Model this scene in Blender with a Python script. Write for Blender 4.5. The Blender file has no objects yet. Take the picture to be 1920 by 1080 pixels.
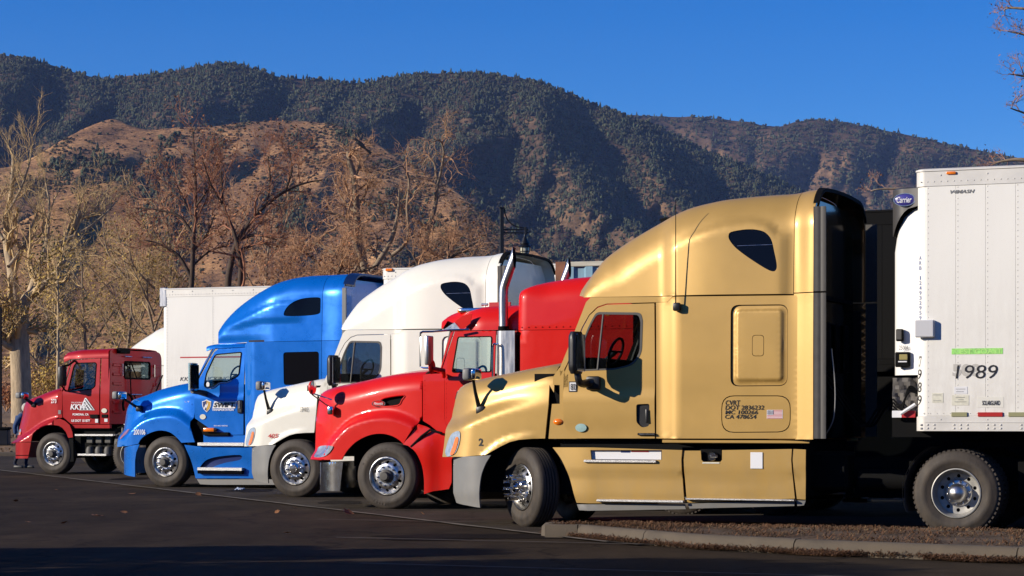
import bpy, bmesh, math, random
import numpy as np
from math import sin, cos, pi, radians, sqrt, atan2
from mathutils import Vector, Matrix, Euler, noise
from mathutils.geometry import delaunay_2d_cdt

random.seed(7); np.random.seed(7)
SC = bpy.context.scene
COL = SC.collection

# ------------------------------------------------------------------ camera
F, HOR, CH = 4200.0, 782.0, 1.36        # focal length and horizon in photo pixels, eye height in metres
cam_d = bpy.data.cameras.new('camera'); cam = bpy.data.objects.new('camera', cam_d); COL.objects.link(cam)
cam.location = (0, 0, CH); cam.rotation_euler = (radians(90), 0, 0)
cam_d.sensor_width = 36; cam_d.lens = F/1920*36
cam_d.shift_y = (HOR-540)/1920.0
cam_d.clip_start = .5; cam_d.clip_end = 30000
SC.camera = cam

# ------------------------------------------------------------------ light
SUN_EL = radians(20)
SH = Vector((.96, .28)).normalized()      # the way the light travels over the ground
w = bpy.data.worlds.new('World'); SC.world = w; w.use_nodes = True
nt = w.node_tree; nt.nodes.clear()
out = nt.nodes.new('ShaderNodeOutputWorld'); bg = nt.nodes.new('ShaderNodeBackground')
sky = nt.nodes.new('ShaderNodeTexSky'); sky.sky_type = 'NISHITA'; sky.sun_disc = False
sky.sun_elevation = SUN_EL; sky.sun_rotation = atan2(-SH.x, -SH.y)
sky.altitude = 3000; sky.air_density = 1.0; sky.dust_density = 0.0; sky.ozone_density = 3.0
hsv = nt.nodes.new('ShaderNodeHueSaturation'); hsv.inputs['Saturation'].default_value = 1.45; hsv.inputs['Hue'].default_value = .516
nt.links.new(sky.outputs[0], hsv.inputs['Color'])
nt.links.new(hsv.outputs[0], bg.inputs[0]); nt.links.new(bg.outputs[0], out.inputs[0])
bg.inputs[1].default_value = 0.105
sl = bpy.data.lights.new('sun', 'SUN'); so = bpy.data.objects.new('sun', sl); COL.objects.link(so)
sl.energy = 4.7; sl.angle = radians(.5); sl.color = (1, .90, .76)
so.rotation_euler = Vector((SH.x*cos(SUN_EL), SH.y*cos(SUN_EL), -sin(SUN_EL))).to_track_quat('-Z', 'Y').to_euler()
SC.view_settings.view_transform = 'Standard'; SC.view_settings.look = 'None'
SC.view_settings.exposure = 0.42; SC.view_settings.gamma = 1
SC.cycles.max_bounces = 7; SC.cycles.transparent_max_bounces = 12; SC.cycles.volume_bounces = 0
SC.cycles.caustics_reflective = False; SC.cycles.caustics_refractive = False
SC.cycles.use_denoising = True

# ------------------------------------------------------------------ materials
MATS = {}
def mat(name, col, rough=.6, metal=0., coat=0., var=0., vscale=3., bump=0., bscale=40., spec=None, dirt=None, aniso=None, stretch=None):
    """principled material; var = tonal noise, bump = fine relief, dirt = (colour, height, strength) dust rising from the ground"""
    if name in MATS: return MATS[name]
    m = bpy.data.materials.new(name); m.use_nodes = True; t = m.node_tree; b = t.nodes['Principled BSDF']
    b.inputs['Base Color'].default_value = (*col, 1); b.inputs['Roughness'].default_value = rough
    b.inputs['Metallic'].default_value = metal; b.inputs['Coat Weight'].default_value = coat
    b.inputs['Coat Roughness'].default_value = .04
    if spec is not None: b.inputs['Specular IOR Level'].default_value = spec
    tc = t.nodes.new('ShaderNodeTexCoord'); src = tc.outputs['Object']
    if stretch:
        mp = t.nodes.new('ShaderNodeMapping'); mp.inputs['Scale'].default_value = stretch
        t.links.new(src, mp.inputs[0]); src = mp.outputs[0]
    last = None
    if var:
        n = t.nodes.new('ShaderNodeTexNoise'); n.inputs['Scale'].default_value = vscale; n.inputs['Detail'].default_value = 7; n.inputs['Roughness'].default_value = .62
        t.links.new(src, n.inputs['Vector'])
        mr = t.nodes.new('ShaderNodeMapRange'); mr.inputs[1].default_value = .28; mr.inputs[2].default_value = .72
        mr.inputs[3].default_value = 1-var; mr.inputs[4].default_value = 1+var
        t.links.new(n.outputs[0], mr.inputs[0])
        mx = t.nodes.new('ShaderNodeVectorMath'); mx.operation = 'SCALE'; mx.inputs[0].default_value = col
        t.links.new(mr.outputs[0], mx.inputs['Scale']); last = mx.outputs[0]
        mr2 = t.nodes.new('ShaderNodeMapRange'); mr2.inputs[1].default_value = .3; mr2.inputs[2].default_value = .7
        mr2.inputs[3].default_value = max(0, rough-.06); mr2.inputs[4].default_value = min(1, rough+.06)
        t.links.new(n.outputs[0], mr2.inputs[0]); t.links.new(mr2.outputs[0], b.inputs['Roughness'])
    if dirt:
        dc, hgt, st = dirt
        sx = t.nodes.new('ShaderNodeSeparateXYZ'); t.links.new(tc.outputs['Object'], sx.inputs[0])
        n = t.nodes.new('ShaderNodeTexNoise'); n.inputs['Scale'].default_value = 5; n.inputs['Detail'].default_value = 8; n.inputs['Roughness'].default_value = .7
        mp = t.nodes.new('ShaderNodeMapping'); mp.inputs['Scale'].default_value = (1.6, 1.6, .5)
        t.links.new(tc.outputs['Object'], mp.inputs[0]); t.links.new(mp.outputs[0], n.inputs['Vector'])
        mr = t.nodes.new('ShaderNodeMapRange'); mr.inputs[1].default_value = hgt; mr.inputs[2].default_value = .2
        t.links.new(sx.outputs[2], mr.inputs[0])
        mr3 = t.nodes.new('ShaderNodeMapRange'); mr3.inputs[1].default_value = .35; mr3.inputs[2].default_value = .68
        t.links.new(n.outputs[0], mr3.inputs[0])
        mu = t.nodes.new('ShaderNodeMath'); mu.operation = 'MULTIPLY'; t.links.new(mr.outputs[0], mu.inputs[0]); t.links.new(mr3.outputs[0], mu.inputs[1])
        mu2 = t.nodes.new('ShaderNodeMath'); mu2.operation = 'MULTIPLY'; mu2.inputs[1].default_value = st; t.links.new(mu.outputs[0], mu2.inputs[0])
        mix = t.nodes.new('ShaderNodeMix'); mix.data_type = 'RGBA'; mix.inputs[7].default_value = (*dc, 1)
        if last: t.links.new(last, mix.inputs[6])
        else: mix.inputs[6].default_value = (*col, 1)
        t.links.new(mu2.outputs[0], mix.inputs[0]); last = mix.outputs[2]
    if last: t.links.new(last, b.inputs['Base Color'])
    if bump:
        n = t.nodes.new('ShaderNodeTexNoise'); n.inputs['Scale'].default_value = bscale; n.inputs['Detail'].default_value = 5
        t.links.new(src, n.inputs['Vector'])
        bp = t.nodes.new('ShaderNodeBump'); bp.inputs['Strength'].default_value = bump; bp.inputs['Distance'].default_value = .02
        t.links.new(n.outputs[0], bp.inputs['Height']); t.links.new(bp.outputs[0], b.inputs['Normal'])
    MATS[name] = m; return m

def glass(name, tint, refl=.9):
    if name in MATS: return MATS[name]
    m = bpy.data.materials.new(name); m.use_nodes = True; t = m.node_tree; t.nodes.clear()
    o = t.nodes.new('ShaderNodeOutputMaterial'); tr = t.nodes.new('ShaderNodeBsdfTransparent'); tr.inputs[0].default_value = (*tint, 1)
    gl = t.nodes.new('ShaderNodeBsdfGlossy'); gl.inputs['Roughness'].default_value = .015; gl.inputs[0].default_value = (refl, refl, refl, 1)
    fr = t.nodes.new('ShaderNodeFresnel'); ge = t.nodes.new('ShaderNodeNewGeometry'); mr = t.nodes.new('ShaderNodeMapRange'); mr.inputs[3].default_value = 1.5; mr.inputs[4].default_value = 1/1.5; t.links.new(ge.outputs['Backfacing'], mr.inputs[0]); t.links.new(mr.outputs[0], fr.inputs[0])
    mx = t.nodes.new('ShaderNodeMixShader')
    t.links.new(fr.outputs[0], mx.inputs[0]); t.links.new(tr.outputs[0], mx.inputs[1]); t.links.new(gl.outputs[0], mx.inputs[2]); t.links.new(mx.outputs[0], o.inputs[0])
    MATS[name] = m; return m

DUST = (.30, .25, .19)
M_GOLD = mat('gold_paint', (.50, .310, .086), .46, .32, .22, var=.03, vscale=1.3, dirt=((.40,.29,.14), 1.3, .5))
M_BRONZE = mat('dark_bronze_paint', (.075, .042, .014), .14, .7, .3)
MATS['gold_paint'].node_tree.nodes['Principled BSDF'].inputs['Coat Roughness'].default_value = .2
M_WHITE = mat('ivory_paint', (.78, .755, .65), .42, 0, .3, var=.02, dirt=(DUST, 1.3, .4))
M_BLUE = mat('blue_paint', (.001, .150, .60), .30, .3, .55, spec=.3, var=.04, dirt=((.06,.15,.32), 1.0, .3))
M_RED = mat('red_paint', (.64, .008, .003), .40, .0, .35, spec=.2, var=.03, dirt=((.34,.05,.03), 1.0, .3))
M_DRED = mat('dark_red_paint', (.36, .005, .007), .40, .1, .3, spec=.2, var=.05, dirt=((.20,.05,.03), 1.0, .3))
M_BLACK = mat('black_plastic', (.012, .012, .013), .42, 0, 0, var=.2, bump=.1, bscale=200)
M_CHASS = mat('chassis_black', (.006, .006, .006), .8, 0, 0, var=.3, spec=.1)
M_LINER = mat('cab_liner', (.014, .014, .013), .9, spec=.1)
M_SEAT = mat('seat_cloth', (.02, .02, .022), .9)
M_GREY = mat('grey_bumper', (.20, .20, .19), .5, 0, 0, var=.08, bump=.05, bscale=150, dirt=(DUST, .9, .3))
M_DGREY = mat('dark_grey_trim', (.075, .070, .062), .6, var=.15, vscale=9)
M_DULL = mat('dull_steel_rim', (.36, .35, .32), .5, .25, var=.25, vscale=9)
M_CHROME = mat('chrome', (.78, .78, .78), .10, 1, var=.05, vscale=8)
M_ALU = mat('aluminium', (.66, .66, .65), .30, 1, var=.12, vscale=14, dirt=(DUST, 1.1, .35))
M_STEEL = mat('brushed_steel', (.52, .51, .50), .34, 1, var=.12, vscale=20, stretch=(1, 1, .15))
M_TREAD = mat('step_tread', (.55, .54, .52), .5, .8, var=.2, vscale=60, bump=.5, bscale=160)
M_RUBBER = mat('tyre_rubber', (.030, .024, .019), .72, var=.25, vscale=6, bump=.12, bscale=60, dirt=((.10,.075,.05), 1.2, .55))
M_RUBTX = mat('raised_rubber', (.075, .060, .047), .75)
M_TWHITE = mat('trailer_white', (.83, .81, .74), .45, 0, .1, var=.05, vscale=1.2, stretch=(1, 1, .25), dirt=(DUST, 1.9, .25))
M_TRAIL = mat('trailer_rail', (.64, .62, .57), .5, .1, var=.10, vscale=3, dirt=(DUST, 1.6, .2))
M_RED_T = mat('red_reflector', (.42, .02, .015), .4)
M_OLIVE = mat('silver_reflector', (.30, .29, .15), .4)
M_INK = mat('black_ink', (.010, .010, .012), .5)
M_INKB = mat('blue_ink', (.13, .17, .34), .5)
M_INKW = mat('white_vinyl', (.80, .80, .80), .5)
M_INKR = mat('red_vinyl', (.45, .015, .02), .5)
M_INKG = mat('ghost_ink', (.50, .48, .43), .6)
M_AMBER = mat('amber_lens', (.85, .20, .01), .18, 0, .5, var=.2, vscale=40)
M_LENS = mat('headlight_lens', (.42, .44, .47), .10, .3, .8, var=.35, vscale=14)
M_GLASS = glass('window_glass', (.64, .67, .67))
M_GLASSG = glass('green_window_glass', (.88, .955, .92))
M_DARKG = mat('dark_glass', (.004, .004, .006), .08, 0, 0, spec=.18)
M_GROOVE = mat('panel_gap', (.010, .007, .004), .8)
M_PAPER = mat('sticker_paper', (.66, .64, .52), .6, var=.12, vscale=30)
M_PAPERW = mat('sticker_white', (.74, .74, .74), .5)
M_LIME = mat('lime_sticker', (.30, .68, .16), .6, var=.35, vscale=28)
M_LIME2 = mat('lime_sticker_print', (.45, .80, .22), .6)
M_NAVY = mat('navy_vinyl', (.01, .03, .16), .4)
M_VIOLET = mat('violet_badge', (.055, .05, .27), .35, 0, .4)

# ------------------------------------------------------------------ mesh helpers
class MB:
    """collects shapes and links them as ONE mesh object"""
    def __init__(s): s.v = []; s.f = []; s.mi = []; s.cur = 0
    def add(s, vs, fs):
        o = len(s.v); s.v += [tuple(p) for p in vs]
        for f in fs: s.f.append([i+o for i in f]); s.mi.append(s.cur)
    def box(s, x0, x1, y0, y1, z0, z1, bv=0., seg=1):
        x0, x1 = min(x0, x1), max(x0, x1); y0, y1 = min(y0, y1), max(y0, y1); z0, z1 = min(z0, z1), max(z0, z1)
        bm = bmesh.new(); bmesh.ops.create_cube(bm, size=1)
        for q in bm.verts: q.co = Vector(((x0+x1)/2+q.co.x*(x1-x0), (y0+y1)/2+q.co.y*(y1-y0), (z0+z1)/2+q.co.z*(z1-z0)))
        if bv: bmesh.ops.bevel(bm, geom=list(bm.edges), offset=bv, segments=seg, affect='EDGES', profile=.5)
        s.add([q.co for q in bm.verts], [[q.index for q in f.verts] for f in bm.faces]); bm.free(); return s
    def tube(s, pts, r, n=8, caps=True):
        pts = [Vector(p) for p in pts]; rr = r if isinstance(r, (list, tuple)) else [r]*len(pts)
        vs = []; fs = []; ref = None
        for i, p in enumerate(pts):
            d = (pts[min(i+1, len(pts)-1)]-pts[max(i-1, 0)]); d = d.normalized() if d.length > 1e-9 else Vector((0,0,1))
            if ref is None: ref = d.orthogonal().normalized()
            u = (ref-d*ref.dot(d)); u = u.normalized() if u.length > 1e-6 else d.orthogonal().normalized(); ref = u; w_ = d.cross(u)
            for k in range(n):
                a = 2*pi*k/n; vs.append(p+(u*cos(a)+w_*sin(a))*rr[i])
        for i in range(len(pts)-1):
            for k in range(n): fs.append([i*n+k, i*n+(k+1) % n, (i+1)*n+(k+1) % n, (i+1)*n+k])
        if caps: fs.append(list(range(n))[::-1]); fs.append([(len(pts)-1)*n+k for k in range(n)])
        s.add(vs, fs); return s
    def lathe(s, prof, n=48, c=(0, 0, 0), axis='y'):
        """prof = (radius, height along the axis)"""
        vs = []; fs = []
        for (r, h) in prof:
            for k in range(n):
                a = 2*pi*k/n
                if axis == 'y': vs.append((c[0]+r*cos(a), c[1]+h, c[2]+r*sin(a)))
                elif axis == 'z': vs.append((c[0]+r*cos(a), c[1]+r*sin(a), c[2]+h))
                else: vs.append((c[0]+h, c[1]+r*cos(a), c[2]+r*sin(a)))
        for i in range(len(prof)-1):
            for k in range(n): fs.append([i*n+k, i*n+(k+1) % n, (i+1)*n+(k+1) % n, (i+1)*n+k])
        s.add(vs, fs); return s
    def prism(s, poly, y0, y1):
        """poly in (x, z), pushed from y0 to y1"""
        n = len(poly); vs = [(x, y0, z) for x, z in poly]+[(x, y1, z) for x, z in poly]
        s.add(vs, [list(range(n)), [n+i for i in range(n)][::-1]]+[[i, n+i, n+(i+1) % n, (i+1) % n] for i in range(n)]); return s
    def grid(s, P):
        r, c = len(P), len(P[0]); s.add([p for row in P for p in row], [[i*c+j, i*c+j+1, (i+1)*c+j+1, (i+1)*c+j] for i in range(r-1) for j in range(c-1)]); return s
    def build(s, name, m, parent=None, smooth=True, ang=35, recalc=True):
        me = bpy.data.meshes.new(name); me.from_pydata(s.v, [], s.f); ms = m if isinstance(m, (list, tuple)) else [m]
        for q in ms: me.materials.append(q)
        if len(ms) > 1: me.polygons.foreach_set('material_index', s.mi)
        if recalc:
            bm = bmesh.new(); bm.from_mesh(me); bmesh.ops.recalc_face_normals(bm, faces=bm.faces); bm.to_mesh(me); bm.free()
        if smooth:
            me.polygons.foreach_set('use_smooth', [True]*len(me.polygons)); me.set_sharp_from_angle(angle=radians(ang))
        o = bpy.data.objects.new(name, me); COL.objects.link(o)
        if parent: o.parent = parent
        return o

def tag(o, label=None, cat=None, group=None, kind=None):
    if label: o['label'] = label
    if cat: o['category'] = cat
    if group: o['group'] = group
    if kind: o['kind'] = kind
    return o
def empty(name, loc=(0, 0, 0), rz=0., parent=None):
    o = bpy.data.objects.new(name, None); COL.objects.link(o); o.location = loc; o.rotation_euler = (0, 0, rz); o.empty_display_size = .2
    if parent: o.parent = parent
    return o
def kids(o): return [c for c in KIDS.get(o.name, [])]
def copy_tree(o, parent=None, mats=None, skip=()):
    ch = [c for c in bpy.data.objects if c.parent == o]
    c = o.copy(); COL.objects.link(c); c.parent = parent
    if mats and c.data and hasattr(c.data, 'materials'):
        for i, sl_ in enumerate(c.material_slots):
            if sl_.material and sl_.material.name in mats:
                sl_.link = 'OBJECT'; sl_.material = mats[sl_.material.name] if False else mats[o.data.materials[i].name]
    for k in ch:
        if k.name.split('.')[0] in skip: continue
        copy_tree(k, c, mats, skip)
    return c

def catmull(pts, n=6, closed=False):
    P = [np.array(p, float) for p in pts]; out_ = []; N = len(P)
    rng = range(N) if closed else range(N-1)
    for i in rng:
        if closed: a, b, c, d = P[(i-1) % N], P[i], P[(i+1) % N], P[(i+2) % N]
        else: a, b, c, d = P[max(i-1, 0)], P[i], P[i+1], P[min(i+2, N-1)]
        for k in range(n):
            t = k/n
            out_.append(tuple(.5*((2*b)+(-a+c)*t+(2*a-5*b+4*c-d)*t*t+(-a+3*b-3*c+d)*t**3)))
    if not closed: out_.append(tuple(P[-1]))
    return out_
def rnd(pts, r, n=5):
    """closed polygon with rounded corners; r one radius or one per corner"""
    N = len(pts); res = []
    for i in range(N):
        p = np.array(pts[i], float); a = np.array(pts[i-1], float)-p; b = np.array(pts[(i+1) % N], float)-p
        la, lb = np.linalg.norm(a), np.linalg.norm(b); ri = r[i] if isinstance(r, (list, tuple)) else r
        if ri <= 0 or la < 1e-9 or lb < 1e-9: res.append(tuple(p)); continue
        d = min(ri, la*.49, lb*.49); A = p+a/la*d; B = p+b/lb*d
        for k in range(n+1):
            t = k/n; q = (1-t)**2*A+2*t*(1-t)*p+t*t*B; res.append(tuple(q))
    return res
def inpoly(P, poly):
    P = np.asarray(P, float); x, y = P[:, 0], P[:, 1]; c = np.zeros(len(P), bool); q = np.asarray(poly, float); n = len(q); j = n-1
    for i in range(n):
        xi, yi, xj, yj = q[i, 0], q[i, 1], q[j, 0], q[j, 1]
        if yi != yj:
            t = ((yi > y) != (yj > y)) & (x < (xj-xi)*(y-yi)/(yj-yi)+xi); c ^= t
        j = i
    return c
def dens(poly, res):
    o = []; N = len(poly)
    for i in range(N):
        a = np.array(poly[i], float); b = np.array(poly[(i+1) % N], float); L = np.linalg.norm(b-a)
        if L < 1e-6: continue
        k = max(1, int(math.ceil(L/res)))
        for j in range(k): o.append(tuple(a+(b-a)*j/k))
    return o
def fill(outline, holes=(), res=.07, extra=()):
    """triangulate an outline with holes and an even spread of inner points"""
    loops = [dens(outline, res)]+[dens(h, res) for h in holes]; pts = []; edges = []
    for l in loops:
        o = len(pts); pts += l; edges += [(o+i, o+(i+1) % len(l)) for i in range(len(l))]
    nb = len(pts); B = np.array(pts)
    mn, mx = B.min(0), B.max(0); g = []; row = 0; yy = mn[1]+res*.5
    while yy < mx[1]:
        xx = mn[0]+res*.45
        while xx < mx[0]: g.append((xx+1e-3*res*sin(xx*91+yy*57), yy+1e-3*res*cos(xx*37+yy*73))); xx += res
        yy += res; row += 1
    g += list(extra)
    if g:
        g = np.array(g); k = inpoly(g, loops[0])
        for h in loops[1:]: k &= ~inpoly(g, h)
        g = g[k]
        if len(g):
            ok = np.ones(len(g), bool)
            for i in range(0, len(g), 2000):
                d = np.sqrt(((g[i:i+2000, None, :]-B[None])**2).sum(2)).min(1); ok[i:i+2000] = d > res*.3
            g = g[ok]; pts = pts+[tuple(p) for p in g]
    r = delaunay_2d_cdt([Vector(p) for p in pts], edges, [], 0, 1e-7)
    V = np.array([(v.x, v.y) for v in r[0]]); T_ = np.array([(f[0], f[i], f[i+1]) for f in r[2] for i in range(1, len(f)-1)])
    c = V[T_].mean(1); k = inpoly(c, loops[0])
    for h in loops[1:]: k &= ~inpoly(c, h)
    return V, T_[k]

def panel(name, outline, m, parent, M, holes=(), thick=.025, res=.07, mirror=None, W=2.5, extra=(), back=M_LINER, relief=None, ang=40):
    """a sheet cut to an outline in (x, s), laid on the surface M(x, s) and given thickness; mirror: None | 'same' | 'copy'"""
    V, T_ = fill(outline, holes, res, extra)
    P = np.array([M(x, s) for x, s in V]); 
    n = np.zeros_like(P); fn = np.cross(P[T_[:, 1]]-P[T_[:, 0]], P[T_[:, 2]]-P[T_[:, 0]])
    for k in range(3): np.add.at(n, T_[:, k], fn)
    n /= (np.linalg.norm(n, axis=1)[:, None]+1e-12)
    if n[:, 1].mean() > 0 or (abs(n[:, 1].mean()) < .2 and n[:, 2].mean() < 0): T_ = T_[:, ::-1]; n = -n
    if relief is not None: P = P+n*np.array([relief(x, s) for x, s in V])[:, None]
    Q = P-n*thick
    ec = {}
    for t in T_:
        for a, b in ((t[0], t[1]), (t[1], t[2]), (t[2], t[0])):
            ec[(a, b)] = ec.get((a, b), 0)+1
    bnd = [(a, b) for (a, b) in ec if (b, a) not in ec]
    if mirror == 'same':
        bnd = [(a, b) for a, b in bnd if not (abs(P[a][1]-W/2) < .004 and abs(P[b][1]-W/2) < .004)]
    N = len(P)
    def mesh(sgn, both):
        vs = []; fs = []; mi = []
        for sg in ((1, -1) if both else (sgn,)):
            o = len(vs)
            A = P.copy(); Bq = Q.copy()
            if sg < 0: A[:, 1] = W-A[:, 1]; Bq[:, 1] = W-Bq[:, 1]
            vs += A.tolist()+Bq.tolist()
            for t in T_:
                t1 = t if sg > 0 else t[::-1]
                fs.append([int(i)+o for i in t1]); mi.append(0); fs.append([int(i)+o+N for i in t1[::-1]]); mi.append(1)
            for a, b in bnd:
                q = [b+o, a+o, a+o+N, b+o+N]
                fs.append([int(i) for i in (q if sg > 0 else q[::-1])]); mi.append(0)
        me = bpy.data.meshes.new(name); me.from_pydata(vs, [], fs); me.materials.append(m); me.materials.append(back or m)
        me.polygons.foreach_set('material_index', mi)
        if both:
            bm = bmesh.new(); bm.from_mesh(me); bmesh.ops.remove_doubles(bm, verts=[v for v in bm.verts if abs(v.co.y-W/2) < .02], dist=.006); bm.to_mesh(me); bm.free()
        me.polygons.foreach_set('use_smooth', [True]*len(me.polygons)); me.set_sharp_from_angle(angle=radians(ang))
        return me
    o = bpy.data.objects.new(name, mesh(1, mirror == 'same')); COL.objects.link(o); o.parent = parent
    if mirror == 'copy':
        o2 = bpy.data.objects.new(name, mesh(-1, False)); COL.objects.link(o2); o2.parent = parent
    return o

def interp(pts):
    xs = np.array([p[0] for p in pts]); ys = np.array([p[1] for p in pts]); k = np.argsort(xs); xs, ys = xs[k], ys[k]
    return lambda x: float(np.interp(x, xs, ys))
def sstep(a, b, x):
    t = min(1, max(0, (x-a)/(b-a))) if a != b else float(x > a); return t*t*(3-2*t)

ANG = radians(22)       # the rows stand at this angle to the picture
class Place:
    """a vehicle's own frame: origin on the ground under the steer axle, x to its rear, y to its far side; L() reads a photo point off its near side"""
    def __init__(s, px, d, ang=ANG):
        s.O = Vector(((px-960)/F*d, d)); s.a = ang; s.b = Vector((cos(ang), -sin(ang))); s.n = Vector((sin(ang), cos(ang)))
    def L(s, px, py, yo=0.):
        k = (px-960)/F; o = s.O+s.n*yo
        x = (k*o.y-o.x)/(s.b.x-k*s.b.y); Y = o.y+x*s.b.y
        return (x, CH+(HOR-py)/F*Y)
    def X(s, px, yo=0.): return s.L(px, 700, yo)[0]
    def P(s, pts, yo=0.): return [s.L(p[0], p[1], yo) for p in pts]
    def root(s, name): return empty(name, (s.O.x, s.O.y, 0), -s.a)

FONT_CACHE = {}
def text_mesh(txt, bold=0., shear=0.):
    k = (txt, bold, shear)
    if k not in FONT_CACHE:
        c = bpy.data.curves.new('lettering', 'FONT'); c.body = txt; c.offset = bold; c.shear = shear; c.extrude = .0; c.resolution_u = 3
        o = bpy.data.objects.new('lettering', c); COL.objects.link(o); me = bpy.data.meshes.new_from_object(o); bpy.data.objects.remove(o)
        FONT_CACHE[k] = me
    return FONT_CACHE[k]
def lettering(txt, x0, z0, x1, z1, m, parent, y=-.005, bold=.0, shear=0., name='lettering', surf=None):
    """flat letters fitted to a box on the near side; z0 is the foot of the letters"""
    src = text_mesh(txt, bold, shear); v = np.array([q.co[:] for q in src.vertices]); mn, mx = v.min(0), v.max(0)
    X = x0+(v[:, 0]-mn[0])/(mx[0]-mn[0])*(x1-x0); Z = z0+(v[:, 1]-mn[1])/max(1e-6, mx[1]-mn[1])*(z1-z0)
    vs = []
    for a, b in zip(X, Z):
        yy = (surf(a, b)[1] if surf else 0)+y; vs.append((a, yy, b))
    me = bpy.data.meshes.new(name); me.from_pydata(vs, [], [list(p.vertices) for p in src.polygons]); me.materials.append(m)
    o = bpy.data.objects.new(name, me); COL.objects.link(o); o.parent = parent; return o
# ------------------------------------------------------------------ wheels (shared meshes; axis along y, outer face towards -y)
WR = .495
def circ(r, n, c=(0, 0)): return [(c[0]+r*cos(2*pi*k/n), c[1]+r*sin(2*pi*k/n)) for k in range(n)]
def tyre_mesh(lugs=False):
    b = MB(); pr = [(.284, .03), (.292, .004), (.31, -.004), (.345, -.010), (.352, -.014), (.40, -.016), (.406, -.012), (.45, -.004), (.475, .012), (.488, .03), (.494, .05)]
    for g in (.085, .125, .165, .205): pr += [(.495, g-.008), (.481, g-.005), (.481, g+.005), (.495, g+.008)]
    pr += [(.494, .24), (.486, .262), (.45, .29), (.38, .30), (.284, .26)]
    b.lathe(pr, 72)
    if lugs:
        for k in range(54):
            a = 2*pi*k/54
            for hh in (.035, .255):
                q = []
                for (dr, dh, da) in ((-.03, -.018, -.032), (-.03, .018, -.032), (.004, .018, -.032), (.004, -.018, -.032), (-.03, -.018, .032), (-.03, .018, .032), (.004, .018, .032), (.004, -.018, .032)):
                    r = .495+dr; q.append((r*cos(a+da), hh+dh, r*sin(a+da)))
                b.add(q, [[0,1,2,3],[7,6,5,4],[0,4,5,1],[1,5,6,2],[2,6,7,3],[3,7,4,0]])
    return b
def rim_mesh(kind):
    b = MB()
    if kind == 'steer':
        b.lathe([(.286, .26), (.286, .02), (.283, -.004), (.274, -.008), (.268, .0), (.262, .03), (.255, .055)], 60)
        dish = lambda r: .055-.060*sstep(.255, .165, r) if r > .0 else 0
        r0, rh, nh, hr = .256, .205, 10, .024
    elif kind == 'drive':
        b.lathe([(.286, .26), (.286, .02), (.283, -.004), (.272, -.008), (.266, .004), (.258, .05), (.245, .10), (.238, .13)], 60)
        dish = lambda r: .13+.02*sstep(.24, .17, r)
        r0, rh, nh, hr = .239, .195, 10, .022
    outl = circ(r0, 60); holes = [circ(hr, 12, (rh*cos(2*pi*k/nh+.3), rh*sin(2*pi*k/nh+.3))) for k in range(nh)]+[circ(.085, 24)]
    V, T_ = fill(outl, holes, .03)
    b.add([(x, dish(sqrt(x*x+z*z)), z) for x, z in V], [list(map(int, t)) for t in T_])
    for h in holes[:-1]:
        n = len(h); vs = [(x, dish(sqrt(x*x+z*z)), z) for x, z in h]+[(x, dish(sqrt(x*x+z*z))+.02, z) for x, z in h]
        b.add(vs, [[i, (i+1) % n, n+(i+1) % n, n+i] for i in range(n)])
    return b
TY = {}
def wheel(parent, loc, kind='steer', turn=0., nut='short', flip=False, lugs=False, rim_m=None, capm=None, hubcap=True, far=False):
    """wheel > tyre, rim, drum, hub, lug_nut x10"""
    w_ = empty('wheel', loc, (pi if flip else 0)+turn, parent)
    def sub(key, fn, name, m):
        if key not in TY:
            o = fn().build(name, m, w_, ang=40); TY[key] = o.data
            return o
        o = bpy.data.objects.new(name, TY[key]); COL.objects.link(o); o.parent = w_
        if m is not o.data.materials[0]:
            o.material_slots[0].link = 'OBJECT'; o.material_slots[0].material = m
        return o
    rim_m = rim_m or (M_ALU if kind == 'steer' else M_DULL)
    sub('tyre'+str(lugs), lambda: tyre_mesh(lugs), 'tyre', M_RUBBER)
    if far: return w_
    sub('rim'+kind, lambda: rim_mesh(kind), 'rim', rim_m)
    dr = MB(); dy = .10 if kind == 'steer' else .17; dr.lathe([(.24, dy), (.0, dy)], 32)
    sub('drum'+kind, lambda: dr, 'drum', M_CHASS)
    y0 = -.005 if kind == 'steer' else .15
    hb = MB()
    if kind == 'steer':
        hb.lathe([(.10, y0+.02), (.10, y0-.035), (.088, y0-.048), (.07, y0-.052), (.066, y0-.085), (.055, y0-.098), (.0, y0-.10)], 32)
    else:
        hb.lathe([(.155, y0+.03), (.155, y0-.012), (.145, y0-.02), (.11, y0-.02), (.108, y0-.09)]+[(.108*cos(t), y0-.09-.095*sin(t)) for t in (0.15, .35, .6, .9, 1.2, 1.57)], 36)
    sub('hub'+kind, lambda: hb, 'hub', capm or (M_CHROME if kind == 'steer' else M_STEEL))
    L = {'short': .035, 'long': .19, 'cap': .055, 'bolt': .022}[nut]; r1 = {'short': .017, 'long': .017, 'cap': .018, 'bolt': .016}[nut]
    bc = .143 if kind == 'steer' else .132
    nb = MB()
    if nut == 'long': nb.lathe([(.022, .0), (.022, -L*.55), (.019, -L+.014), (.025, -L+.012), (.025, -L), (.0, -L)], 8)
    else: nb.lathe([(r1*1.15, 0), (r1, -.01), (r1*.92, -L), (r1*.6, -L-.004), (0, -L-.004)], 6)
    key = 'nut'+nut
    for k in range(10):
        a = 2*pi*k/10+.1; o = sub(key, lambda: nb, 'lug_nut', M_CHROME)
        o.location = (bc*cos(a), y0 + (.003 if kind == 'steer' else -.015), bc*sin(a))
    return w_
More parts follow.
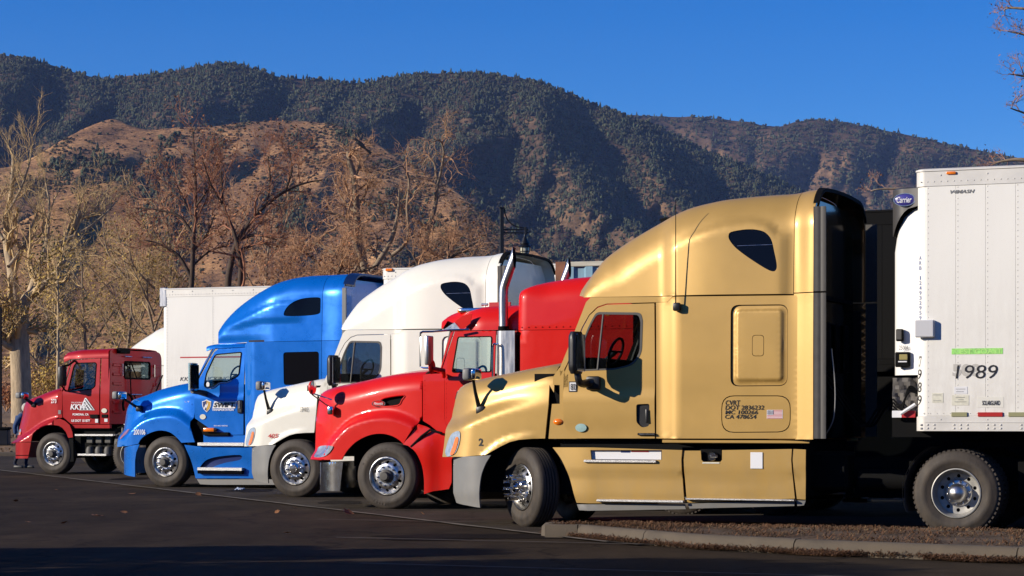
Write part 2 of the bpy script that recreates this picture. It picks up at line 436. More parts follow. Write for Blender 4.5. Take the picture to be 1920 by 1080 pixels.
def dark_wheel(parent, loc, lugs=True):
    """an inner or far wheel of which only the tyre and a plain disc show"""
    w_ = wheel(parent, loc, lugs=lugs, far=True)
    if 'disc' not in TY:
        b = MB(); b.lathe([(.286, .03), (.286, .25)], 40).lathe([(.286, .14), (0, .14)], 40); o = b.build('disc', M_DGREY, w_); TY['disc'] = o.data
    else:
        o = bpy.data.objects.new('disc', TY['disc']); COL.objects.link(o); o.parent = w_
    return w_

def arc_text(txt, parent, r, a0, step, size, m, y=-.0175, name='tyre_lettering'):
    """letters raised on the sidewall, running clockwise"""
    vs = []; fs = []
    for i, ch in enumerate(txt):
        if ch == ' ': continue
        src = text_mesh(ch, .02); v = np.array([q.co[:] for q in src.vertices]); c = (v.min(0)+v.max(0))/2
        a = a0-step*i
        for s_ in (1,):
            o = len(vs)
            for p in v:
                u = (p[0]-c[0])*size; q = (p[1]-.35)*size
                rr = r+q; ax = a; vs.append((rr*cos(ax)+u*sin(ax), y, rr*sin(ax)-u*cos(ax)))
            fs += [[o+k for k in p.vertices] for p in src.polygons]
    me = bpy.data.meshes.new(name); me.from_pydata(vs, [], fs); me.materials.append(m)
    o = bpy.data.objects.new(name, me); COL.objects.link(o); o.parent = parent; return o

# ------------------------------------------------------------------ body surface shared by every cab
class Skin:
    """y inset and roof line of a cab; M(x, s): s is height on the side, then arc length over the shoulder to the centre line"""
    def __init__(s, ztop, rad, inset, W=2.5, crown=.05, bow=None):
        s.zt, s.r, s.F, s.W, s.crown, s.bow = ztop, rad, inset, W, crown, bow or (lambda x: 0)
    def geo(s, x):
        zt = s.zt(x); r = s.r(x); sh = zt-r; y0 = s.F(x, sh); return zt, r, sh, y0
    def sc(s, x):
        zt, r, sh, y0 = s.geo(x); return sh+r*pi/2+max(.01, s.W/2-y0-r)
    def __call__(s, x, v):
        zt, r, sh, y0 = s.geo(x)
        if v <= sh: y, z = s.F(x, v), v
        else:
            th = (v-sh)/r
            if th < pi/2: y, z = y0+r*(1-cos(th)), sh+r*sin(th)
            else:
                y = min(s.W/2, y0+r+(v-sh-r*pi/2)); z = zt
        if z > sh: 
            hw = s.W/2-y0; z += s.crown*max(0, 1-((s.W/2-y)/hw)**2)*sstep(sh, zt, z)
        k = max(0, 1-((s.W/2-y)/(s.W/2))**2)
        return (x-s.bow(x)*k, y, z)
def wall_in(sk, xw, xe, zlo, n=16):
    """rows of a cross wall at xw that stays inside the skin"""
    zt, r, sh, y0 = sk.geo(xe); rows = []
    for z in lin(zlo, zt-.06, n):
        y = sk.F(xe, min(z, sh)) if z <= sh else y0+r*(1-sqrt(max(0, 1-((z-sh)/r)**2)))
        y += .04; rows.append([(xw, y+(sk.W-2*y)*u, z) for u in lin(0, 1, 12)])
    return rows
def over(sk, xs): return [(x, sk.sc(x)) for x in xs]
def off(sk, d): return lambda x, v: (lambda p: (p[0], p[1]+d, p[2]))(sk(x, v))
def lin(a, b, n): return [a+(b-a)*i/(n-1) for i in range(n)]

def cab_interior(root, x0, x1, z0, zt, W=2.5, seat_x=None, wheel_at=None, back=True):
    """what shows through the cab windows"""
    b = MB(); b.box(x0, x1, .14, W-.14, z0-.5, z0-.42); b.build('cab_floor', M_LINER, root)
    b = MB(); b.box(x0, x0+.45, .16, W-.16, z0-.42, z0+.02, .05, 2); b.build('dashboard', M_LINER, root)
    if back: MB().box(x1, x1+.03, .14, W-.14, z0-.5, zt).build('sleeper_partition', M_LINER, root)
    sx = seat_x or (x1-.55)
    for y in (.35, W-.9):
        s_ = empty('seat', (sx, y, 0), 0, root)
        MB().box(-.25, .3, 0, .55, z0-.42, z0-.18, .06, 2).build('cushion', M_SEAT, s_)
        MB().box(.24, .40, .02, .53, z0-.25, z0+.38, .06, 2).build('backrest', M_SEAT, s_)
        MB().box(.27, .37, .14, .41, z0+.40, z0+.60, .04, 2).build('headrest', M_SEAT, s_)
    wx, wz = wheel_at or (x0+.55, z0+.10)
    t = [(wx+.10*cos(a)*.55, .62+.22*sin(a), wz+.20*cos(a)*.8) for a in np.linspace(0, 2*pi, 25)]
    b = MB(); b.tube(t, .018, 6, False); b.tube([(wx, .62, wz), (wx-.25, .62, wz-.2)], .03, 6); b.tube([t[6], t[18]], .014, 6); b.build('steering_wheel', M_BLACK, root)
# ------------------------------------------------------------------ the long-nosed aerodynamic sleeper tractor (gold, and ivory copies)
def sleeper_tractor(G, name, P, PB=None):
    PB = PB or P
    root = G.root(name); W = 2.5; L = G.L
    X = G.X; xs, xd, xh = X(1263), X(1236), X(1034, .1)
    zb = L(1300, 823)[1]; zseam = L(1400, 551)[1]
    xn = L(858, 800, .42)[0]
    roofp = [L(px, py, .35) for px, py in ((1126, 557), (1130, 546), (1142, 528), (1156, 508), (1173, 486), (1205, 459), (1240, 434), (1275, 411), (1307, 394), (1340, 384), (1373, 377), (1427, 371), (1485, 367), (1517, 361), (1560, 359))]
    rp = catmull(roofp, 4); zr = interp(rp)
    def F(x, z):
        y = .09*(1-sstep(xd+.05, xs+.02, x))
        y += .10*max(0, (z-1.95)/2.1)**1.5*(1-sstep(X(1470), X(1530), x)*.6)
        y -= .09*sstep(X(1488), X(1530), x)
        return y
    rad = lambda x: max(.03, min(.46, (zr(x)-zseam)*.75+.03))
    bow = lambda x: .50*(1-sstep(roofp[0][0]-.1, roofp[0][0]+2.4, x))
    S = Skin(zr, rad, F, W, .06, bow)
    SRF = Skin(zr, rad, lambda x, z: F(x, z)+.12*(1-sstep(roofp[0][0]-.2, roofp[0][0]+1.7, x)), W, .06, bow)
    def swage(x, s):
        px = [(1236, 480), (1290, 447), (1330, 430), (1370, 417), (1410, 413), (1440, 420), (1460, 440)]
        if not hasattr(swage, 'f'): swage.f = interp(G.P(px, .1))
        k = sstep(X(1215), X(1330), x)*(1-sstep(X(1462), X(1482), x))
        return .028*k*sstep(-.05, .05, swage.f(x)-s)
    g = .004
    # roof fairing
    x0, x1 = roofp[0][0], X(1487)-g
    seam = [L(1128, 557, .3), L(1180, 555, .1), L(1262, 553.5), L(1380, 552), L(1487, 551)]
    seam[0] = (x0, seam[0][1]); seam[-1] = (x1, seam[-1][1])
    win = catmull([L(1240+a/3, 340+b/3, .08) for a, b in ((388, 308), (402, 288), (470, 275), (540, 275), (590, 290), (625, 330), (643, 400), (657, 465), (655, 498), (635, 509), (590, 490), (500, 432), (430, 378), (395, 335))], 4, True)
    panel('roof_fairing', seam+over(SRF, lin(x1, x0, 50)), P, root, SRF, [win], res=.05, mirror='same', relief=swage, back=P, ang=80, thick=.006)
    panel('sleeper_window', win, M_DARKG, root, off(SRF, .012), thick=.005, res=.12, mirror='copy', relief=swage)
    b = MB(); q0, q1 = L(1384, 461.5, .08), L(1450, 459, .08); b.tube([(q0[0], F(*q0)-.012, q0[1]), (q1[0], F(*q1)-.012, q1[1])], .006, 5); b.build('window_trim', M_ALU, root)
    xr0, xr1 = X(1487)+g, X(1528)
    panel('rear_fairing', [(xr0, zseam+g)]+[(xr1, zseam+g)]+over(S, lin(xr1, xr0, 8)), P, root, S, res=.04, mirror='same', back=PB, thick=.006, ang=80)
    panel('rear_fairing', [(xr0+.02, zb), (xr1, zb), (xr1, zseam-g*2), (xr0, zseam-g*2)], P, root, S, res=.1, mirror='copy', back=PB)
    # rubber edge behind the fairings
    for y0, y1 in ((-.085, -.045), (W+.045, W+.075)):
        b = MB()
        for z0, z1 in ((zb+.01, zseam-.01), (zseam+.01, L(1540, 388)[1])):
            n = 7; P_ = [[(xr1+.004+(X(1551)-xr1)*i/n, (y0 if y0 < 0 else y1)+(.003*(i % 2)+.010*(i == 4) if y0 < 0 else -.003*(i % 2)), z) for z in (z0, z1)] for i in range(n+1)]
            b.grid(P_); b.box(xr1+.004, X(1551), y0+.02, y1-.0 if y0 < 0 else y1-.02, z0, z1)
        b.build('rubber_extender', M_DGREY, root)
    # rear wall
    hb = MB(); xw = X(1506); ys = lin(.05, W-.05, 14)
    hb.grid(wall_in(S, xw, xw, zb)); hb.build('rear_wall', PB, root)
    hb = MB(); sm = S.sc(xr1-.03)
    ar = [S(xr1-.03, v) for v in lin(zr(xr1)-.46+.30, sm-.001, 20)]; ar += [(p[0], W-p[1], p[2]) for p in ar[::-1]]
    hb.grid([[(p[0]+dx, p[1], p[2]+dz) for p in ar] for dx, dz in ((0, .004), (.0, .022), (.07, .012), (.07, -.03), (.04, -.03))]); hb.build('roof_edge_trim', M_CHASS, root)
    b = MB()
    for y in (.55, .95, 1.4, 1.85): b.box(xw+.02, xw+.05, y, y+.22, 1.9, 2.5, .02)
    b.box(xw+.02, xw+.06, .3, W-.3, zseam-.04, zseam+.01); b.box(xw+.02, xw+.05, .5, .62, 2.9, 3.45, .02); b.build('rear_wall_fittings', M_CHASS, root)
    for k, y in enumerate((.6, .8, 1.0)):
        pts = catmull([(xw+.05, y, 1.9), (xw+.30, y-.02, 1.55), (xw+.55, y+.05, 1.25), (xw+.75, y+.1, 1.5), (xw+1.05, y+.15, 1.7)], 8); MB().tube(pts, .016, 6).build('air_hose', M_CHASS, root)
    MB().tube(catmull([(xr1+.20, -.02, 2.15), (xr1+.24, -.01, 1.7), (xr1+.22, 0, 1.35), (xr1+.10, .1, 1.15)], 8), .008, 5).build('cable', M_GREY, root)
    # dark shell that closes the panel gaps
    shell = [L(1240, 822, .05), L(1520, 822), L(1520, 566), L(1240, 566, .05)]
    panel('inner_shell', shell, M_GROOVE, root, off(S, .034), thick=.01, res=.2, mirror='copy', back=M_LINER)
    # sleeper side
    bag = rnd(G.P([(1371, 573), (1475, 572), (1475, 722), (1371, 723)]), .10); low = rnd(G.P([(1354, 743), (1481, 743), (1481, 809), (1354, 810)]), .15)
    side = [L(1237.5, 822, .09), (L(1496, 822)[0], zb+.008), L(1495, 553.5), L(1262, 556), L(1256, 566, .05), L(1237.5, 567, .09)]
    def grow(poly, d):
        c = np.mean(poly, 0); q = np.array(poly); e = (q.max(0)-q.min(0)); return [tuple(c+(p-c)*(1+2*d/e)) for p in q]
    panel('sleeper_side', side, P, root, S, [grow(bag, .010), grow(low, .010)], res=.07, mirror='copy')
    e = (G.X(1475)-G.X(1371))
    def bagrel(x, s):
        cx, cz = np.mean([p[0] for p in bag]), np.mean([p[1] for p in bag]); hx, hz = (max(p[0] for p in bag)-min(p[0] for p in bag))/2, (max(p[1] for p in bag)-min(p[1] for p in bag))/2
        d = min(hx-abs(x-cx), hz-abs(s-cz))
        r_ = .10; ax, az = abs(x-cx)-(hx-r_), abs(s-cz)-(hz-r_)
        if ax > 0 and az > 0: d = r_-sqrt(ax*ax+az*az)
        return -.022+.026*sstep(.035, .075, d)
    rings = []
    for dd in (.03, .045, .055, .065, .078, .09): rings += dens(grow(bag, -dd), .035)
    hd = rnd(G.P([(1411, 629), (1431.5, 629), (1431.5, 667), (1411, 667)]), .04)
    panel('baggage_door', bag, P, root, S, [grow(hd, .006)], res=.07, mirror='copy', relief=bagrel, extra=rings)
    panel('latch', hd, P, root, off(S, -.005), thick=.01, res=.05, mirror='copy')
    panel('lower_hatch', low, P, root, S, res=.09, mirror='copy')
    b = MB(); z1 = L(1380, 825)[1]; z0 = L(1380, 831)[1]
    for yy in (.03, W-.05): b.box(X(1240), X(1517), yy, yy+.02, z0, z1, .006)
    b.build('sill', P, root)
    # cab side round the door
    dr = [L(1235, 822, .09), L(1235, 568.5, .1), L(1150, 571, .12), L(1134, 577, .13), L(1119, 591, .13), L(1106, 614, .13), L(1092, 648, .13), L(1076, 684, .12), L(1068, 701, .11), L(1067, 740, .1), L(1067.5, 788, .1), L(1072, 803, .1), L(1081, 815, .1), L(1091, 822, .1)]
    wn = rnd(G.P([(1131, 587), (1210, 588), (1213, 603), (1211, 662), (1196, 684), (1163, 692), (1104, 694), (1096, 683), (1097, 664), (1117, 612)], .12), [.05, .06, .0, .08, .08, .05, .05, .03, .05, .08])
    def doorrel(x, s):
        zc = L(1150, 742)[1]; zl = L(1150, 760)[1]
        return .016*sstep(zc+.10, zc-.05, s)-.010*sstep(zl-.05, zl-.35, s)
    hnd = rnd(G.P([(1202, 758), (1226, 757), (1225, 799), (1212, 802), (1202, 792)], .09), .03)
    panel('door', dr, P, root, S, [wn, hnd], res=.05, mirror='copy', relief=doorrel, ang=80)
    panel('handle_recess', hnd, M_BLACK, root, off(S, .012), thick=.01, res=.05, mirror='copy')
    b = MB(); hq = L(1214, 767, .09); b.box(hq[0]-.018, hq[0]+.018, .05, .085, hq[1]-.17, hq[1], .012, 2); b.build('door_handle', M_BLACK, root)
    panel('window_seal', grow(wn, .012), M_DGREY, root, off(S, -.004), [grow(wn, -.012)], thick=.02, res=.06, mirror='copy', relief=doorrel)
    panel('window_glass', wn, M_GLASS, root, off(S, .012), thick=.004, res=.15, mirror='copy', back=M_GLASS)
    b = MB(); a1, a2 = L(1132, 589, .12), L(1122, 693, .12); b.tube([(a1[0], F(*a1)-.002, a1[1]), (a2[0], F(*a2)-.002, a2[1])], .013, 5); b.build('window_divider', M_DGREY, root)
    # pillar and cornice round the door, one sheet
    fr = [L(1262, 555, 0), L(1256, 565.5, .05), L(1236, 566.5, .1), L(1150, 569, .12), L(1133, 575, .13), L(1117.5, 590, .13), L(1104, 613.5, .13), L(1090, 648, .13), L(1074, 684, .12), L(1062, 705, .11), L(1060, 694, .11), L(1062, 688, .12), L(1076, 656, .13), L(1093, 617, .15), L(1117, 567, .22), L(1129, 558.5, .28), L(1180, 556.5, .1)]
    panel('door_frame', fr, P, root, S, res=.05, mirror='copy')
    # windscreen with black surround
    A, B_ = L(1064, 690, .12), L(1119, 566, .22)
    def scr(t, y):
        x = A[0]+(B_[0]-A[0])*t+.0; z = A[1]+(B_[1]-A[1])*t; y0 = .13+.10*t; k = max(0, 1-((W/2-y)/(W/2-y0))**2); return (x-.35*k, y, z+.05*k)
    b = MB(); b.grid([[scr(t, (.13+.10*t)+(W-2*(.13+.10*t))*u) for u in lin(0, 1, 17)] for t in lin(0, 1, 7)]); b.build('windscreen', M_GLASS, root)
    b = MB()
    for yy in (0, 1): b.tube([scr(t, .125+.10*t if not yy else W-.125-.1*t) for t in lin(0, 1, 6)], .022, 6)
    b.build('windscreen_seal', M_DGREY, root)
    # cowl beside the bonnet
    cw = [L(1035.5, 757.5, .1), L(1050, 757, .1), L(1050, 722, .1), L(1037, 721.5, .1), L(1038, 706, .1), L(1050, 690, .12), L(1061, 687, .13), L(1059, 694, .11), L(1061, 706, .11), L(1066, 701, .1), L(1065, 740, .1), L(1065.5, 790, .1), L(1070, 804, .1), L(1079, 816, .1), L(1089, 822.5, .1), L(1029, 822.5, .1), L(1032, 790, .1)]
    def FH(x, z):
        k = max(0, (xh-x)/(xh-xn)); zc = HC(x); up = .10+.34*k**1.6+.16*max(0, z-zc)*1.0; lo = .10+.06*k**2
        f = sstep(zc+.13, zc-.06, z); y = up*(1-f)+lo*f
        zl = HL(x); y -= .018*sstep(zl+.035, zl-.01, z)*sstep(.1, .3, k)
        nx = NX(z); t = max(0, min(1, (x-nx)/.42)); y += .30*(1-t)**2.3
        return y
    HC = interp(catmull(G.P([(862, 800), (895, 786), (930, 773), (960, 765), (1000, 759), (1034, 757)], .15), 5))
    HL = interp(catmull(G.P([(900, 862), (918, 846), (935, 832), (962, 821), (1000, 816), (1034, 815)], .12), 5))
    npts = [L(870, 733, .5), L(866, 745, .45), L(860, 770, .45), L(855, 800, .42), L(850, 835, .40), L(847, 856, .40)]
    NX = interp([(p[1], p[0]) for p in npts])
    hood_top = catmull([L(px, py, .45) for px, py in ((866, 740), (871, 733), (880, 729), (903, 722), (940, 713), (990, 701), (1042, 691))], 4)
    zh = interp(hood_top)
    SHD = Skin(zh, lambda x: .13+.10*sstep(xn, xn+.4, x), FH, W, .10, lambda x: .26*(1-sstep(xn-.1, xn+1.3, x)))
    HS = lambda px, py, yo=.12: L(px, py, yo)
    xt = hood_top[0][0]
    body = [HS(1029, 721.5), HS(1029.5, 757), HS(1026, 790), HS(1023, 822), HS(1000, 822.5), HS(975, 824.5), HS(958, 829), HS(940, 838), HS(928, 845), HS(915, 852.5), L(880, 856, .2), (NX(L(850, 857, .4)[1]), L(850, 857, .4)[1])]
    body += [(NX(z), z) for z in lin(npts[4][1], npts[1][1], 9)]+[(xt, npts[1][1]+.02)]
    xe = L(1040, 695, .15)[0]
    hl = catmull(G.P([(851, 848), (855, 832), (861, 818), (868, 811), (878, 808), (881, 815), (879, 832), (873, 848), (866, 853), (856, 856)], .34), 3, True)
    body2 = body+over(SHD, lin(xt, xe, 26))+[(xe, zh(xe)-.3)]
    cut = [(x, z) for x, z in hl if z > 0]
    panel('bonnet', body2, P, root, SHD, res=.034, mirror='same', back=M_CHASS, ang=85)
    panel('headlight', [(max(x, NX(z)+.004), z) for x, z in hl], M_LENS, root, off(SHD, -.012), thick=.02, res=.04, mirror='copy')
    amb = catmull(G.P([(862, 852), (868, 835), (873, 820), (878, 822), (875, 838), (869, 851)], .34), 3, True)
    panel('turn_signal', amb, M_AMBER, root, off(SHD, -.02), thick=.01, res=.04, mirror='copy')
    b = MB(); pl = [(x, z) for x, z in (L(px, py, .14) for px, py in ((866, 757), (900, 748), (960, 735), (1000, 728), (1033, 722.5)))]; pl = catmull(pl, 5)
    b.tube([(p[0], FH(*p)+.006, p[1]) for p in pl], .007, 4); b.build('bonnet_crease', M_GROOVE, root)
    panel('cowl', cw, P, root, Skin(lambda x: 9, lambda x: .1, F, W), res=.05, mirror='copy')
    b = MB(); b.box(xh-.25, xd+.2, .17, .2, zb-.02, L(1050, 700)[1]); b.box(xh-.25, xd+.2, W-.2, W-.17, zb-.02, L(1050, 700)[1]); b.build('firewall', M_CHASS, root)
    b = MB(); q = L(1047, 791, .1); b.lathe([(.0, -.03), (.03, -.026), (.05, -.01), (.054, .01)], 16, (0, 0, 0)); o = b.build('marker_light', M_AMBER, root); o.scale = (1.2, 1, .75); o.location = (q[0], .09, q[1])
    # grille between the nose edges
    b = MB(); zz = lin(npts[5][1]+.02, npts[1][1]+.03, 8)
    def gp(z, u, d=0):
        y0 = FH(NX(z)+.002, z); y = y0+(W-2*y0)*u; k = max(0, 1-((W/2-y)/(W/2-y0))**2); return (NX(z)-.22*k-d, y, z)
    b.grid([[gp(z, u) for u in lin(0, 1, 15)] for z in zz]); b.build('grille_backing', M_CHASS, root)
    b = MB()
    for z in lin(zz[1], zz[-1]-.05, 9): b.tube([gp(z, u, .015) for u in lin(.12, .88, 12)], .014, 5)
    b.build('grille_bars', M_CHROME, root)
    # bumper
    def FB(x, z): t = max(0, min(1, (x-xb(z))/.55)); return .05+.40*(1-t)**2.2+.05*max(0, .45-z)
    bz = [L(847, 857, .38), L(846, 880, .38), L(846, 925, .38), L(850, 943, .36)]; fb = interp([(p[1], p[0]) for p in bz]); xb = lambda z: fb(z)
    SB = Skin(lambda x: 9, lambda x: .1, FB, W)
    bo = [(xb(p[1]), p[1]) for p in bz[::-1]]+[L(884, 855.5, .1), L(920, 853.5, .05)]+catmull(G.P([(911, 868), (903, 888), (899, 912), (898, 935), (899, 952)], .05), 3)+[L(875, 948, .1)]
    panel('bumper', bo, M_GREY, root, SB, res=.05, mirror='copy', back=M_CHASS)
    b = MB(); zz = [p[1] for p in bz]
    b.grid([[(lambda y0: (xb(z)-.2*max(0, 1-((W/2-(y0+(W-2*y0)*u))/(W/2-y0))**2), y0+(W-2*y0)*u, z))(FB(xb(z), z)) for u in lin(0, 1, 12)] for z in zz]); b.build('bumper_centre', M_GREY, root)
    # skirts
    zc = L(1300, 887)[1]; zlow = L(1300, 943)[1]
    def FS(x, z): return .03-.012*sstep(zc-.02, zc+.02, z)+.02*sstep(zlow+.1, zlow-.1, z)+.10*(1-sstep(L(1060, 900)[0]-.25, L(1110, 900)[0], x))*.4
    SS = Skin(lambda x: 9, lambda x: .1, FS, W)
    xe2 = L(1276, 843)[0]
    stp = [L(1106, 844), L(1240, 844), L(1240, 862), L(1108, 866)]
    skA = [L(1278, 844), L(1276.5, 862), L(1277, 880), L(1281.5, 944), L(1100, 944), L(1078, 943)]+catmull(G.P([(1073, 925), (1064, 893), (1050, 862), (1033, 839)]), 4)+[L(1110, 839)]
    panel('side_skirt', skA, P, root, SS, [stp], res=.06, mirror='copy')
    skB = [L(1283, 845), L(1313, 845), L(1314, 862), L(1318, 866), L(1350, 866), L(1353, 862), L(1353, 844), L(1484, 842), L(1482.5, 862), L(1485, 895), L(1489, 935), L(1286.5, 943), L(1282, 885), L(1281, 862)]
    panel('fuel_tank_skirt', skB, P, root, SS, res=.08, mirror='copy')
    skC = [L(1487, 842), L(1510, 843), L(1509, 937), L(1493, 936), L(1488, 895), L(1485.5, 862)]
    panel('skirt_end', skC, P, root, SS, res=.08, mirror='copy')
    lowA = [L(1078, 946), L(1281, 946), L(1283, 955), L(1100, 958), L(1082, 957)]; lowB = [L(1287, 945), L(1488, 938), L(1487, 949), L(1290, 954)]
    for q in (lowA, lowB, [L(1491, 939), L(1509, 939), L(1505, 948), L(1493, 949)]): panel('skirt_lower_edge', q, M_GREY, root, off(SS, .01), res=.15, mirror='copy')
    def box_px(nm, a, b_, y0, y1, m, bv=.006, far=True):
        p, q = L(*a, y0), L(*b_, y0); bb = MB(); bb.box(p[0], q[0], y0, y1, q[1], p[1], bv)
        if far: bb.box(p[0], q[0], W-y1, W-y0, q[1], p[1], bv)
        return bb.build(nm, m, root)
    box_px('step_plate', (1106, 842), (1240, 862), .055, .07, M_INKW, .002)
    box_px('step_tread', (1094, 862), (1230, 868), -.015, .12, M_TREAD)
    box_px('lower_step', (1118, 936), (1281, 943), -.02, .10, M_TREAD); box_px('lower_step', (1285, 934), (1489, 940), -.02, .10, M_TREAD)
    box_px('fuel_recess', (1313, 842), (1353, 866), .07, .10, M_CHASS)
    b = MB(); q = L(1334, 856); b.lathe([(.0, .02), (.05, .02), (.06, .04), (.06, .09)], 16, (q[0], 0, q[1])); b.box(q[0]-.02, q[0]+.07, .01, .03, q[1]-.01, q[1]+.02, .005); b.build('filler_cap', M_CHROME, root)
    box_px('white_plate', (1407, 848), (1430, 879), .008, .016, M_INKW, .003, False)
    box_px('skirt_sticker', (1317, 866.5), (1349, 869.5), .012, .016, M_PAPER, .001, False)
    # chassis
    b = MB(); xe = X(1510)
    for y in (.82, W-.92): b.box(xn+.3, 7.3, y, y+.1, .62, .88)
    b.box(X(1040), X(1500), .2, W-.2, .42, zb-.02); b.box(-.75, .62, .55, W-.55, .42, L(960, 770)[1]); b.box(xn+.25, -.7, .5, W-.5, .5, .95); b.box(-.8, 1.1, .40, .5, .9, L(960, 835)[1]+.05); b.box(4.75, 4.95, .4, W-.4, .5, .85); b.box(6.0, 6.2, .4, W-.4, .5, .85)
    b.build('chassis', M_CHASS, root)
    MB().box(5.3, 6.3, .6, W-.6, 1.02, 1.10, .03).build('fifth_wheel', M_CHASS, root)
    MB().box(3.2, 4.0, .5, 1.0, .5, .95, .04).tube([(4.1, .75, .62), (4.8, .75, .62)], .13, 12).build('air_tank', M_CHASS, root)
    cab_interior(root, xh+.1, xd-.1, L(1150, 672)[1], 2.6)
    return root, dict(S=S, L=L, X=X, F=F, FH=FH, zb=zb, zseam=zseam, xr1=xr1, xw=xw, W=W, SHD=SHD, SS=SS)

def wing_mirror(root, at, head, hr=0, arm_m=M_BLACK, head_m=M_BLACK, name='door_mirror'):
    """head = (x, y, z0, z1, half width x, half depth y)"""
    m = empty(name, (0, 0, 0), 0, root); x, y, z0, z1, hx, hy = head
    b = MB(); n = 10
    P_ = []
    for i in range(n+1):
        t = i/n; z = z0+(z1-z0)*t; k = (1-abs(2*t-1)**6)**.5*.25+.75
        P_.append([(x+hx*k*cos(a)*(1.0 if cos(a) < 0 else .55), y+hy*k*math.copysign(abs(sin(a))**.6, sin(a)), z) for a in np.linspace(0, 2*pi, 19)])
    b.grid(P_); c0 = len(b.v); b.add([p for p in P_[0][:-1]], [list(range(18))]); b.add([p for p in P_[-1][:-1]], [list(range(18))[::-1]])
    b.build('mirror_housing', head_m, m)
    g_ = MB(); g_.box(x+hx*.52, x+hx*.60, y-hy*.85, y+hy*.85, z0+.03, z1-.03, .01); g_.build('mirror_glass', M_CHROME, m)
    a = MB(); a.tube(catmull([(x, y, z0+.05), ((x*2+at[0])/3, y+.02, z0-.10), (at[0]-.05, at[1]-.07, at[2]-.02), at], 6), [.045]*10+[.05]*9, 8); a.box(at[0]-.08, at[0]+.10, at[1]-.03, at[1]+.05, at[2]-.10, at[2]+.07, .03, 2); a.build('mirror_arm', arm_m, m)
    return m
def bonnet_mirror(root, base, head, hs=(.045, .10, .085), foot_m=M_BLACK, head_m=M_CHROME, r=.022):
    m = empty('bonnet_mirror', (0, 0, 0), 0, root)
    a = MB(); a.tube([base, tuple(base[i]*.5+head[i]*.5+(-.01 if i == 0 else 0) for i in range(3)), head], [r*1.5, r, r*.8], 8); a.box(base[0]-.04, base[0]+.09, base[1]-.05, base[1]+.06, base[2]-.07, base[2]+.05, .03, 2); a.build('mirror_arm', foot_m, m)
    b = MB(); b.box(head[0]-hs[0]*1.6, head[0]+hs[0]*.2, head[1]-hs[1], head[1]+hs[1], head[2]-hs[2]*.8, head[2]+hs[2], .035, 3); b.build('mirror_housing', M_GREY, m)
    g_ = MB(); g_.box(head[0]+hs[0]*.2, head[0]+hs[0]*1.4, head[1]-hs[1]*.95, head[1]+hs[1]*.95, head[2]-hs[2]*.75, head[2]+hs[2]*.92, .03, 3); g_.build('mirror_glass', head_m, m)
    return m
GP = Place(968, 27.4)
gold, gi = sleeper_tractor(GP, 'semi_tractor', M_GOLD, M_BRONZE)
L = GP.L
# number plates, lettering and small fittings that only the gold one has are added after the ivory copies are taken
def tractor_rest(root, gi, turn, nut, far_off=0, capm=None):
    W = gi['W']
    wheel(root, (0, .17 if turn else .06, WR), 'steer', turn, nut, capm=capm); wheel(root, (0, W-.06, WR), 'steer', turn, nut, flip=True)
    xdv = GP.L(1800, 920)[0]-.05
    for dx in (0, 1.32):
        wheel(root, (xdv+dx, .03, WR), 'drive', 0, 'bolt', lugs=True); dark_wheel(root, (xdv+dx, .37, WR)); wheel(root, (xdv+dx, W-.03, WR), 'drive', 0, 'bolt', flip=True, lugs=True); dark_wheel(root, (xdv+dx, W-.65, WR))
    b = MB(); b.tube([(xdv, .3, WR), (xdv, W-.3, WR)], .12, 10); b.tube([(xdv+1.32, .3, WR), (xdv+1.32, W-.3, WR)], .12, 10); b.tube([(0, .3, WR-.05), (0, W-.3, WR-.05)], .07, 8); b.build('axle', M_CHASS, root)
    q = MB(); ar = [(xdv+.60*cos(t), .04+.0, WR+.60*sin(t)) for t in np.linspace(pi*.66, pi*1.12, 9)]
    q.grid([[(p[0], y, p[2]) for p in ar] for y in (.05, .64)]); q.grid([[(p[0]-.02, y, p[2]) for p in ar] for y in (.045, .07)]); q.build('mud_flap', M_DGREY, root)
    return xdv
WP = Place(550, 37.6)
white = copy_tree(gold, None, {M_GOLD.name: M_WHITE, M_BRONZE.name: M_WHITE}); white.location = (WP.O.x, WP.O.y, 0)
wxd = tractor_rest(white, gi, 0, 'cap')
xdv = tractor_rest(gold, gi, radians(-40), 'long')
tag(gold, 'metallic gold sleeper semi tractor, nearest of the row, front wheel turned out', 'semi truck', 'semi trucks parked in a slanted row')
# mirrors, aerials
md = L(1116, 716, .08)
wing_mirror(gold, (md[0]-.03, .06, md[1]), (L(1082, 660, -.28)[0], -.28, L(1082, 701, -.28)[1], L(1082, 622, -.28)[1], .085, .16), 0)
wing_mirror(gold, (md[0]-.03, 2.44, md[1]), (L(1082, 660, -.28)[0], 2.78, L(1082, 701, -.28)[1], L(1082, 622, -.28)[1], .085, .16), 0)
hb_ = L(905, 768, .28); hh_ = L(886, 703, .12); bonnet_mirror(gold, (hb_[0]-.05, .30, hb_[1]), (hh_[0], .12, hh_[1]), (.06, .12, .085))
bonnet_mirror(gold, (hb_[0]-.05, 2.2, hb_[1]), (hh_[0], 2.38, hh_[1]), (.06, .12, .085))
q = L(1271, 576, -.03); b = MB(); b.box(q[0]-.06, q[0]+.03, -.06, .01, q[1]-.045, q[1]+.055, .02, 2); b.build('aerial_mount', M_BLACK, gold)
p0, p1 = L(1267, 572, -.05), L(1267, 374, -.05); MB().tube([(p0[0], -.05, p0[1]), ((p0[0]+p1[0])/2, -.05, (p0[1]+p1[1])/2), (p1[0], -.05, p1[1])], [.008, .006, .004], 5).build('aerial', M_CHASS, gold)
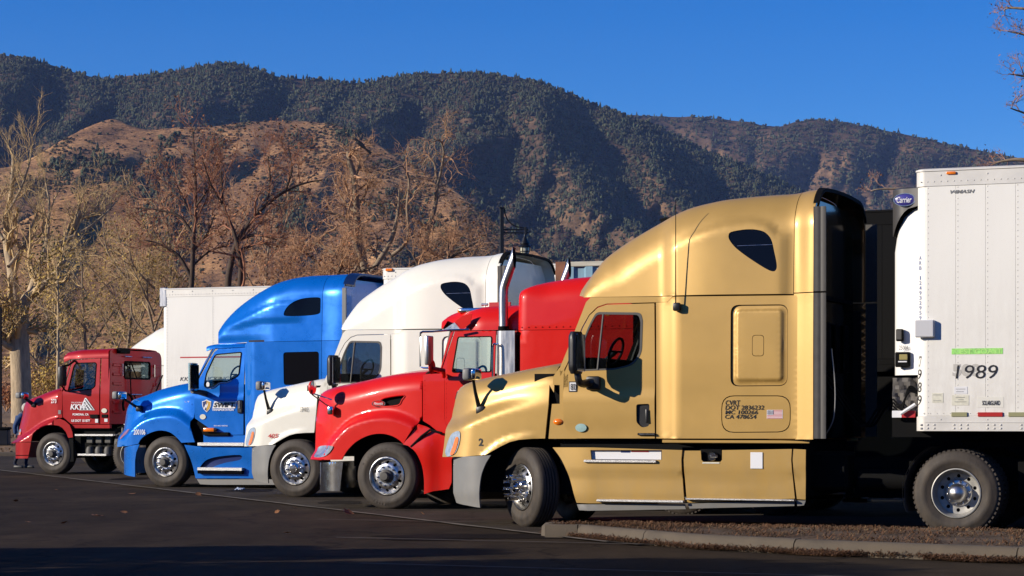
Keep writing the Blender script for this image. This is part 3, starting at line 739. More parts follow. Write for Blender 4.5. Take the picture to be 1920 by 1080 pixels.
# lettering
def put(txt, x0, y0, x1, y1, m, yo=0., root=gold, G=GP, surf=None, **k):
    a, c = G.L(x0, y1, yo), G.L(x1, y0, yo); return lettering(txt, a[0], a[1], c[0], c[1], m, root, y=(yo if surf is None else 0)-.006, surf=surf, **k)
for t_, x0, y0, x1, y1 in (('CVRT', 1360.5, 750, 1388, 760.5), ('DOT 2836232', 1360, 759.5, 1432.5, 769), ('MC 100266', 1360, 768.5, 1421, 777.5), ('CA 478654', 1359.5, 777, 1418, 786)):
    put(t_, x0, y0+.4, x1, y1-.8, M_INK, bold=.010, shear=.12)
put('2', 890, 822, 899, 836.5, M_INK, .0, surf=gi['SHD'], bold=.03)
a, c = L(1068.5, 733, .09), L(1080.5, 717, .09); MB().box(a[0], c[0], .078, .086, a[1], c[1]).build('number_plate', M_PAPERW, gold); MB().box(a[0]-.01, c[0]+.01, .080, .088, a[1]-.012, c[1]+.012).build('number_plate_border', M_INK, gold)
put('80', 1070, 719.5, 1079, 731, M_INK, .076, bold=.01)
a, c = L(1197, 816, .09), L(1229, 812, .09); MB().box(a[0], c[0], .055, .085, a[1], c[1], .003).build('door_badge', M_CHASS, gold)
put('FREIGHTLINER', 1198.5, 812.8, 1227.5, 815.3, M_STEEL, .052)
b = MB(); e_ = L(1090, 802, .08); b.lathe([(0, -.004), (.5, -.002), (.5, .004)], 24); o = b.build('round_sticker', mat('hologram_sticker', (.42, .62, .58), .3, .3, .3, var=.3, vscale=30), gold); o.scale = (.145*.5*1.0, 1, .10*.5*1.05); o.location = (e_[0], .066, e_[1]); o.scale = (.145, 1, .10)
# flag
fl = empty('flag_decal', (0, 0, 0), 0, gold); a, c = L(1438.5, 784.5), L(1467, 769)
b = MB(); w_, h_ = c[0]-a[0], c[1]-a[1]
for i in range(0, 13, 2): b.box(a[0], c[0], -.004, -.001, a[1]+h_*i/13, a[1]+h_*(i+1)/13)
b.build('red_stripes', M_INKR, fl, False); MB().box(a[0]-.004, c[0]+.004, -.003, .002, a[1]-.003, c[1]+.003).build('white_field', M_INKW, fl)
MB().box(a[0], a[0]+w_*.42, -.006, -.001, a[1]+h_*6/13, c[1]).build('blue_canton', mat('canton_blue', (.05, .06, .14), .5), fl)
b = MB()
for i in range(5):
    for j in range(4):
        cx, cz = a[0]+w_*.42*(i+.5)/5, a[1]+h_*(6/13+(7/13)*(j+.5)/4); b.box(cx-.004, cx+.004, -.008, -.005, cz-.004, cz+.004)
b.build('stars', M_INKW, fl)
a, c = L(1197, 852, .05), L(1216, 847, .05)
MB().box(L(1184, 847, .05)[0], L(1216, 847, .05)[0], .05, .056, L(1184, 847.5, .05)[1], L(1184, 843, .05)[1]).build('step_sticker_red', M_INKR, gold)
MB().box(L(1164, 847, .05)[0], L(1181, 847, .05)[0], .05, .056, L(1184, 848.5, .05)[1], L(1184, 844, .05)[1]).build('step_sticker_blue', M_NAVY, gold)
# ------------------------------------------------------------------ ground
def gpt(px, py, z=0.):
    d = F*(CH-z)/(py-HOR); return ((px-960)/F*d, d)
def asphalt_mat(name, col, var, cracks=0., joint=None, grit=.5):
    m = bpy.data.materials.new(name); m.use_nodes = True; t = m.node_tree; b = t.nodes['Principled BSDF']; b.inputs['Roughness'].default_value = .88; b.inputs['Specular IOR Level'].default_value = .08
    tc = t.nodes.new('ShaderNodeTexCoord')
    def N(sc, det, rough=.6, stretch=None):
        n = t.nodes.new('ShaderNodeTexNoise'); n.inputs['Scale'].default_value = sc; n.inputs['Detail'].default_value = det; n.inputs['Roughness'].default_value = rough
        src = tc.outputs['Object']
        if stretch:
            mp = t.nodes.new('ShaderNodeMapping'); mp.inputs['Scale'].default_value = stretch; t.links.new(src, mp.inputs[0]); src = mp.outputs[0]
        t.links.new(src, n.inputs['Vector']); return n.outputs[0]
    def MR(v, a, b_, c, d):
        n = t.nodes.new('ShaderNodeMapRange'); 
        for i, q in enumerate((a, b_, c, d)): n.inputs[i+1].default_value = q
        t.links.new(v, n.inputs[0]); return n.outputs[0]
    def MUL(a, b_):
        n = t.nodes.new('ShaderNodeMath'); n.operation = 'MULTIPLY'; t.links.new(a, n.inputs[0]); t.links.new(b_, n.inputs[1]); return n.outputs[0]
    f = MUL(MR(N(.22, 5), .3, .7, 1-var*.6, 1+var*.6), MR(N(1.1, 6, .7, (1, .35, 1)), .3, .7, 1-var, 1+var))
    f = MUL(f, MR(N(70, 3, .8), .25, .75, 1-grit, 1+grit))
    f = MUL(f, MR(N(.9, 3, .5, (.5, 1.6, 1)), .60, .72, 1, .55))
    if cracks:
        vo = t.nodes.new('ShaderNodeTexVoronoi'); vo.feature = 'DISTANCE_TO_EDGE'; vo.inputs['Scale'].default_value = .33
        nz = t.nodes.new('ShaderNodeTexNoise'); nz.inputs['Scale'].default_value = 1.3; nz.inputs['Detail'].default_value = 5; t.links.new(tc.outputs['Object'], nz.inputs['Vector'])
        mxv = t.nodes.new('ShaderNodeVectorMath'); mxv.operation = 'MULTIPLY_ADD'; mxv.inputs[1].default_value = (.9, .9, .9); t.links.new(nz.outputs['Color'], mxv.inputs[0]); t.links.new(tc.outputs['Object'], mxv.inputs[2]); t.links.new(mxv.outputs[0], vo.inputs['Vector'])
        f = MUL(f, MR(vo.outputs[0], .0, .012, 1-cracks, 1))
    sc = t.nodes.new('ShaderNodeVectorMath'); sc.operation = 'SCALE'; sc.inputs[0].default_value = col; t.links.new(f, sc.inputs['Scale']); t.links.new(sc.outputs[0], b.inputs['Base Color'])
    bp = t.nodes.new('ShaderNodeBump'); bp.inputs['Strength'].default_value = .8; bp.inputs['Distance'].default_value = .008; t.links.new(N(110, 4, .8), bp.inputs['Height']); t.links.new(bp.outputs[0], b.inputs['Normal'])
    return m
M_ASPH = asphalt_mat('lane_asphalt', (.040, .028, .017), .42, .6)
M_SLAB = asphalt_mat('parking_slab_asphalt', (.060, .048, .036), .28, .35, grit=.4)
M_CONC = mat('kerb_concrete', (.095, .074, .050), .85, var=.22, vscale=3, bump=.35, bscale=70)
M_DIRT = mat('dirt', (.075, .046, .026), .95, var=.45, vscale=5, bump=.8, bscale=30)
def sheet(name, pts, z, m, kind='structure'):
    me = bpy.data.meshes.new(name); me.from_pydata([(x, y, z) for x, y in pts], [], [list(range(len(pts)))]); me.materials.append(m); o = bpy.data.objects.new(name, me); COL.objects.link(o); o['kind'] = kind; return o
def axis_pts(inner, lim):
    """grid lines: even steps inside, widening towards the limit"""
    a = list(np.arange(inner[0], inner[1]+.01, inner[2])); s_ = inner[2]; x = a[-1]
    while x < lim[1]: s_ *= 1.35; x += s_; a.append(min(x, lim[1]))
    x = a[0]; s_ = inner[2]
    while x > lim[0]: s_ *= 1.35; x -= s_; a.insert(0, max(x, lim[0]))
    return a
def ground_z(x, y):
    """flat at the lot, a low bank behind the far kerb, then the rising foot of the hills"""
    b = 1.5*sstep(79, 104, y+ .25*x*0)+.25*noise.noise(Vector((x*.05, y*.05, 0)))*sstep(79, 100, y)
    return -.012*(y < 78)+b+6.0*sstep(170, 700, y)+14*sstep(600, 1500, y)-(.0 if y > -100 else 0)
xs_ = axis_pts((-60, 60, 3), (-9000, 9000)); ys_ = axis_pts((76, 130, 2), (-3000, 12000))
M_FIELD = mat('dry_ground', (.20, .125, .062), .95, var=.45, vscale=.35, bump=.8, bscale=5)
b = MB(); b.grid([[(x, y, ground_z(x, y)) for x in xs_] for y in ys_]); o = b.build('ground', M_FIELD, recalc=False, ang=180); o['kind'] = 'structure'
# lot surfaces, each a few millimetres above the last
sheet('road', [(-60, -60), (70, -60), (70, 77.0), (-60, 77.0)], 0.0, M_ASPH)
e0, e1 = gpt(0, 882), gpt(925, 992)
dx, dy = (e1[0]-e0[0]), (e1[1]-e0[1]); k = lambda t: (e0[0]+dx*t, e0[1]+dy*t)
slab_edge = [k(-.62), k(-.3), k(0), k(.35), k(.7), k(1.0), k(1.12)]
sheet('parking_slab', [(slab_edge[0][0], 77.0)]+slab_edge+[(2.0, 24.9), (70, 2), (70, 77.0)], .014, M_SLAB)
# gutter seam: a shallow concrete band along the slab's edge, broken here and there
b = MB(); nrm = Vector((-dy, dx)).normalized()*-1; rs = random.Random(4); w2 = .08
for i in range(60):
    t0, t1 = i/60*1.5-.4, (i+1.002)/60*1.5-.4; p, q = k(t0), k(t1); w1 = w2 if i else .08; w2 = .05+.06*rs.random()
    b.box(0, 0, 0, 0, 0, 0) if False else b.add([(p[0], p[1], .019), (q[0], q[1], .019), (q[0]+nrm.x*w2, q[1]+nrm.y*w2, .017), (p[0]+nrm.x*w1, p[1]+nrm.y*w1, .017)], [[0, 1, 2, 3]])
b.v = [tuple(v) for v in b.v]; o = b.build('gutter_seam', mat('seam_sand', (.13, .105, .075), .95, var=.5, vscale=3), recalc=False); o['kind'] = 'structure'
# expansion joints across the slab
b = MB()
for j in range(-3, 12):
    base = k(1.0); p0 = Vector(base)+Vector((-sin(ANG), cos(ANG)))*0+Vector((sin(ANG), cos(ANG)))*(j*3.9+1.2)*1.0
    d_ = Vector((cos(ANG), -sin(ANG))); a_ = p0-d_*(3+j*2.2); c_ = p0+d_*45; w_ = Vector((sin(ANG), cos(ANG)))*.05
    if a_.y > 76: continue
    b.add([(a_.x, a_.y, .020), (c_.x, c_.y, .020), (c_.x+w_.x, c_.y+w_.y, .020), (a_.x+w_.x, a_.y+w_.y, .020)], [[0, 1, 2, 3]])
o = b.build('bay_line', mat('faded_line', (.085, .073, .058), .9, var=.5, vscale=2), recalc=False); o['kind'] = 'structure'
# far kerb
def kerb(name, line, h, wtop, seglen, m, jitter=.004, parent=None):
    """cast kerb stones laid end to end along a line; wtop to its left side"""
    L_ = [0]; P = [Vector(p) for p in line]
    for i in range(len(P)-1): L_.append(L_[-1]+(P[i+1]-P[i]).length)
    def at(s_):
        for i in range(len(P)-1):
            if s_ <= L_[i+1] or i == len(P)-2:
                d = (P[i+1]-P[i]).normalized(); return P[i]+d*(s_-L_[i]), d
    rr = random.Random(3); s0 = 0
    while s0 < L_[-1]-.02:
        s1 = min(s0+seglen*(.9+.2*rr.random()), L_[-1]); n = 4; vs = []; fs = []; dz = rr.uniform(-jitter, jitter)
        for i in range(n+1):
            p, d = at(s0+.006+(s1-s0-.012)*i/n); lft = Vector((-d.y, d.x))
            for (o_, z) in ((0, -.05), (.008, .02), (.022, h*.72), (.05, h-.006), (.075, h), (wtop-.012, h), (wtop, h-.012), (wtop, -.05)):
                q = p+lft*o_; vs.append((q.x, q.y, z+dz))
        c = 8
        for i in range(n):
            for j in range(c-1): fs.append([i*c+j, (i+1)*c+j, (i+1)*c+j+1, i*c+j+1])
        fs.append(list(range(c))); fs.append([n*c+j for j in range(c)][::-1])
        b = MB(); b.add(vs, fs); o = b.build('kerb_stone', m, parent, ang=50); s0 = s1
    return
kr = empty('far_kerb', (0, 0, 0)); tag(kr, 'low pale concrete kerb along the far edge of the truck lot before the bank', 'kerb')
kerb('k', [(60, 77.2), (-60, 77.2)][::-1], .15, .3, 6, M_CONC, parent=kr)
# traffic island in the right foreground
isl = empty('traffic_island', (0, 0, 0)); tag(isl, 'long concrete kerbed island with dry needles and dirt in the right foreground', 'traffic island')
f_ = [gpt(*q) for q in ((1022, 1003), (1120, 1013), (1300, 1030), (1500, 1040), (1700, 1048), (1940, 1058))]
f_ += [(6.4, 19.2), (9, 17.2), (13, 14.6)]
t_ = [gpt(*q, .15) for q in ((1026, 982), (1200, 984), (1450, 986), (1700, 989), (1940, 993))]; t_ += [(9, 23.4), (14, 21.2)]
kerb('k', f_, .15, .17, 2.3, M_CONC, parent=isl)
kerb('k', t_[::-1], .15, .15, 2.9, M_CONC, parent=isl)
b = MB(); nose = [f_[0], (f_[0][0]-.05, (f_[0][1]*.6+t_[0][1]*.4)), t_[0]]
nz = [(p[0], p[1]) for p in catmull(nose, 4)]; ins = (f_[0][0]+.28, f_[0][1]-.12)
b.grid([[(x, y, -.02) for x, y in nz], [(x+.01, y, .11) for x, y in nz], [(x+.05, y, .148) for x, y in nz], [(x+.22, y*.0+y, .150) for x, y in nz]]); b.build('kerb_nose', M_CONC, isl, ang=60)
fi = f_; Pf = np.array(f_[0:]); Pt = np.array(t_)
def lerpl(P, t):
    i = min(int(t*(len(P)-1)), len(P)-2); u = t*(len(P)-1)-i; return P[i]*(1-u)+P[i+1]*u
rows = []
for i in range(121):
    t = i/120; a_ = lerpl(Pf, t)+np.array((.02, .15)); c_ = lerpl(Pt, t)-np.array((.02, .06)); row = []
    for j in range(13):
        u = j/12; p = a_*(1-u)+c_*u; row.append((p[0]+.06, p[1], .118+.05*sin(pi*u)*min(1, t*6)+.020*noise.noise(Vector((p[0]*4, p[1]*4, 3)))))
    rows.append(row)
MB().grid(rows).build('dirt_fill', M_DIRT, isl, ang=180, recalc=False)
# dry needles and grass on and in front of the island: thin curved blades
def litter_blades(name, n, where, m, seed, ln=(.04, .11), wd=.004, parent=None, label=None):
    rr = random.Random(seed); vs = []; fs = []
    for i in range(n):
        x, y, z = where(rr); a = rr.uniform(0, 2*pi); l = rr.uniform(*ln); up = rr.uniform(0, .45)*l; c, s_ = cos(a), sin(a); o = len(vs); w_ = wd*rr.uniform(.6, 1.4)
        vs += [(x-s_*w_, y+c*w_, z+.002), (x+s_*w_, y-c*w_, z+.002), (x+c*l*.5+s_*w_, y+s_*l*.5-c*w_, z+up), (x+c*l*.5-s_*w_, y+s_*l*.5+c*w_, z+up), (x+c*l, y+s_*l, z+up*.5+.004)]
        fs += [[o, o+1, o+2, o+3], [o+3, o+2, o+4]]
    b = MB(); b.v = vs; b.f = fs; b.mi = [0]*len(fs); o = b.build(name, m, parent, smooth=False, recalc=False); tag(o, label, None, None, 'stuff'); return o
M_NEED = mat('dry_needles', (.15, .070, .028), .9, var=.5, vscale=20)
M_NEED2 = mat('pale_dry_grass', (.20, .125, .055), .9, var=.5, vscale=20)
def on_island(rr):
    while True:
        t = rr.random()*.75; u = rr.random(); a_ = lerpl(Pf, t)+np.array((.02, .17)); c_ = lerpl(Pt, t); p = a_*(1-u)+c_*u
        if noise.noise(Vector((p[0]*2.2, p[1]*2.2, 0))) > rr.uniform(-.35, .25): return p[0]+.05, p[1], .13+.05*sin(pi*u)*min(1, t*6)
def at_gutter(rr):
    while True:
        t = rr.random()*.75; a_ = lerpl(Pf, t); d = abs(rr.gauss(0, .10)); q = noise.noise(Vector((a_[0]*1.5, 7, 0)))
        if d < .02+.22*max(0, q+.25): return a_[0]-.3*d, a_[1]-d+.01, .003+max(0, .05-d*.3)*rr.random()
litter_blades('dry_needles', 9000, on_island, M_NEED, 1, label='rust brown dry needles strewn over the dirt of the kerbed island')
litter_blades('dry_grass', 3500, on_island, M_NEED2, 2, ln=(.03, .09), label='straw coloured grass scraps lying on the kerbed island')
litter_blades('needle_drift', 9000, at_gutter, M_NEED, 3, label='drift of brown needles lying along the foot of the island kerb')
# stray leaves, each a small curled leaf
def leaf_mesh():
    pts = [(0, 0), (.3, .12), (.55, .42), (.35, .5), (.5, .8), (.2, .72), (0, 1.05), (-.2, .72), (-.5, .8), (-.35, .5), (-.55, .42), (-.3, .12)]
    b = MB(); vs = [(x, y-.5, .28*x*x+.15*(y-.5)**2+.03) for x, y in pts]+[(0, -.1, .0)]; b.add(vs, [[12, i, (i+1) % 12] for i in range(12)]); return b
lm = None; rs = random.Random(11)
spots = [(183, 970, .15, 1), (247, 928, .12, 0), (232, 963, .09, 0), (652, 964, .16, 1), (372, 929, .10, 1), (793, 966, .07, 0), (51, 981, .07, 0), (30, 941, .07, 0), (120, 983, .07, 2), (540, 1002, .09, 0), (555, 954, .06, 2), (105, 920, .06, 2), (520, 962, .07, 0), (345, 996, .06, 2), (1395, 1018, .05, 0), (858, 922, .05, 2), (660, 968, .07, 0), (190, 974, .07, 0)]
M_LEAF = mat('fallen_leaf', (.24, .10, .035), .85, var=.4, vscale=12)
names = {0: 'small flat brown leaf', 1: 'large curled rust brown leaf', 2: 'tiny dark leaf scrap'}
for i, (px, py, s_, kd) in enumerate(spots[:13]):
    x, y = gpt(px, py)
    o = leaf_mesh().build('fallen_leaf', M_LEAF, ang=180) if lm is None else bpy.data.objects.new('fallen_leaf', lm)
    if lm is None: lm = o.data
    else: COL.objects.link(o)
    o.location = (x, y, .016); o.rotation_euler = (rs.uniform(-.5, .5), rs.uniform(-.5, .5), rs.uniform(0, 6)); o.scale = (s_*1.2, s_*1.2, s_*1.3)
    near = 'on the lane left of centre' if px > 480 else ('on the lane, far left' if px < 140 else 'on the lane before the blue truck')
    ordn = ['first', 'second', 'third', 'fourth', 'fifth'][sum(1 for q in spots[:i] if q[3] == kd and (('a' if q[0] > 480 else 'b' if q[0] < 140 else 'c') == ('a' if px > 480 else 'b' if px < 140 else 'c')))]
    tag(o, f'{names[kd]} {near}, {ordn} from the left', 'leaf', 'fallen leaves on the asphalt')
# crumpled plastic scrap by the blue truck
x, y = gpt(450, 920); b = MB(); rr = random.Random(5); n = 9
b.grid([[(x+(i-4)*.022+rr.uniform(-.01, .01), y+(j-3)*.05, .016+abs(noise.noise(Vector((i*.7, j*.9, 1))))*.09) for i in range(n)] for j in range(6)])
tag(b.build('plastic_scrap', mat('plastic_film', (.62, .66, .70), .4, 0, .2), ang=20), 'crumpled clear plastic scrap on the slab between blue and white trucks', 'litter')

# stains and patches worn into the paving
def stain(px, py, rx, ry, seed, m, z=.004, nm='oil_stain'):
    x0_, y0_ = gpt(px, py); pts = []
    for k in range(28):
        a = 2*pi*k/28; r = 1+.45*noise.noise(Vector((cos(a)*1.7, sin(a)*1.7, seed))); pts.append((x0_+rx*r*cos(a), y0_+ry*r*sin(a)))
    sheet(nm, pts, z, m)
M_DAMP = asphalt_mat('damp_asphalt', (.017, .012, .009), .5, 0)
for i, (px, py, rx, ry) in enumerate([(930, 1006, 1.3, .5), (1075, 1000, .6, .25), (800, 1012, .5, .2)]): stain(px, py, rx, ry, i+1, M_DAMP)
for i, (px, py, rx, ry) in enumerate([(640, 944, .35, .8), (470, 921, .4, .9), (240, 899, .4, 1.0)]): stain(px, py, rx, ry, i+20, M_DAMP, .0185)
# ------------------------------------------------------------------ trailers
def trailer(G, px, ytop, ybot, length, label, m=M_TWHITE, name='box_trailer', rivet_from=.0, rivet_to=6, step=.335, group='trailers behind the tractors', corner=.12, W=2.58, y0=-.04, panel_w=None, rivet_r=.006, wheels=True, skirt=None):
    root = G.root(name); tag(root, label, 'trailer', group); x0 = G.L(px, ytop, y0)[0]; zt = G.L(px, ytop, y0)[1]; zb = G.L(px, ybot, y0)[1]; x1 = x0+length; y1 = y0+W
    b = MB(); c = corner; prof = [(x1, y0), (x0+c, y0)]+[(x0+c-c*sin(t), y0+c-c*cos(t)) for t in lin(.2, pi/2, 6)]
    prof = prof+[(p[0], y1-(p[1]-y0)) for p in prof[::-1]]
    zr0, zr1 = zt-.20, zb+.17
    n = len(prof)
    for za, zb_, e, cur in ((zb, zr1, .010, 1), (zr1, zr0, 0, 0), (zr0, zt-.03, .012, 1)): pass
    def ring(e, z):
        cx, cy = (x0+x1)/2, (y0+y1)/2; return [(p[0]-(e if p[0] < cx else -e), p[1]-(e if p[1] < cy else -e), z) for p in prof]
    wl = MB(); wl.grid([ring(0, zr1)+[ring(0, zr1)[0]], ring(0, zr0)+[ring(0, zr0)[0]]]); wl.build('side_wall', m, root, recalc=False)
    # near side skin: one sheet between each pair of rivet lines
    pw = panel_w or step; xx = x0+corner+.0; sh_m = None
    while xx < x1-.05:
        e_ = min(pw, x1-xx)
        if sh_m is None or e_ < pw-1e-6: o_ = MB().box(0, e_-.003, -.0045, .002, 0, zr0-zr1-.004, .0015).build('side_panel', m, root); 
        else: o_ = bpy.data.objects.new('side_panel', sh_m); COL.objects.link(o_); o_.parent = root
        if e_ >= pw-1e-6: sh_m = o_.data
        o_.location = (xx, y0, zr1+.002); xx += pw
    tr = MB(); R = [ring(.0, zr0), ring(.012, zr0), ring(.012, zt-.035), ring(.0, zt-.035), ring(.022, zt-.03), ring(.022, zt-.012), ring(0, zt)]; tr.grid([r+[r[0]] for r in R]); tr.add(ring(0, zt), [list(range(n))]); tr.build('top_rail', M_TRAIL, root)
    tr = MB(); R = [ring(0, zb), ring(.012, zb), ring(.012, zr1-.012), ring(0, zr1-.002), ring(0, zr1)]; tr.grid([r+[r[0]] for r in R]); tr.add(ring(0, zb), [list(range(n))]); tr.box(x0+.1, x1, y0-.016, y0-.010, zb+.095, zb+.103); tr.build('bottom_rail', M_TRAIL, root)
    # rivets, hundreds of them
    rv = MB()
    def rivet(x, z, r=rivet_r, e=.0045): rv.add([(x-r, y0-e, z-r), (x+r, y0-e, z-r), (x+r, y0-e, z+r), (x-r, y0-e, z+r), (x-r*.45, y0-e-r*.7, z-r*.45), (x+r*.45, y0-e-r*.7, z-r*.45), (x+r*.45, y0-e-r*.7, z+r*.45), (x-r*.45, y0-e-r*.7, z+r*.45)], [[0,1,5,4],[1,2,6,5],[2,3,7,6],[3,0,4,7],[4,5,6,7]])
    x = x0+corner+.02
    while x < min(x1, x0+rivet_to):
        z = zr1+.03
        while z < zr0: rivet(x, z); z += .064
        x += step
    x = x0+.06; k = 0
    while x < min(x1, x0+rivet_to):
        rivet(x, zr0+.05, rivet_r*1.2, .012); rivet(x+.03, zr1+.028)
        if k % 5 < 3: rivet(x, zb+.03, rivet_r*2.0, .012); rivet(x, zb+.07, rivet_r*2.0, .012)
        if k % 7 == 3: rivet(x, zr0+.12, rivet_r*1.6, .012); rivet(x, zb+.13, rivet_r*1.3, .012)
        x += .075; k += 1
    o = rv.build('rivets', M_TRAIL, root, smooth=False, recalc=False); o['kind'] = 'stuff'
    if panel_w:
        pass
    if wheels:
        b = MB(); b.box(x1-3.2, x1-.6, y0+.5, y1-.5, .75, zb); b.box(x0+.6, x1-.2, y0+.85, y0+.97, zb-.14, zb); b.box(x0+.6, x1-.2, y1-.97, y1-.85, zb-.14, zb); b.build('subframe', M_CHASS, root)
        for dx in (1.1, 2.4):
            wheel(root, (x1-dx-.2, y0+.05, WR), 'drive', nut='bolt', lugs=True); dark_wheel(root, (x1-dx-.2, y0+.39, WR)); wheel(root, (x1-dx-.2, y1-.05, WR), 'drive', nut='bolt', flip=True, lugs=True)
        b = MB(); b.box(x0+2.6, x0+2.75, y0+.4, y0+.55, .25, zb, .01); b.box(x0+2.5, x0+2.85, y0+.35, y0+.6, .2, .25, .01); b.build('landing_gear', M_DGREY, root)
        b = MB(); b.box(x0+2.6, x0+2.75, y1-.55, y1-.4, .25, zb, .01); b.box(x0+2.5, x0+2.85, y1-.6, y1-.35, .2, .25, .01); b.build('landing_gear', M_DGREY, root)
    return root, dict(x0=x0, x1=x1, zt=zt, zb=zb, zr0=zr0, zr1=zr1, y0=y0, y1=y1, W=W)
# the refrigerated trailer behind the gold tractor
reef, ri = trailer(GP, 1717.5, 317.5, 808, 14.5, 'tall white refrigerated trailer with black number 1989, behind the gold truck', name='refrigerated_trailer', wheels=True, rivet_to=9)
L = GP.L; x0, y0, y1 = ri['x0'], ri['y0'], ri['y1']; Y = y0
# cooling unit
cu = empty('cooling_unit', (0, 0, 0), 0, reef)
zc0, zc1, zc2 = L(1690, 703)[1], L(1700, 380)[1], L(1700, 352)[1]
ux = L(1674, 600, .2)[0]
b = MB(); prof_z = [(zc0, 0), (L(0, 0)[1]*0+L(1690, 600)[1], 0), (L(1690, 470)[1], .0), (L(1690, 430)[1], .035), (L(1690, 405)[1], .10), (L(1695, 390)[1], .20), (L(1700, 384)[1], .34)]
def uring(z, inx, e=0.):
    xx = ux+inx-e; r = .22; P = [(x0, y0+.16-e)]+[(xx+r-r*sin(t), y0+.16-e+r-r*cos(t)) for t in lin(0, pi/2, 8)]
    P = [(x0, y0+.12-e)]+P[1:]
    return [(p[0], p[1], z) for p in P]+[(p[0], y1-(p[1]-y0), z) for p in P[::-1]]
b.grid([uring(z, q) for z, q in prof_z]); b.build('unit_cover', mat('gloss_white_cover', (.82, .81, .78), .35, 0, .4), cu)
b = MB(); zz = [(L(1690, 440)[1]-.0, -.012), (L(1690, 380)[1], -.015), (zc2, -.01), (zc2+.02, .03), (zc2+.03, .15)]
b.grid([uring(z, q+.0, .012) for z, q in zz]); b.add([p for p in uring(zc2+.03, .15, .0)], [list(range(len(uring(0, 0))))])
M_UNIT = mat('charcoal_unit', (.055, .052, .05), .45)
# the charcoal hood sweeps down to the front only
bb = MB(); rows = []
for i, t in enumerate(lin(0, 1, 16)):
    P = uring(0, 0, .014); rows.append(P)
base = uring(0, -.01, .012); nb_ = len(base)
low = []
for j, p in enumerate(base):
    tt = min(1, max(0, (x0-p[0])/(x0-ux))); low.append(L(1715, 385)[1]-(L(1715, 385)[1]-L(1675, 440)[1])*tt**2.6)
bb.grid([[(p[0], p[1], low[j]+(zc2-low[j])*t) for j, p in enumerate(base)] for t in lin(0, 1, 8)]+[[(p[0]+.03, p[1]+(.03 if p[1] < 1.2 else -.03), zc2+.02) for p in base], [(x0, max(y0+.3, min(y1-.3, p[1])), zc2+.03) for p in base]]); bb.build('unit_hood', M_UNIT, cu)
b = MB(); q = L(1696.5, 375, .12); b.lathe([(0, -.012), (.9, -.012), (1, -.004), (1, .01)], 28); o = b.build('badge', M_VIOLET, cu); o.scale = (.118, 1, .068); 
o.location = (q[0]+.005, y0+.135, q[1])
b = MB(); b.lathe([(1.0, -.008), (1.0, -.014), (1.10, -.014), (1.10, .01)], 28); o2 = b.build('badge_rim', M_ALU, cu); o2.scale = (.118, 1, .068); o2.location = o.location
a_, c_ = (q[0]-.085, q[1]-.035), (q[0]+.088, q[1]+.035); lettering('Carrier', a_[0], a_[1], c_[0], c_[1], M_INKW, cu, y=y0+.135-.018, shear=.25, bold=.01)
def bx(nm, x0p, y0p, x1p, y1p, ya, yb, m, par, bv=.004, yo=.1):
    p, r_ = L(x0p, y1p, yo), L(x1p, y0p, yo); return MB().box(p[0], r_[0], ya, yb, p[1], r_[1], bv).build(nm, m, par)
bx('vent', 1681, 617, 1694, 640, y0+.10, y0+.17, M_CHASS, cu, .01); bx('vent_lip', 1682.5, 619, 1692, 637, y0+.09, y0+.12, M_DGREY, cu)
bx('control_box', 1679.5, 660, 1706.5, 688.5, y0+.10, y0+.17, M_CHASS, cu, .01); bx('display', 1688, 664.5, 1703, 675, y0+.085, y0+.12, mat('olive_display', (.36, .30, .11), .3), cu); bx('switch_strip', 1686, 677, 1702, 679.5, y0+.085, y0+.12, M_INKW, cu, .001)
a_, c_ = L(1686.5, 656, .12), L(1704, 648, .12); lettering('2500A', a_[0], a_[1], c_[0], c_[1], M_DGREY, cu, y=y0+.140)
bx('hinge_box', 1717.5, 600, 1753, 633, y0-.07, y0, mat('light_grey_box', (.55, .55, .56), .5), reef, .01, -.04)
# lower nose with tarp, hoses and striped bar
b = MB(); rr = random.Random(8); xa = L(1676, 700, .25)[0]
b.grid([[(xa+(x0-xa)*i/12, y0+.22+.05*noise.noise(Vector((i*.45, j*.6, 2)))+.02*sin(i*1.3+j), L(1690, 772)[1]+(zc0-.03-L(1690, 772)[1])*j/9) for i in range(13)] for j in range(10)]); b.build('tarp', mat('dusty_tarp', (.12, .11, .10), .8, var=.4, vscale=6, bump=.6, bscale=9), reef)
for k_ in range(4):
    MB().tube(catmull([(xa+.02, y0+.16, L(0, 745)[1]*0+L(1690, 748)[1]-.04*k_), (xa+.12, y0+.12, L(1690, 760)[1]-.03*k_), (x0-.1, y0+.1, L(1690, 735)[1]+.02*k_), (x0+.02, y0+.14, L(1690, 740)[1])], 6), .012, 6).build('hose', M_CHASS, reef)
MB().tube([(x0-.02, y0+.06, L(1700, 758)[1]), (x0-.19, y0+.06, L(1700, 776)[1])], .02, 8).build('coupling', M_PAPERW, reef)
bx('striped_bar', 1674, 770, 1692, 783, y0+.10, y0+.14, M_INKW, reef, .002); bx('striped_bar', 1692, 770, 1717, 783, y0+.10, y0+.14, M_INKR, reef, .002)
MB().box(xa, x0+.4, y0+.2, y1-.2, L(1690, 800)[1]-.12, L(1690, 772)[1]).build('nose_frame', M_CHASS, reef)
MB().box(xa+.25, x0-.02, y0+.4, y1-.4, L(1690, 800)[1], zc0+.4).build('nose_core', M_CHASS, reef)
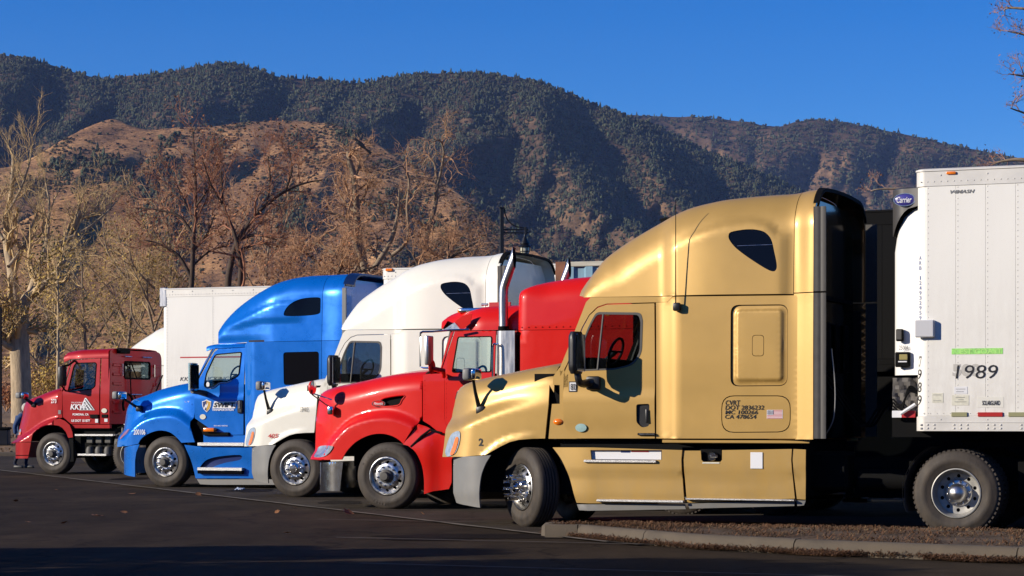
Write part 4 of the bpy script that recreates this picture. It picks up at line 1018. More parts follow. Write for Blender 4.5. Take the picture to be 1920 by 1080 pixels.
# marker light, reflectors, stickers, writing
def flat(nm, a, b_, m, d=.004, y=None, bv=0): p, q = L(a[0], b_[1], y0), L(b_[0], a[1], y0); return MB().box(p[0], q[0], y0-.0045-d-.012*(nm.endswith('reflector')), y0+.001, p[1], q[1], bv).build(nm, m, reef)
p = L(1784, 324.5, y0); b = MB(); b.box(p[0]-.055, p[0]+.055, y0-.035, y0-.01, p[1]-.017, p[1]+.017, .012, 2); b.build('marker_light', M_AMBER, reef)
flat('silver_reflector', (1784.5, 773), (1813.5, 781), M_OLIVE); flat('red_reflector', (1834, 773), (1880, 781), M_RED_T); flat('silver_reflector', (1891.5, 773), (1922, 781), M_OLIVE); flat('red_reflector', (1942, 773), (1990, 781), M_RED_T)
flat('lime_sticker', (1784.5, 652.5), (1880.5, 664.5), M_LIME, .003)
def wr(t, a, b_, m, **k): p, q = L(a[0], b_[1], y0), L(b_[0], a[1], y0); return lettering(t, p[0], p[1], q[0], q[1], m, reef, y=y0-.004-k.pop('d', .006), **k)
wr('EST COAST', (1800, 653.5), (1879, 664), M_LIME2, bold=.015)
wr('508', (1786, 682), (1838, 706), M_INKG, bold=.05, d=.003)
wr('1989', (1792, 684), (1871, 710), M_INK, bold=-.004, shear=.12)
wr('SOLARGUARD', (1842, 751), (1875.5, 760), M_INK, bold=.02)
wr('ARB 1249', (1723.5, 481), (1725, 482), M_INKB) if False else None
cinset = lambda x: (lambda q: .12-sqrt(max(0, .0144-q*q)))(max(0, min(.119, x0+.12-x)))
sfc = lambda x, z: (x, y0+cinset(x), z)
for i, ch in enumerate('ARB 1249329 59'.replace('9 5', '95')):
    if ch != ' ':
        yt = 480+i*9.35; (lambda p, q: lettering(ch, p[0], p[1], q[0], q[1], M_INKB, reef, y=-.004, bold=.012, surf=sfc))(L(1722.2 if ch != '1' else 1723.6, yt+7.2, y0), L(1727.2 if ch != '1' else 1725.8, yt, y0))
for i, ch in enumerate('1989'): (lambda p, q: lettering(ch, p[0], p[1], q[0], q[1], M_INK, reef, y=-.004, bold=.0, shear=.12, surf=sfc))(L(1718.5, 687+i*24.3, y0), L(1727.5, 668+i*24.3, y0))
flat('paper_label', (1748, 737), (1769, 755), M_PAPER, .003); flat('paper_label', (1785, 741), (1817, 760), M_PAPER, .003); flat('paper_label', (1789, 725), (1814, 738.5), M_PAPERW, .003); flat('paper_label', (1833, 744), (1882, 764), mat('sticker_cream', (.72, .70, .62), .6), .002)
for (xa_, ya_, wd_) in ((1750, 740, 15), (1750, 751, 15), (1792, 745, 17), (1790, 753, 22), (1797, 749, 10), (1792, 729, 18), (1793, 734, 14)): flat('label_line', (xa_, ya_), (xa_+wd_, ya_+.8), M_GREY, .006)
p, q = L(1782, 363.5, y0), L(1828, 355, y0); lettering('V4MASH', p[0], p[1], q[0], q[1], M_GREY, reef, y=y0-.009, bold=.03, shear=.3)
# the trailers of the other trucks, seen in part
TP = Place(97, 52.8)
BP = Place(307, 43.0)
kk, ki = trailer(TP, 303.5, 541, 770, 14.5, 'long white dry van trailer with thin red stripe behind the dark red day cab', panel_w=1.22, step=1.22, rivet_to=7, rivet_r=.009)
def on(G, root, info, fn): return fn
p = ki['y0']
def tflat(G, root, nm, a, b_, m, yy, d=.004): u, v = G.L(a[0], b_[1], yy), G.L(b_[0], a[1], yy); return MB().box(u[0], v[0], yy-d-.0045, yy+.001, u[1], v[1]).build(nm, m, root)
def twr(G, root, t, a, b_, m, yy, d=.006, **k): u, v = G.L(a[0], b_[1], yy), G.L(b_[0], a[1], yy); return lettering(t, u[0], u[1], v[0], v[1], m, root, y=yy-d-.004, **k)
tflat(TP, kk, 'red_stripe', (338, 667.5), (470, 671.5), M_INKR, p)
twr(TP, kk, 'KKW TRUCKING INC', (338, 706), (455, 714.5), M_INK, p, shear=.2)
twr(TP, kk, 'POMONA, CALIF', (338, 720), (430, 728), M_INK, p, shear=.2)
bx_ = MB(); u = TP.L(303, 545, p); bx_.box(ki['x0']-.05, ki['x0']+.12, p-.02, p+.1, ki['zt']-.42, ki['zt']+.02, .01); bx_.build('corner_cap', M_STEEL, kk)
bt, bi = trailer(BP, 715.5, 503, 740, 14.5, 'white box trailer top showing between the blue and ivory trucks', panel_w=1.22, step=.61, rivet_to=5, rivet_r=.009)
u = BP.L(731, 503.5, bi['y0']); MB().box(u[0]-.07, u[0]+.07, bi['y0']-.05, bi['y0']-.01, u[1]-.05, u[1]-.0, .01).build('marker_light', M_AMBER, bt)
# a rusty blue shipping container on the ivory truck's chassis
ct = WP.root('shipping_container'); tag(ct, 'faded blue corrugated shipping container with rusty corner post, behind the ivory truck', 'shipping container')
cx, cz = WP.L(1041, 491); cx1 = cx+12.1; z0c = 1.45; Wc = 2.44; M_CB = mat('faded_container_blue', (.20, .36, .46), .7, 0, 0, var=.35, vscale=1.5, stretch=(2, 1, .4)); M_RUST = mat('rust', (.20, .085, .045), .85, var=.45, vscale=5); M_CRAIL = mat('weathered_rail', (.42, .41, .33), .75, var=.35, vscale=4, stretch=(.4, 1, 2))
b = MB(); rows = [[], []]; x = cx+.2; yy = [.0, .0, .045, .045]; i = 0
while x < cx1-.2:
    for dxx, yv in ((0, .01), (.11, .01), (.16, .055), (.27, .055)):
        rows[0].append((x+dxx, yv, z0c+.12)); rows[1].append((x+dxx, yv, cz-.08))
    x += .32
b.grid(rows); b.grid([[(p_[0], Wc-p_[1], p_[2]) for p_ in r] for r in rows]); b.build('corrugated_wall', M_CB, ct, ang=20)
MB().box(cx, cx+.18, 0, .16, z0c, cz, .01).build('corner_post', M_RUST, ct); MB().box(cx, cx+.18, Wc-.16, Wc, z0c, cz, .01).build('corner_post', M_RUST, ct)
for yv in (0, Wc-.1): MB().box(cx+.18, cx1, yv, yv+.1, cz-.085, cz-.005, .01).build('top_rail', M_CRAIL, ct); MB().box(cx+.18, cx1, yv, yv+.1, z0c, z0c+.15, .01).build('bottom_rail', M_CRAIL, ct)
MB().box(cx-.0, cx+.05, .17, Wc-.17, z0c, cz-.05).build('front_wall', M_CB, ct); MB().box(cx, cx1, .1, Wc-.1, cz-.06, cz-.03).build('roof', M_CRAIL, ct)
b = MB(); b.box(cx, cx1, .8, 1.0, 1.0, z0c); b.box(cx, cx1, Wc-1.0, Wc-.8, 1.0, z0c); b.box(cx1-3.4, cx1-.4, .5, Wc-.5, .6, 1.0); b.build('chassis', M_CHASS, ct)
for dx in (1.3, 2.6):
    wheel(ct, (cx1-dx, .0, WR), 'drive', nut='bolt', lugs=True); wheel(ct, (cx1-dx, Wc, WR), 'drive', nut='bolt', flip=True, lugs=True)
HAZE = 3.0e-5
# ------------------------------------------------------------------ mountains
def vnoise(P, sc, oct_=5, seed=0., ridged=False):
    """fractal noise on an (N,2) array"""
    o = np.zeros(len(P)); a = 1; tot = 0; f = sc
    rng = np.random.RandomState(int(seed*10)+1); perm = rng.rand(256, 256)
    for _ in range(oct_):
        x = P[:, 0]*f; y = P[:, 1]*f; xi = np.floor(x).astype(int); yi = np.floor(y).astype(int); u = x-xi; v = y-yi; u = u*u*(3-2*u); v = v*v*(3-2*v)
        g = lambda i, j: perm[(xi+i) & 255, (yi+j) & 255]
        n = (g(0, 0)*(1-u)+g(1, 0)*u)*(1-v)+(g(0, 1)*(1-u)+g(1, 1)*u)*v
        if ridged: n = 1-abs(2*n-1)
        o += a*n; tot += a; a *= .5; f *= 2.03; 
    return o/tot
def hill_mat(name, c1, c2, c3, sc):
    m = bpy.data.materials.new(name); m.use_nodes = True; t = m.node_tree; b = t.nodes['Principled BSDF']; b.inputs['Roughness'].default_value = .95; b.inputs['Specular IOR Level'].default_value = .1
    tc = t.nodes.new('ShaderNodeTexCoord')
    def N(s_, st=(1, 1, 1)):
        mp = t.nodes.new('ShaderNodeMapping'); mp.inputs['Scale'].default_value = st; t.links.new(tc.outputs['Object'], mp.inputs[0])
        n = t.nodes.new('ShaderNodeTexNoise'); n.inputs['Scale'].default_value = s_; n.inputs['Detail'].default_value = 8; n.inputs['Roughness'].default_value = .68; t.links.new(mp.outputs[0], n.inputs['Vector']); return n.outputs[0]
    r = t.nodes.new('ShaderNodeValToRGB'); r.color_ramp.elements[0].position = .34; r.color_ramp.elements[1].position = .66
    r.color_ramp.elements[0].color = (*c1, 1); r.color_ramp.elements[1].color = (*c2, 1); e = r.color_ramp.elements.new(.5); e.color = (*c3, 1)
    t.links.new(N(sc), r.inputs[0])
    mr = t.nodes.new('ShaderNodeMapRange'); mr.inputs[1].default_value = .35; mr.inputs[2].default_value = .65; mr.inputs[3].default_value = .55; mr.inputs[4].default_value = 1.35; t.links.new(N(sc*14, (1, 1, 3)), mr.inputs[0])
    v = t.nodes.new('ShaderNodeVectorMath'); v.operation = 'SCALE'; t.links.new(r.outputs[0], v.inputs[0]); t.links.new(mr.outputs[0], v.inputs['Scale']); t.links.new(v.outputs[0], b.inputs['Base Color'])
    bp = t.nodes.new('ShaderNodeBump'); bp.inputs['Strength'].default_value = .9; bp.inputs['Distance'].default_value = 5.; t.links.new(N(sc*7, (1, 1, 1.6)), bp.inputs['Height']); t.links.new(bp.outputs[0], b.inputs['Normal'])
    return m
def tent_spurs(px, py, spurs):
    """how far a point of the slope stands out towards us, 0..1, from ridge lines given top to bottom"""
    R = np.zeros(len(px))
    for pts, wl, wr_, amp in spurs:
        q = np.array(pts, float); xs = np.interp(py, q[:, 1], q[:, 0]); e0 = np.clip((py-q[0, 1]+14)/28, 0, 1); e1 = np.clip((q[-1, 1]+50-py)/50, 0, 1)
        d = px-xs; t = np.where(d < 0, 1+d/wl, 1-d/wr_); t = np.clip(t, 0, 1); t = t*t*(3-2*t)*.4+t*.6
        R = np.maximum(R, t*amp*e0*e1)
    return R
def mountain(name, sil, Dt, Db, ybase, spurs, A, m, nx=420, ny=150, x0=-260, x1=2180, nz=(1/90., 1/70.), namp=.35, seed=1, dpow=1., back=500, flat=.0):
    s_ = np.array(sil, float); cols = np.linspace(x0, x1, nx)
    def smooth_top(x): return np.interp(x, s_[:, 0], s_[:, 1])
    top = np.array([np.mean(smooth_top(x+np.linspace(-12, 12, 5))) for x in cols])+2.2*(vnoise(np.stack([cols/1., cols*0], 1), 1/26., 4, seed)-.5)*2
    V = np.linspace(0, 1, ny)**.9; PX = np.repeat(cols[:, None], ny, 1); PY = top[:, None]+(ybase-top[:, None])*V[None]
    px, py = PX.ravel(), PY.ravel(); v = np.repeat(V[None], nx, 0).ravel()
    vg = np.clip((py-s_[:, 1].min())/(ybase-s_[:, 1].min()), 0, 1); v_ = v*(1-flat)+vg*flat; D = Dt+(Db-Dt)*v_**dpow
    warp = 60*(vnoise(np.stack([px, py], 1), 1/220., 3, seed+5)-.5)
    # gullies run downhill: noise stretched along the slope
    n1 = vnoise(np.stack([(px+warp+.35*(py-300))*1., py*.35], 1), nz[0], 5, seed+2, True)
    n2 = vnoise(np.stack([px, py], 1), nz[1], 6, seed+3)
    R = tent_spurs(px+warp*.35, py, spurs)
    D = D-A*(R+namp*(n1-.5)*2*(.35+.65*(1-np.exp(-v*8)))*1.+.12*(n2-.5)*2)*np.clip(v*7+.12, 0, 1)
    X = (px-960)/F*D; Z = CH+(HOR-py)/F*D; P = np.stack([X, D, Z], 1).reshape(nx, ny, 3)
    bk = P[:, :1].copy(); bk[:, :, 1] += back; bk[:, :, 2] -= back*.55
    P2 = np.concatenate([bk, P], 1); ny2 = ny+1
    idx = np.arange(nx*ny2).reshape(nx, ny2); f = np.stack([idx[:-1, :-1], idx[:-1, 1:], idx[1:, 1:], idx[1:, :-1]], -1).reshape(-1, 4)
    me = bpy.data.meshes.new(name); me.from_pydata(P2.reshape(-1, 3).tolist(), [], f.tolist()); me.materials.append(m); me.polygons.foreach_set('use_smooth', [True]*len(me.polygons))
    o = bpy.data.objects.new(name, me); COL.objects.link(o); o['kind'] = 'structure'
    return P, PX, PY
SIL1 = [(-3000, 420), (-1800, 260), (-1000, 130), (-400, 96), (-100, 98), (0, 105), (35, 105), (60, 110), (95, 120), (120, 130), (150, 137), (178, 146), (215, 146), (260, 140), (300, 138), (330, 132), (360, 125), (400, 120), (440, 120), (480, 130), (520, 143), (560, 147), (600, 148), (640, 156), (690, 154), (730, 146), (780, 138), (840, 136), (880, 136), (930, 141), (985, 148), (1020, 157), (1060, 172), (1100, 190), (1140, 206), (1180, 220), (1230, 236), (1280, 262), (1340, 290), (1400, 312), (1460, 338), (1530, 372), (1600, 410), (1700, 460), (1900, 540), (2200, 600)]
SP1 = [([(38, 105), (20, 150), (0, 200), (-20, 260), (-30, 300)], 120, 75, .9), ([(160, 140), (180, 190), (130, 240), (90, 280)], 70, 70, .6),
       ([(425, 118), (400, 150), (365, 185), (330, 225), (300, 260)], 170, 190, 1.0), ([(640, 156), (610, 190), (575, 225)], 90, 70, .55),
       ([(800, 136), (740, 170), (690, 210), (660, 250)], 120, 120, .7), ([(900, 137), (880, 200), (900, 260), (830, 300), (790, 330)], 110, 130, .8),
       ([(1010, 153), (1000, 210), (1040, 270), (1060, 330), (1120, 400), (1220, 470)], 110, 90, .8), ([(1150, 210), (1190, 260), (1230, 310), (1260, 380), (1330, 440)], 90, 80, .7),
       ([(1250, 245), (1330, 290), (1400, 325), (1470, 370)], 90, 90, .5)]
SIL0 = [(900, 260), (1100, 225), (1190, 216), (1240, 219), (1300, 219), (1340, 222), (1400, 228), (1440, 236), (1462, 238), (1490, 228), (1530, 224), (1560, 226), (1600, 231), (1640, 240), (1700, 253), (1760, 266), (1830, 281), (1890, 293), (1960, 305), (2200, 345), (2500, 380), (2900, 430), (3400, 420), (4200, 520), (5200, 640)]
SP0 = [([(1300, 219), (1330, 260), (1380, 300)], 60, 80, .5), ([(1500, 226), (1470, 270), (1440, 310), (1400, 350)], 60, 120, .8), ([(1620, 236), (1600, 290), (1590, 350), (1560, 420)], 90, 90, .6), ([(1760, 266), (1720, 310), (1700, 370), (1660, 420)], 90, 110, .7), ([(1900, 293), (1860, 330), (1840, 400)], 90, 110, .6)]
SIL2 = [(-2400, 420), (-1000, 350), (-400, 330), (-100, 320), (0, 318), (50, 300), (85, 283), (110, 266), (150, 244), (190, 228), (222, 223), (240, 234), (262, 242), (300, 243), (350, 238), (400, 240), (450, 230), (500, 227), (560, 227), (620, 232), (665, 240), (700, 262), (740, 290), (780, 312), (830, 340), (870, 370), (910, 402), (950, 432), (985, 456), (1020, 480), (1080, 520), (1200, 600), (1400, 700), (2200, 760)]
SP2 = [([(215, 221), (170, 250), (120, 285), (80, 320), (40, 350)], 120, 60, .7), ([(300, 244), (270, 268), (235, 290), (200, 312), (150, 330)], 70, 70, .75), ([(380, 240), (330, 275), (290, 315), (220, 345)], 40, 40, .55),
       ([(500, 228), (470, 262), (420, 310), (360, 350), (320, 400), (300, 460)], 80, 60, 1.), ([(560, 230), (540, 280), (520, 330), (450, 400), (420, 480)], 60, 50, .55), ([(650, 240), (620, 290), (600, 350), (560, 420), (520, 500)], 80, 60, .85),
       ([(700, 265), (730, 330), (740, 400), (720, 470), (700, 560)], 80, 80, .8), ([(800, 325), (850, 390), (870, 460), (880, 540)], 80, 100, .7)]
SIL3 = [(-2400, 600), (-1200, 520), (-400, 470), (-60, 455), (0, 437), (40, 415), (70, 400), (100, 384), (130, 368), (165, 352), (200, 342), (222, 338), (240, 352), (255, 385), (275, 430), (310, 480), (350, 530), (420, 590), (520, 640), (700, 700), (2200, 760)]
SP3 = [([(215, 340), (160, 380), (120, 450), (90, 540), (70, 640)], 120, 50, 1.), ([(60, 402), (20, 470), (-10, 560)], 60, 60, .5)]
M_H1 = hill_mat('forest_floor', (.055, .038, .025), (.24, .145, .075), (.11, .07, .042), .004)
M_H2 = hill_mat('dry_grass_slope', (.18, .10, .056), (.60, .335, .145), (.38, .205, .095), .012)
H0 = mountain('far_mountain', SIL0, 5600, 4300, 700, SP0, 190, M_H1, flat=.6, nx=760, ny=110, x0=880, x1=4600, seed=4, nz=(1/70., 1/50.))
H1 = mountain('forested_mountain', SIL1, 4000, 2500, 700, SP1, 195, M_H1, flat=.35, seed=1, x0=-2400, nx=900, ny=170, nz=(1/75., 1/50.))
H2 = mountain('grass_foothill', SIL2, 2300, 1150, 790, SP2, 42, M_H2, seed=2, nx=640, ny=170, x0=-1600, x1=1500, flat=1., namp=.30, nz=(1/60., 1/45.))
H3 = mountain('near_foothill', SIL3, 1150, 620, 795, SP3, 20, M_H2, seed=3, nx=420, ny=110, x0=-1800, x1=900, flat=1., namp=.3, nz=(1/80., 1/60.))
# trees and bushes of the slopes: a point per plant, a few low plants instanced on the points
def plant_mesh(name, kind, seed, m):
    rr = random.Random(seed); b = MB()
    if kind == 'pine':
        b.tube([(0, 0, 0), (0, 0, .5)], .03, 4, False)
        tiers = 5
        for t in range(tiers):
            z0 = .12+t*.16; r = .24*(1-t/tiers)**.8+.05; n = 7; vs = [(rr.uniform(-.02, .02), rr.uniform(-.02, .02), z0+.30)]
            for k in range(n):
                a = 2*pi*k/n+rr.uniform(-.3, .3); q = r*rr.uniform(.6, 1.25); vs.append((q*cos(a), q*sin(a), z0+rr.uniform(-.06, .05)))
            b.add(vs, [[0, 1+k, 1+(k+1) % n] for k in range(n)])
    else:
        for t in range(9):
            c = Vector((rr.uniform(-.28, .28), rr.uniform(-.28, .28), rr.uniform(.16, .52))); r = rr.uniform(.14, .25)
            bm = bmesh.new(); bmesh.ops.create_icosphere(bm, subdivisions=1, radius=r)
            for v in bm.verts: v.co = v.co*rr.uniform(.65, 1.25)+c
            b.add([v.co for v in bm.verts], [[v.index for v in f.verts] for f in bm.faces]); bm.free()
    me_o = b.build(name, m, smooth=False); me = me_o.data; bpy.data.objects.remove(me_o); return me
def foliage_mat(name, col, var=.5):
    m = bpy.data.materials.new(name); m.use_nodes = True; t = m.node_tree; b = t.nodes['Principled BSDF']; b.inputs['Roughness'].default_value = .8; b.inputs['Specular IOR Level'].default_value = .2
    oi = t.nodes.new('ShaderNodeObjectInfo'); hs = t.nodes.new('ShaderNodeHueSaturation'); hs.inputs['Color'].default_value = (*col, 1)
    mr = t.nodes.new('ShaderNodeMapRange'); mr.inputs[3].default_value = 1-var; mr.inputs[4].default_value = 1+var; t.links.new(oi.outputs['Random'], mr.inputs[0]); t.links.new(mr.outputs[0], hs.inputs['Value'])
    mr = t.nodes.new('ShaderNodeMapRange'); mr.inputs[3].default_value = .46; mr.inputs[4].default_value = .53; t.links.new(oi.outputs['Random'], mr.inputs[0]); t.links.new(mr.outputs[0], hs.inputs['Hue']); t.links.new(hs.outputs[0], b.inputs['Base Color'])
    return m
M_PINE = foliage_mat('pine_needles', (.056, .064, .034)); M_OAK = foliage_mat('scrub_oak', (.064, .064, .034)); M_BRUSH = foliage_mat('dry_brush', (.085, .062, .035), .45)
PL = bpy.data.collections.new('slope_plants')
for nm, kd, sd, m_ in (('pine', 'pine', 1, M_PINE), ('pine', 'pine', 2, M_PINE), ('pine', 'pine', 3, M_PINE), ('shrub', 'bush', 4, M_OAK), ('shrub', 'bush', 5, M_OAK), ('brush', 'bush', 6, M_BRUSH)):
    PL_o = bpy.data.objects.new(nm+'_shape', plant_mesh(nm, kd, sd, m_)); PL_o['kd'] = kd
    PL.objects.link(PL_o)
PLN = sorted(PL.objects, key=lambda o: o.name)
def scatter(name, H, dens_fn, spacing, kinds, size, seed, label, ymin=None):
    """vertices on the slope, each carrying size and turn, that hold an instanced plant"""
    P, PX, PY = H; rng = np.random.RandomState(seed); nx, ny = PX.shape
    A_ = P[1:, :-1]-P[:-1, :-1]; B_ = P[:-1, 1:]-P[:-1, :-1]; area = np.linalg.norm(np.cross(A_, B_), axis=2)
    cpx = PX[:-1, :-1].ravel(); cpy = PY[:-1, :-1].ravel(); den = dens_fn(cpx, cpy)
    vis = (cpx > -700) & (cpx < 2700); lam = area.ravel()/spacing**2*den*vis; cnt = rng.poisson(np.clip(lam, 0, 60)); idx = np.repeat(np.arange(len(cnt)), cnt)
    i, j = idx//(ny-1), idx % (ny-1); u, v = rng.rand(len(idx)), rng.rand(len(idx))
    pt = P[i, j]*((1-u)*(1-v))[:, None]+P[i+1, j]*(u*(1-v))[:, None]+P[i, j+1]*((1-u)*v)[:, None]+P[i+1, j+1]*(u*v)[:, None]; pt[:, 2] -= .4
    me = bpy.data.meshes.new(name); me.from_pydata(pt.tolist(), [], [])
    sz = size[0]+(size[1]-size[0])*rng.rand(len(pt))**1.6; at = me.attributes.new('size', 'FLOAT', 'POINT'); at.data.foreach_set('value', sz.astype('f'))
    at = me.attributes.new('turn', 'FLOAT', 'POINT'); at.data.foreach_set('value', (rng.rand(len(pt))*6.28).astype('f'))
    at = me.attributes.new('pick', 'INT', 'POINT'); at.data.foreach_set('value', rng.choice(kinds, len(pt)).astype('i'))
    o = bpy.data.objects.new(name, me); COL.objects.link(o); tag(o, label, None, None, 'stuff')
    ng = bpy.data.node_groups.new(name, 'GeometryNodeTree'); ng.interface.new_socket('Geometry', in_out='INPUT', socket_type='NodeSocketGeometry'); ng.interface.new_socket('Geometry', in_out='OUTPUT', socket_type='NodeSocketGeometry')
    n_in, n_out = ng.nodes.new('NodeGroupInput'), ng.nodes.new('NodeGroupOutput'); ins = ng.nodes.new('GeometryNodeInstanceOnPoints'); ci = ng.nodes.new('GeometryNodeCollectionInfo'); ci.inputs[0].default_value = PL; ci.inputs['Separate Children'].default_value = True; ci.inputs['Reset Children'].default_value = True
    def attr(n, ty): a = ng.nodes.new('GeometryNodeInputNamedAttribute'); a.data_type = ty; a.inputs['Name'].default_value = n; return a.outputs['Attribute']
    cx_ = ng.nodes.new('ShaderNodeCombineXYZ'); ng.links.new(attr('turn', 'FLOAT'), cx_.inputs[2])
    ng.links.new(n_in.outputs[0], ins.inputs['Points']); ng.links.new(ci.outputs[0], ins.inputs['Instance']); ins.inputs['Pick Instance'].default_value = True
    ng.links.new(attr('pick', 'INT'), ins.inputs['Instance Index']); ng.links.new(cx_.outputs[0], ins.inputs['Rotation']); ng.links.new(attr('size', 'FLOAT'), ins.inputs['Scale']); ng.links.new(ins.outputs[0], n_out.inputs[0])
    md_ = o.modifiers.new('plants', 'NODES'); md_.node_group = ng
    return len(pt)
KI = {k: [i for i, o in enumerate(PLN) if o.name.startswith(k)] for k in ('pine', 'shrub', 'brush')}
def blob(px, py, cx_, cy, rx, ry): return np.clip(1.4-np.sqrt(((px-cx_)/rx)**2+((py-cy)/ry)**2), 0, 1)
def d1(px, py):
    n = vnoise(np.stack([px, py*1.6], 1), 1/40., 5, 9); n2 = vnoise(np.stack([px, py*2], 1), 1/14., 3, 8)
    thin = np.clip((py-300)/120, 0, 1)*np.clip((px-760)/150, 0, 1)            # patchy lower right
    patch = np.clip((n-.50+.10*(1-thin)*-1)*9, 0, 1)*thin
    for (a, b_, c, d) in ((385, 190, 70, 14), (130, 220, 50, 10), (860, 232, 60, 8), (1060, 262, 50, 7), (1130, 300, 40, 10), (960, 370, 90, 14), (1080, 440, 80, 40), (1100, 350, 22, 12), (1170, 400, 60, 30)):
        patch = np.maximum(patch, blob(px, py, a, b_, c, d)*np.clip((n2-.38)*6, 0, 1)*.95)
    return np.clip(1-patch*.66, .06, 1)*(.72+.5*n2)
def d0(px, py):
    n = vnoise(np.stack([px, py*1.8], 1), 1/24., 5, 5); return np.clip(1-np.clip((n-.48)*7, 0, 1)*.6*np.clip((py-215)/60, 0, 1), .1, 1)
def d2(px, py):
    n = vnoise(np.stack([px, py*1.3], 1), 1/50., 5, 6); return np.clip((n-.39)*3, .08, .85)
def d2b(px, py):     # wooded gullies of the foothill
    g = np.zeros(len(px)); n2 = vnoise(np.stack([px, py*2], 1), 1/16., 3, 8)
    for (a, b_, c, d) in ((170, 300, 40, 18), (120, 320, 40, 22), (300, 320, 40, 40), (270, 360, 60, 50), (300, 430, 60, 70), (395, 262, 28, 20), (560, 270, 20, 12), (650, 255, 22, 25), (540, 400, 40, 60), (740, 385, 50, 30), (340, 262, 34, 10), (830, 420, 30, 20)): g = np.maximum(g, blob(px, py, a, b_, c, d))
    return g*(n2 > .42)
n_all = 0
n_all += scatter('mountain_forest', H1, d1, 7.2, KI['pine']*2+KI['shrub']*4, (4, 12), 1, 'dark green pine forest covering the long mountain ridge below the sky')
n_all += scatter('far_forest', H0, d0, 10.5, KI['pine']+KI['shrub']*2, (5, 13), 2, 'hazy pine and scrub woodland on the farthest mountain at the right')
n_all += scatter('foothill_brush', H2, d2, 3.0, KI['brush']*4+KI['shrub'], (1.0, 4.4), 3, 'sparse low grey brush dotted over the tan foothill slopes')
n_all += scatter('gully_woods', H2, d2b, 6.0, KI['shrub']*2+KI['pine'], (4, 10), 5, 'dark scrub oak and pine filling the foothill gullies')
n_all += scatter('near_hill_brush', H3, d2, 2.4, KI['brush'], (.7, 2.2), 4, 'sparse dry brush on the nearest tan hillside at the far left')
print('slope plants', n_all)

# ------------------------------------------------------------------ air
hz = MB().box(-6500, 6500, -500, 9000, -2, 1500).build('haze', None, smooth=False) if False else None
b = MB(); b.box(-9500, 9500, -2600, 9000, -6.5, 1500); hm = bpy.data.materials.new('air'); hm.use_nodes = True; t = hm.node_tree; t.nodes.clear()
ho = t.nodes.new('ShaderNodeOutputMaterial'); pv = t.nodes.new('ShaderNodeVolumePrincipled'); pv.inputs['Color'].default_value = (.35, .52, 1., 1); pv.inputs['Density'].default_value = HAZE; pv.inputs['Anisotropy'].default_value = 0
t.links.new(pv.outputs[0], ho.inputs['Volume']); hz = b.build('haze', hm, smooth=False); hz['kind'] = 'stuff'; hz['label'] = 'thin blue air between the lot and the mountains'
# ------------------------------------------------------------------ generic pieces for the other cabs
def flatskin(F, W=2.5): return Skin(lambda x: 9, lambda x: .1, F, W)
def poly(G, pts, yo=0.): return [G.L(a, b_, yo) for a, b_ in pts]
def gbox(G, root, nm, a, b_, y0, y1, m, bv=.006, yo=None):
    yo = y0 if yo is None else yo; p, q = G.L(a[0], b_[1], yo), G.L(b_[0], a[1], yo); o = MB().box(p[0], q[0], y0, y1, p[1], q[1], bv).build(nm, m, root); return o
def gput(G, root, t, x0, y0, x1, y1, m, yo=0., name='lettering', **k):
    a, c = G.L(x0, y1, yo), G.L(x1, y0, yo); return lettering(t, a[0], a[1], c[0], c[1], m, root, y=yo-.006, name=name, **k)
def running_gear(root, G, xd, W=2.5, nut='cap', capm=None, steer_y=.06, front_x=-.4, floor=1.0, drive=True, lx=(1.2, 2.6), tandem=1.32):
    wheel(root, (0, steer_y, WR), 'steer', 0, nut, capm=capm); wheel(root, (0, W-steer_y, WR), 'steer', 0, nut, flip=True, capm=capm)
    b = MB(); b.tube([(0, .3, WR-.05), (0, W-.3, WR-.05)], .07, 8)
    for dx in (0, tandem):
        wheel(root, (xd+dx, .03, WR), 'drive', 0, 'bolt', lugs=True); dark_wheel(root, (xd+dx, .37, WR)); wheel(root, (xd+dx, W-.03, WR), 'drive', 0, 'bolt', flip=True, lugs=True)
        b.tube([(xd+dx, .3, WR), (xd+dx, W-.3, WR)], .12, 10)
    b.build('axle', M_CHASS, root)
    b = MB()
    for y in (.82, W-.92): b.box(front_x, xd+2.0, y, y+.1, .62, .88)
    b.box(lx[0], lx[1], .25, W-.25, .45, floor-.02); b.box(-.75, .62, .58, W-.58, .42, floor+.3); b.box(xd-.9, xd-.7, .4, W-.4, .5, .85)
    b.build('chassis', M_CHASS, root)
    MB().box(xd+.3, xd+1.2, .6, W-.6, 1.02, 1.10, .03).build('fifth_wheel', M_CHASS, root)
def grow(poly_, d):
    c = np.mean(poly_, 0); q = np.array(poly_); e = (q.max(0)-q.min(0)); return [tuple(c+(p-c)*(1+2*d/e)) for p in q]
def silh(G, pts, yo, n=4): return catmull([G.L(a, b_, yo) for a, b_ in pts], n)
def screen(root, A, B_, ya, yb, W, bow, m=M_GLASS, name='windscreen', seal=True):
    def s_(t, y): 
        x = A[0]+(B_[0]-A[0])*t; z = A[1]+(B_[1]-A[1])*t; y0 = ya+(yb-ya)*t; k = max(0, 1-((W/2-y)/(W/2-y0))**2); return (x-bow*k, y, z+.04*k)
    MB().grid([[s_(t, (ya+(yb-ya)*t)+(W-2*(ya+(yb-ya)*t))*u) for u in lin(0, 1, 15)] for t in lin(0, 1, 6)]).build(name, m, root)
    if seal:
        for yy in (0, 1): MB().tube([s_(t, (ya+(yb-ya)*t)-.004 if not yy else W-(ya+(yb-ya)*t)+.004) for t in lin(0, 1, 6)], .022, 6).build('windscreen_seal', M_DGREY, root)

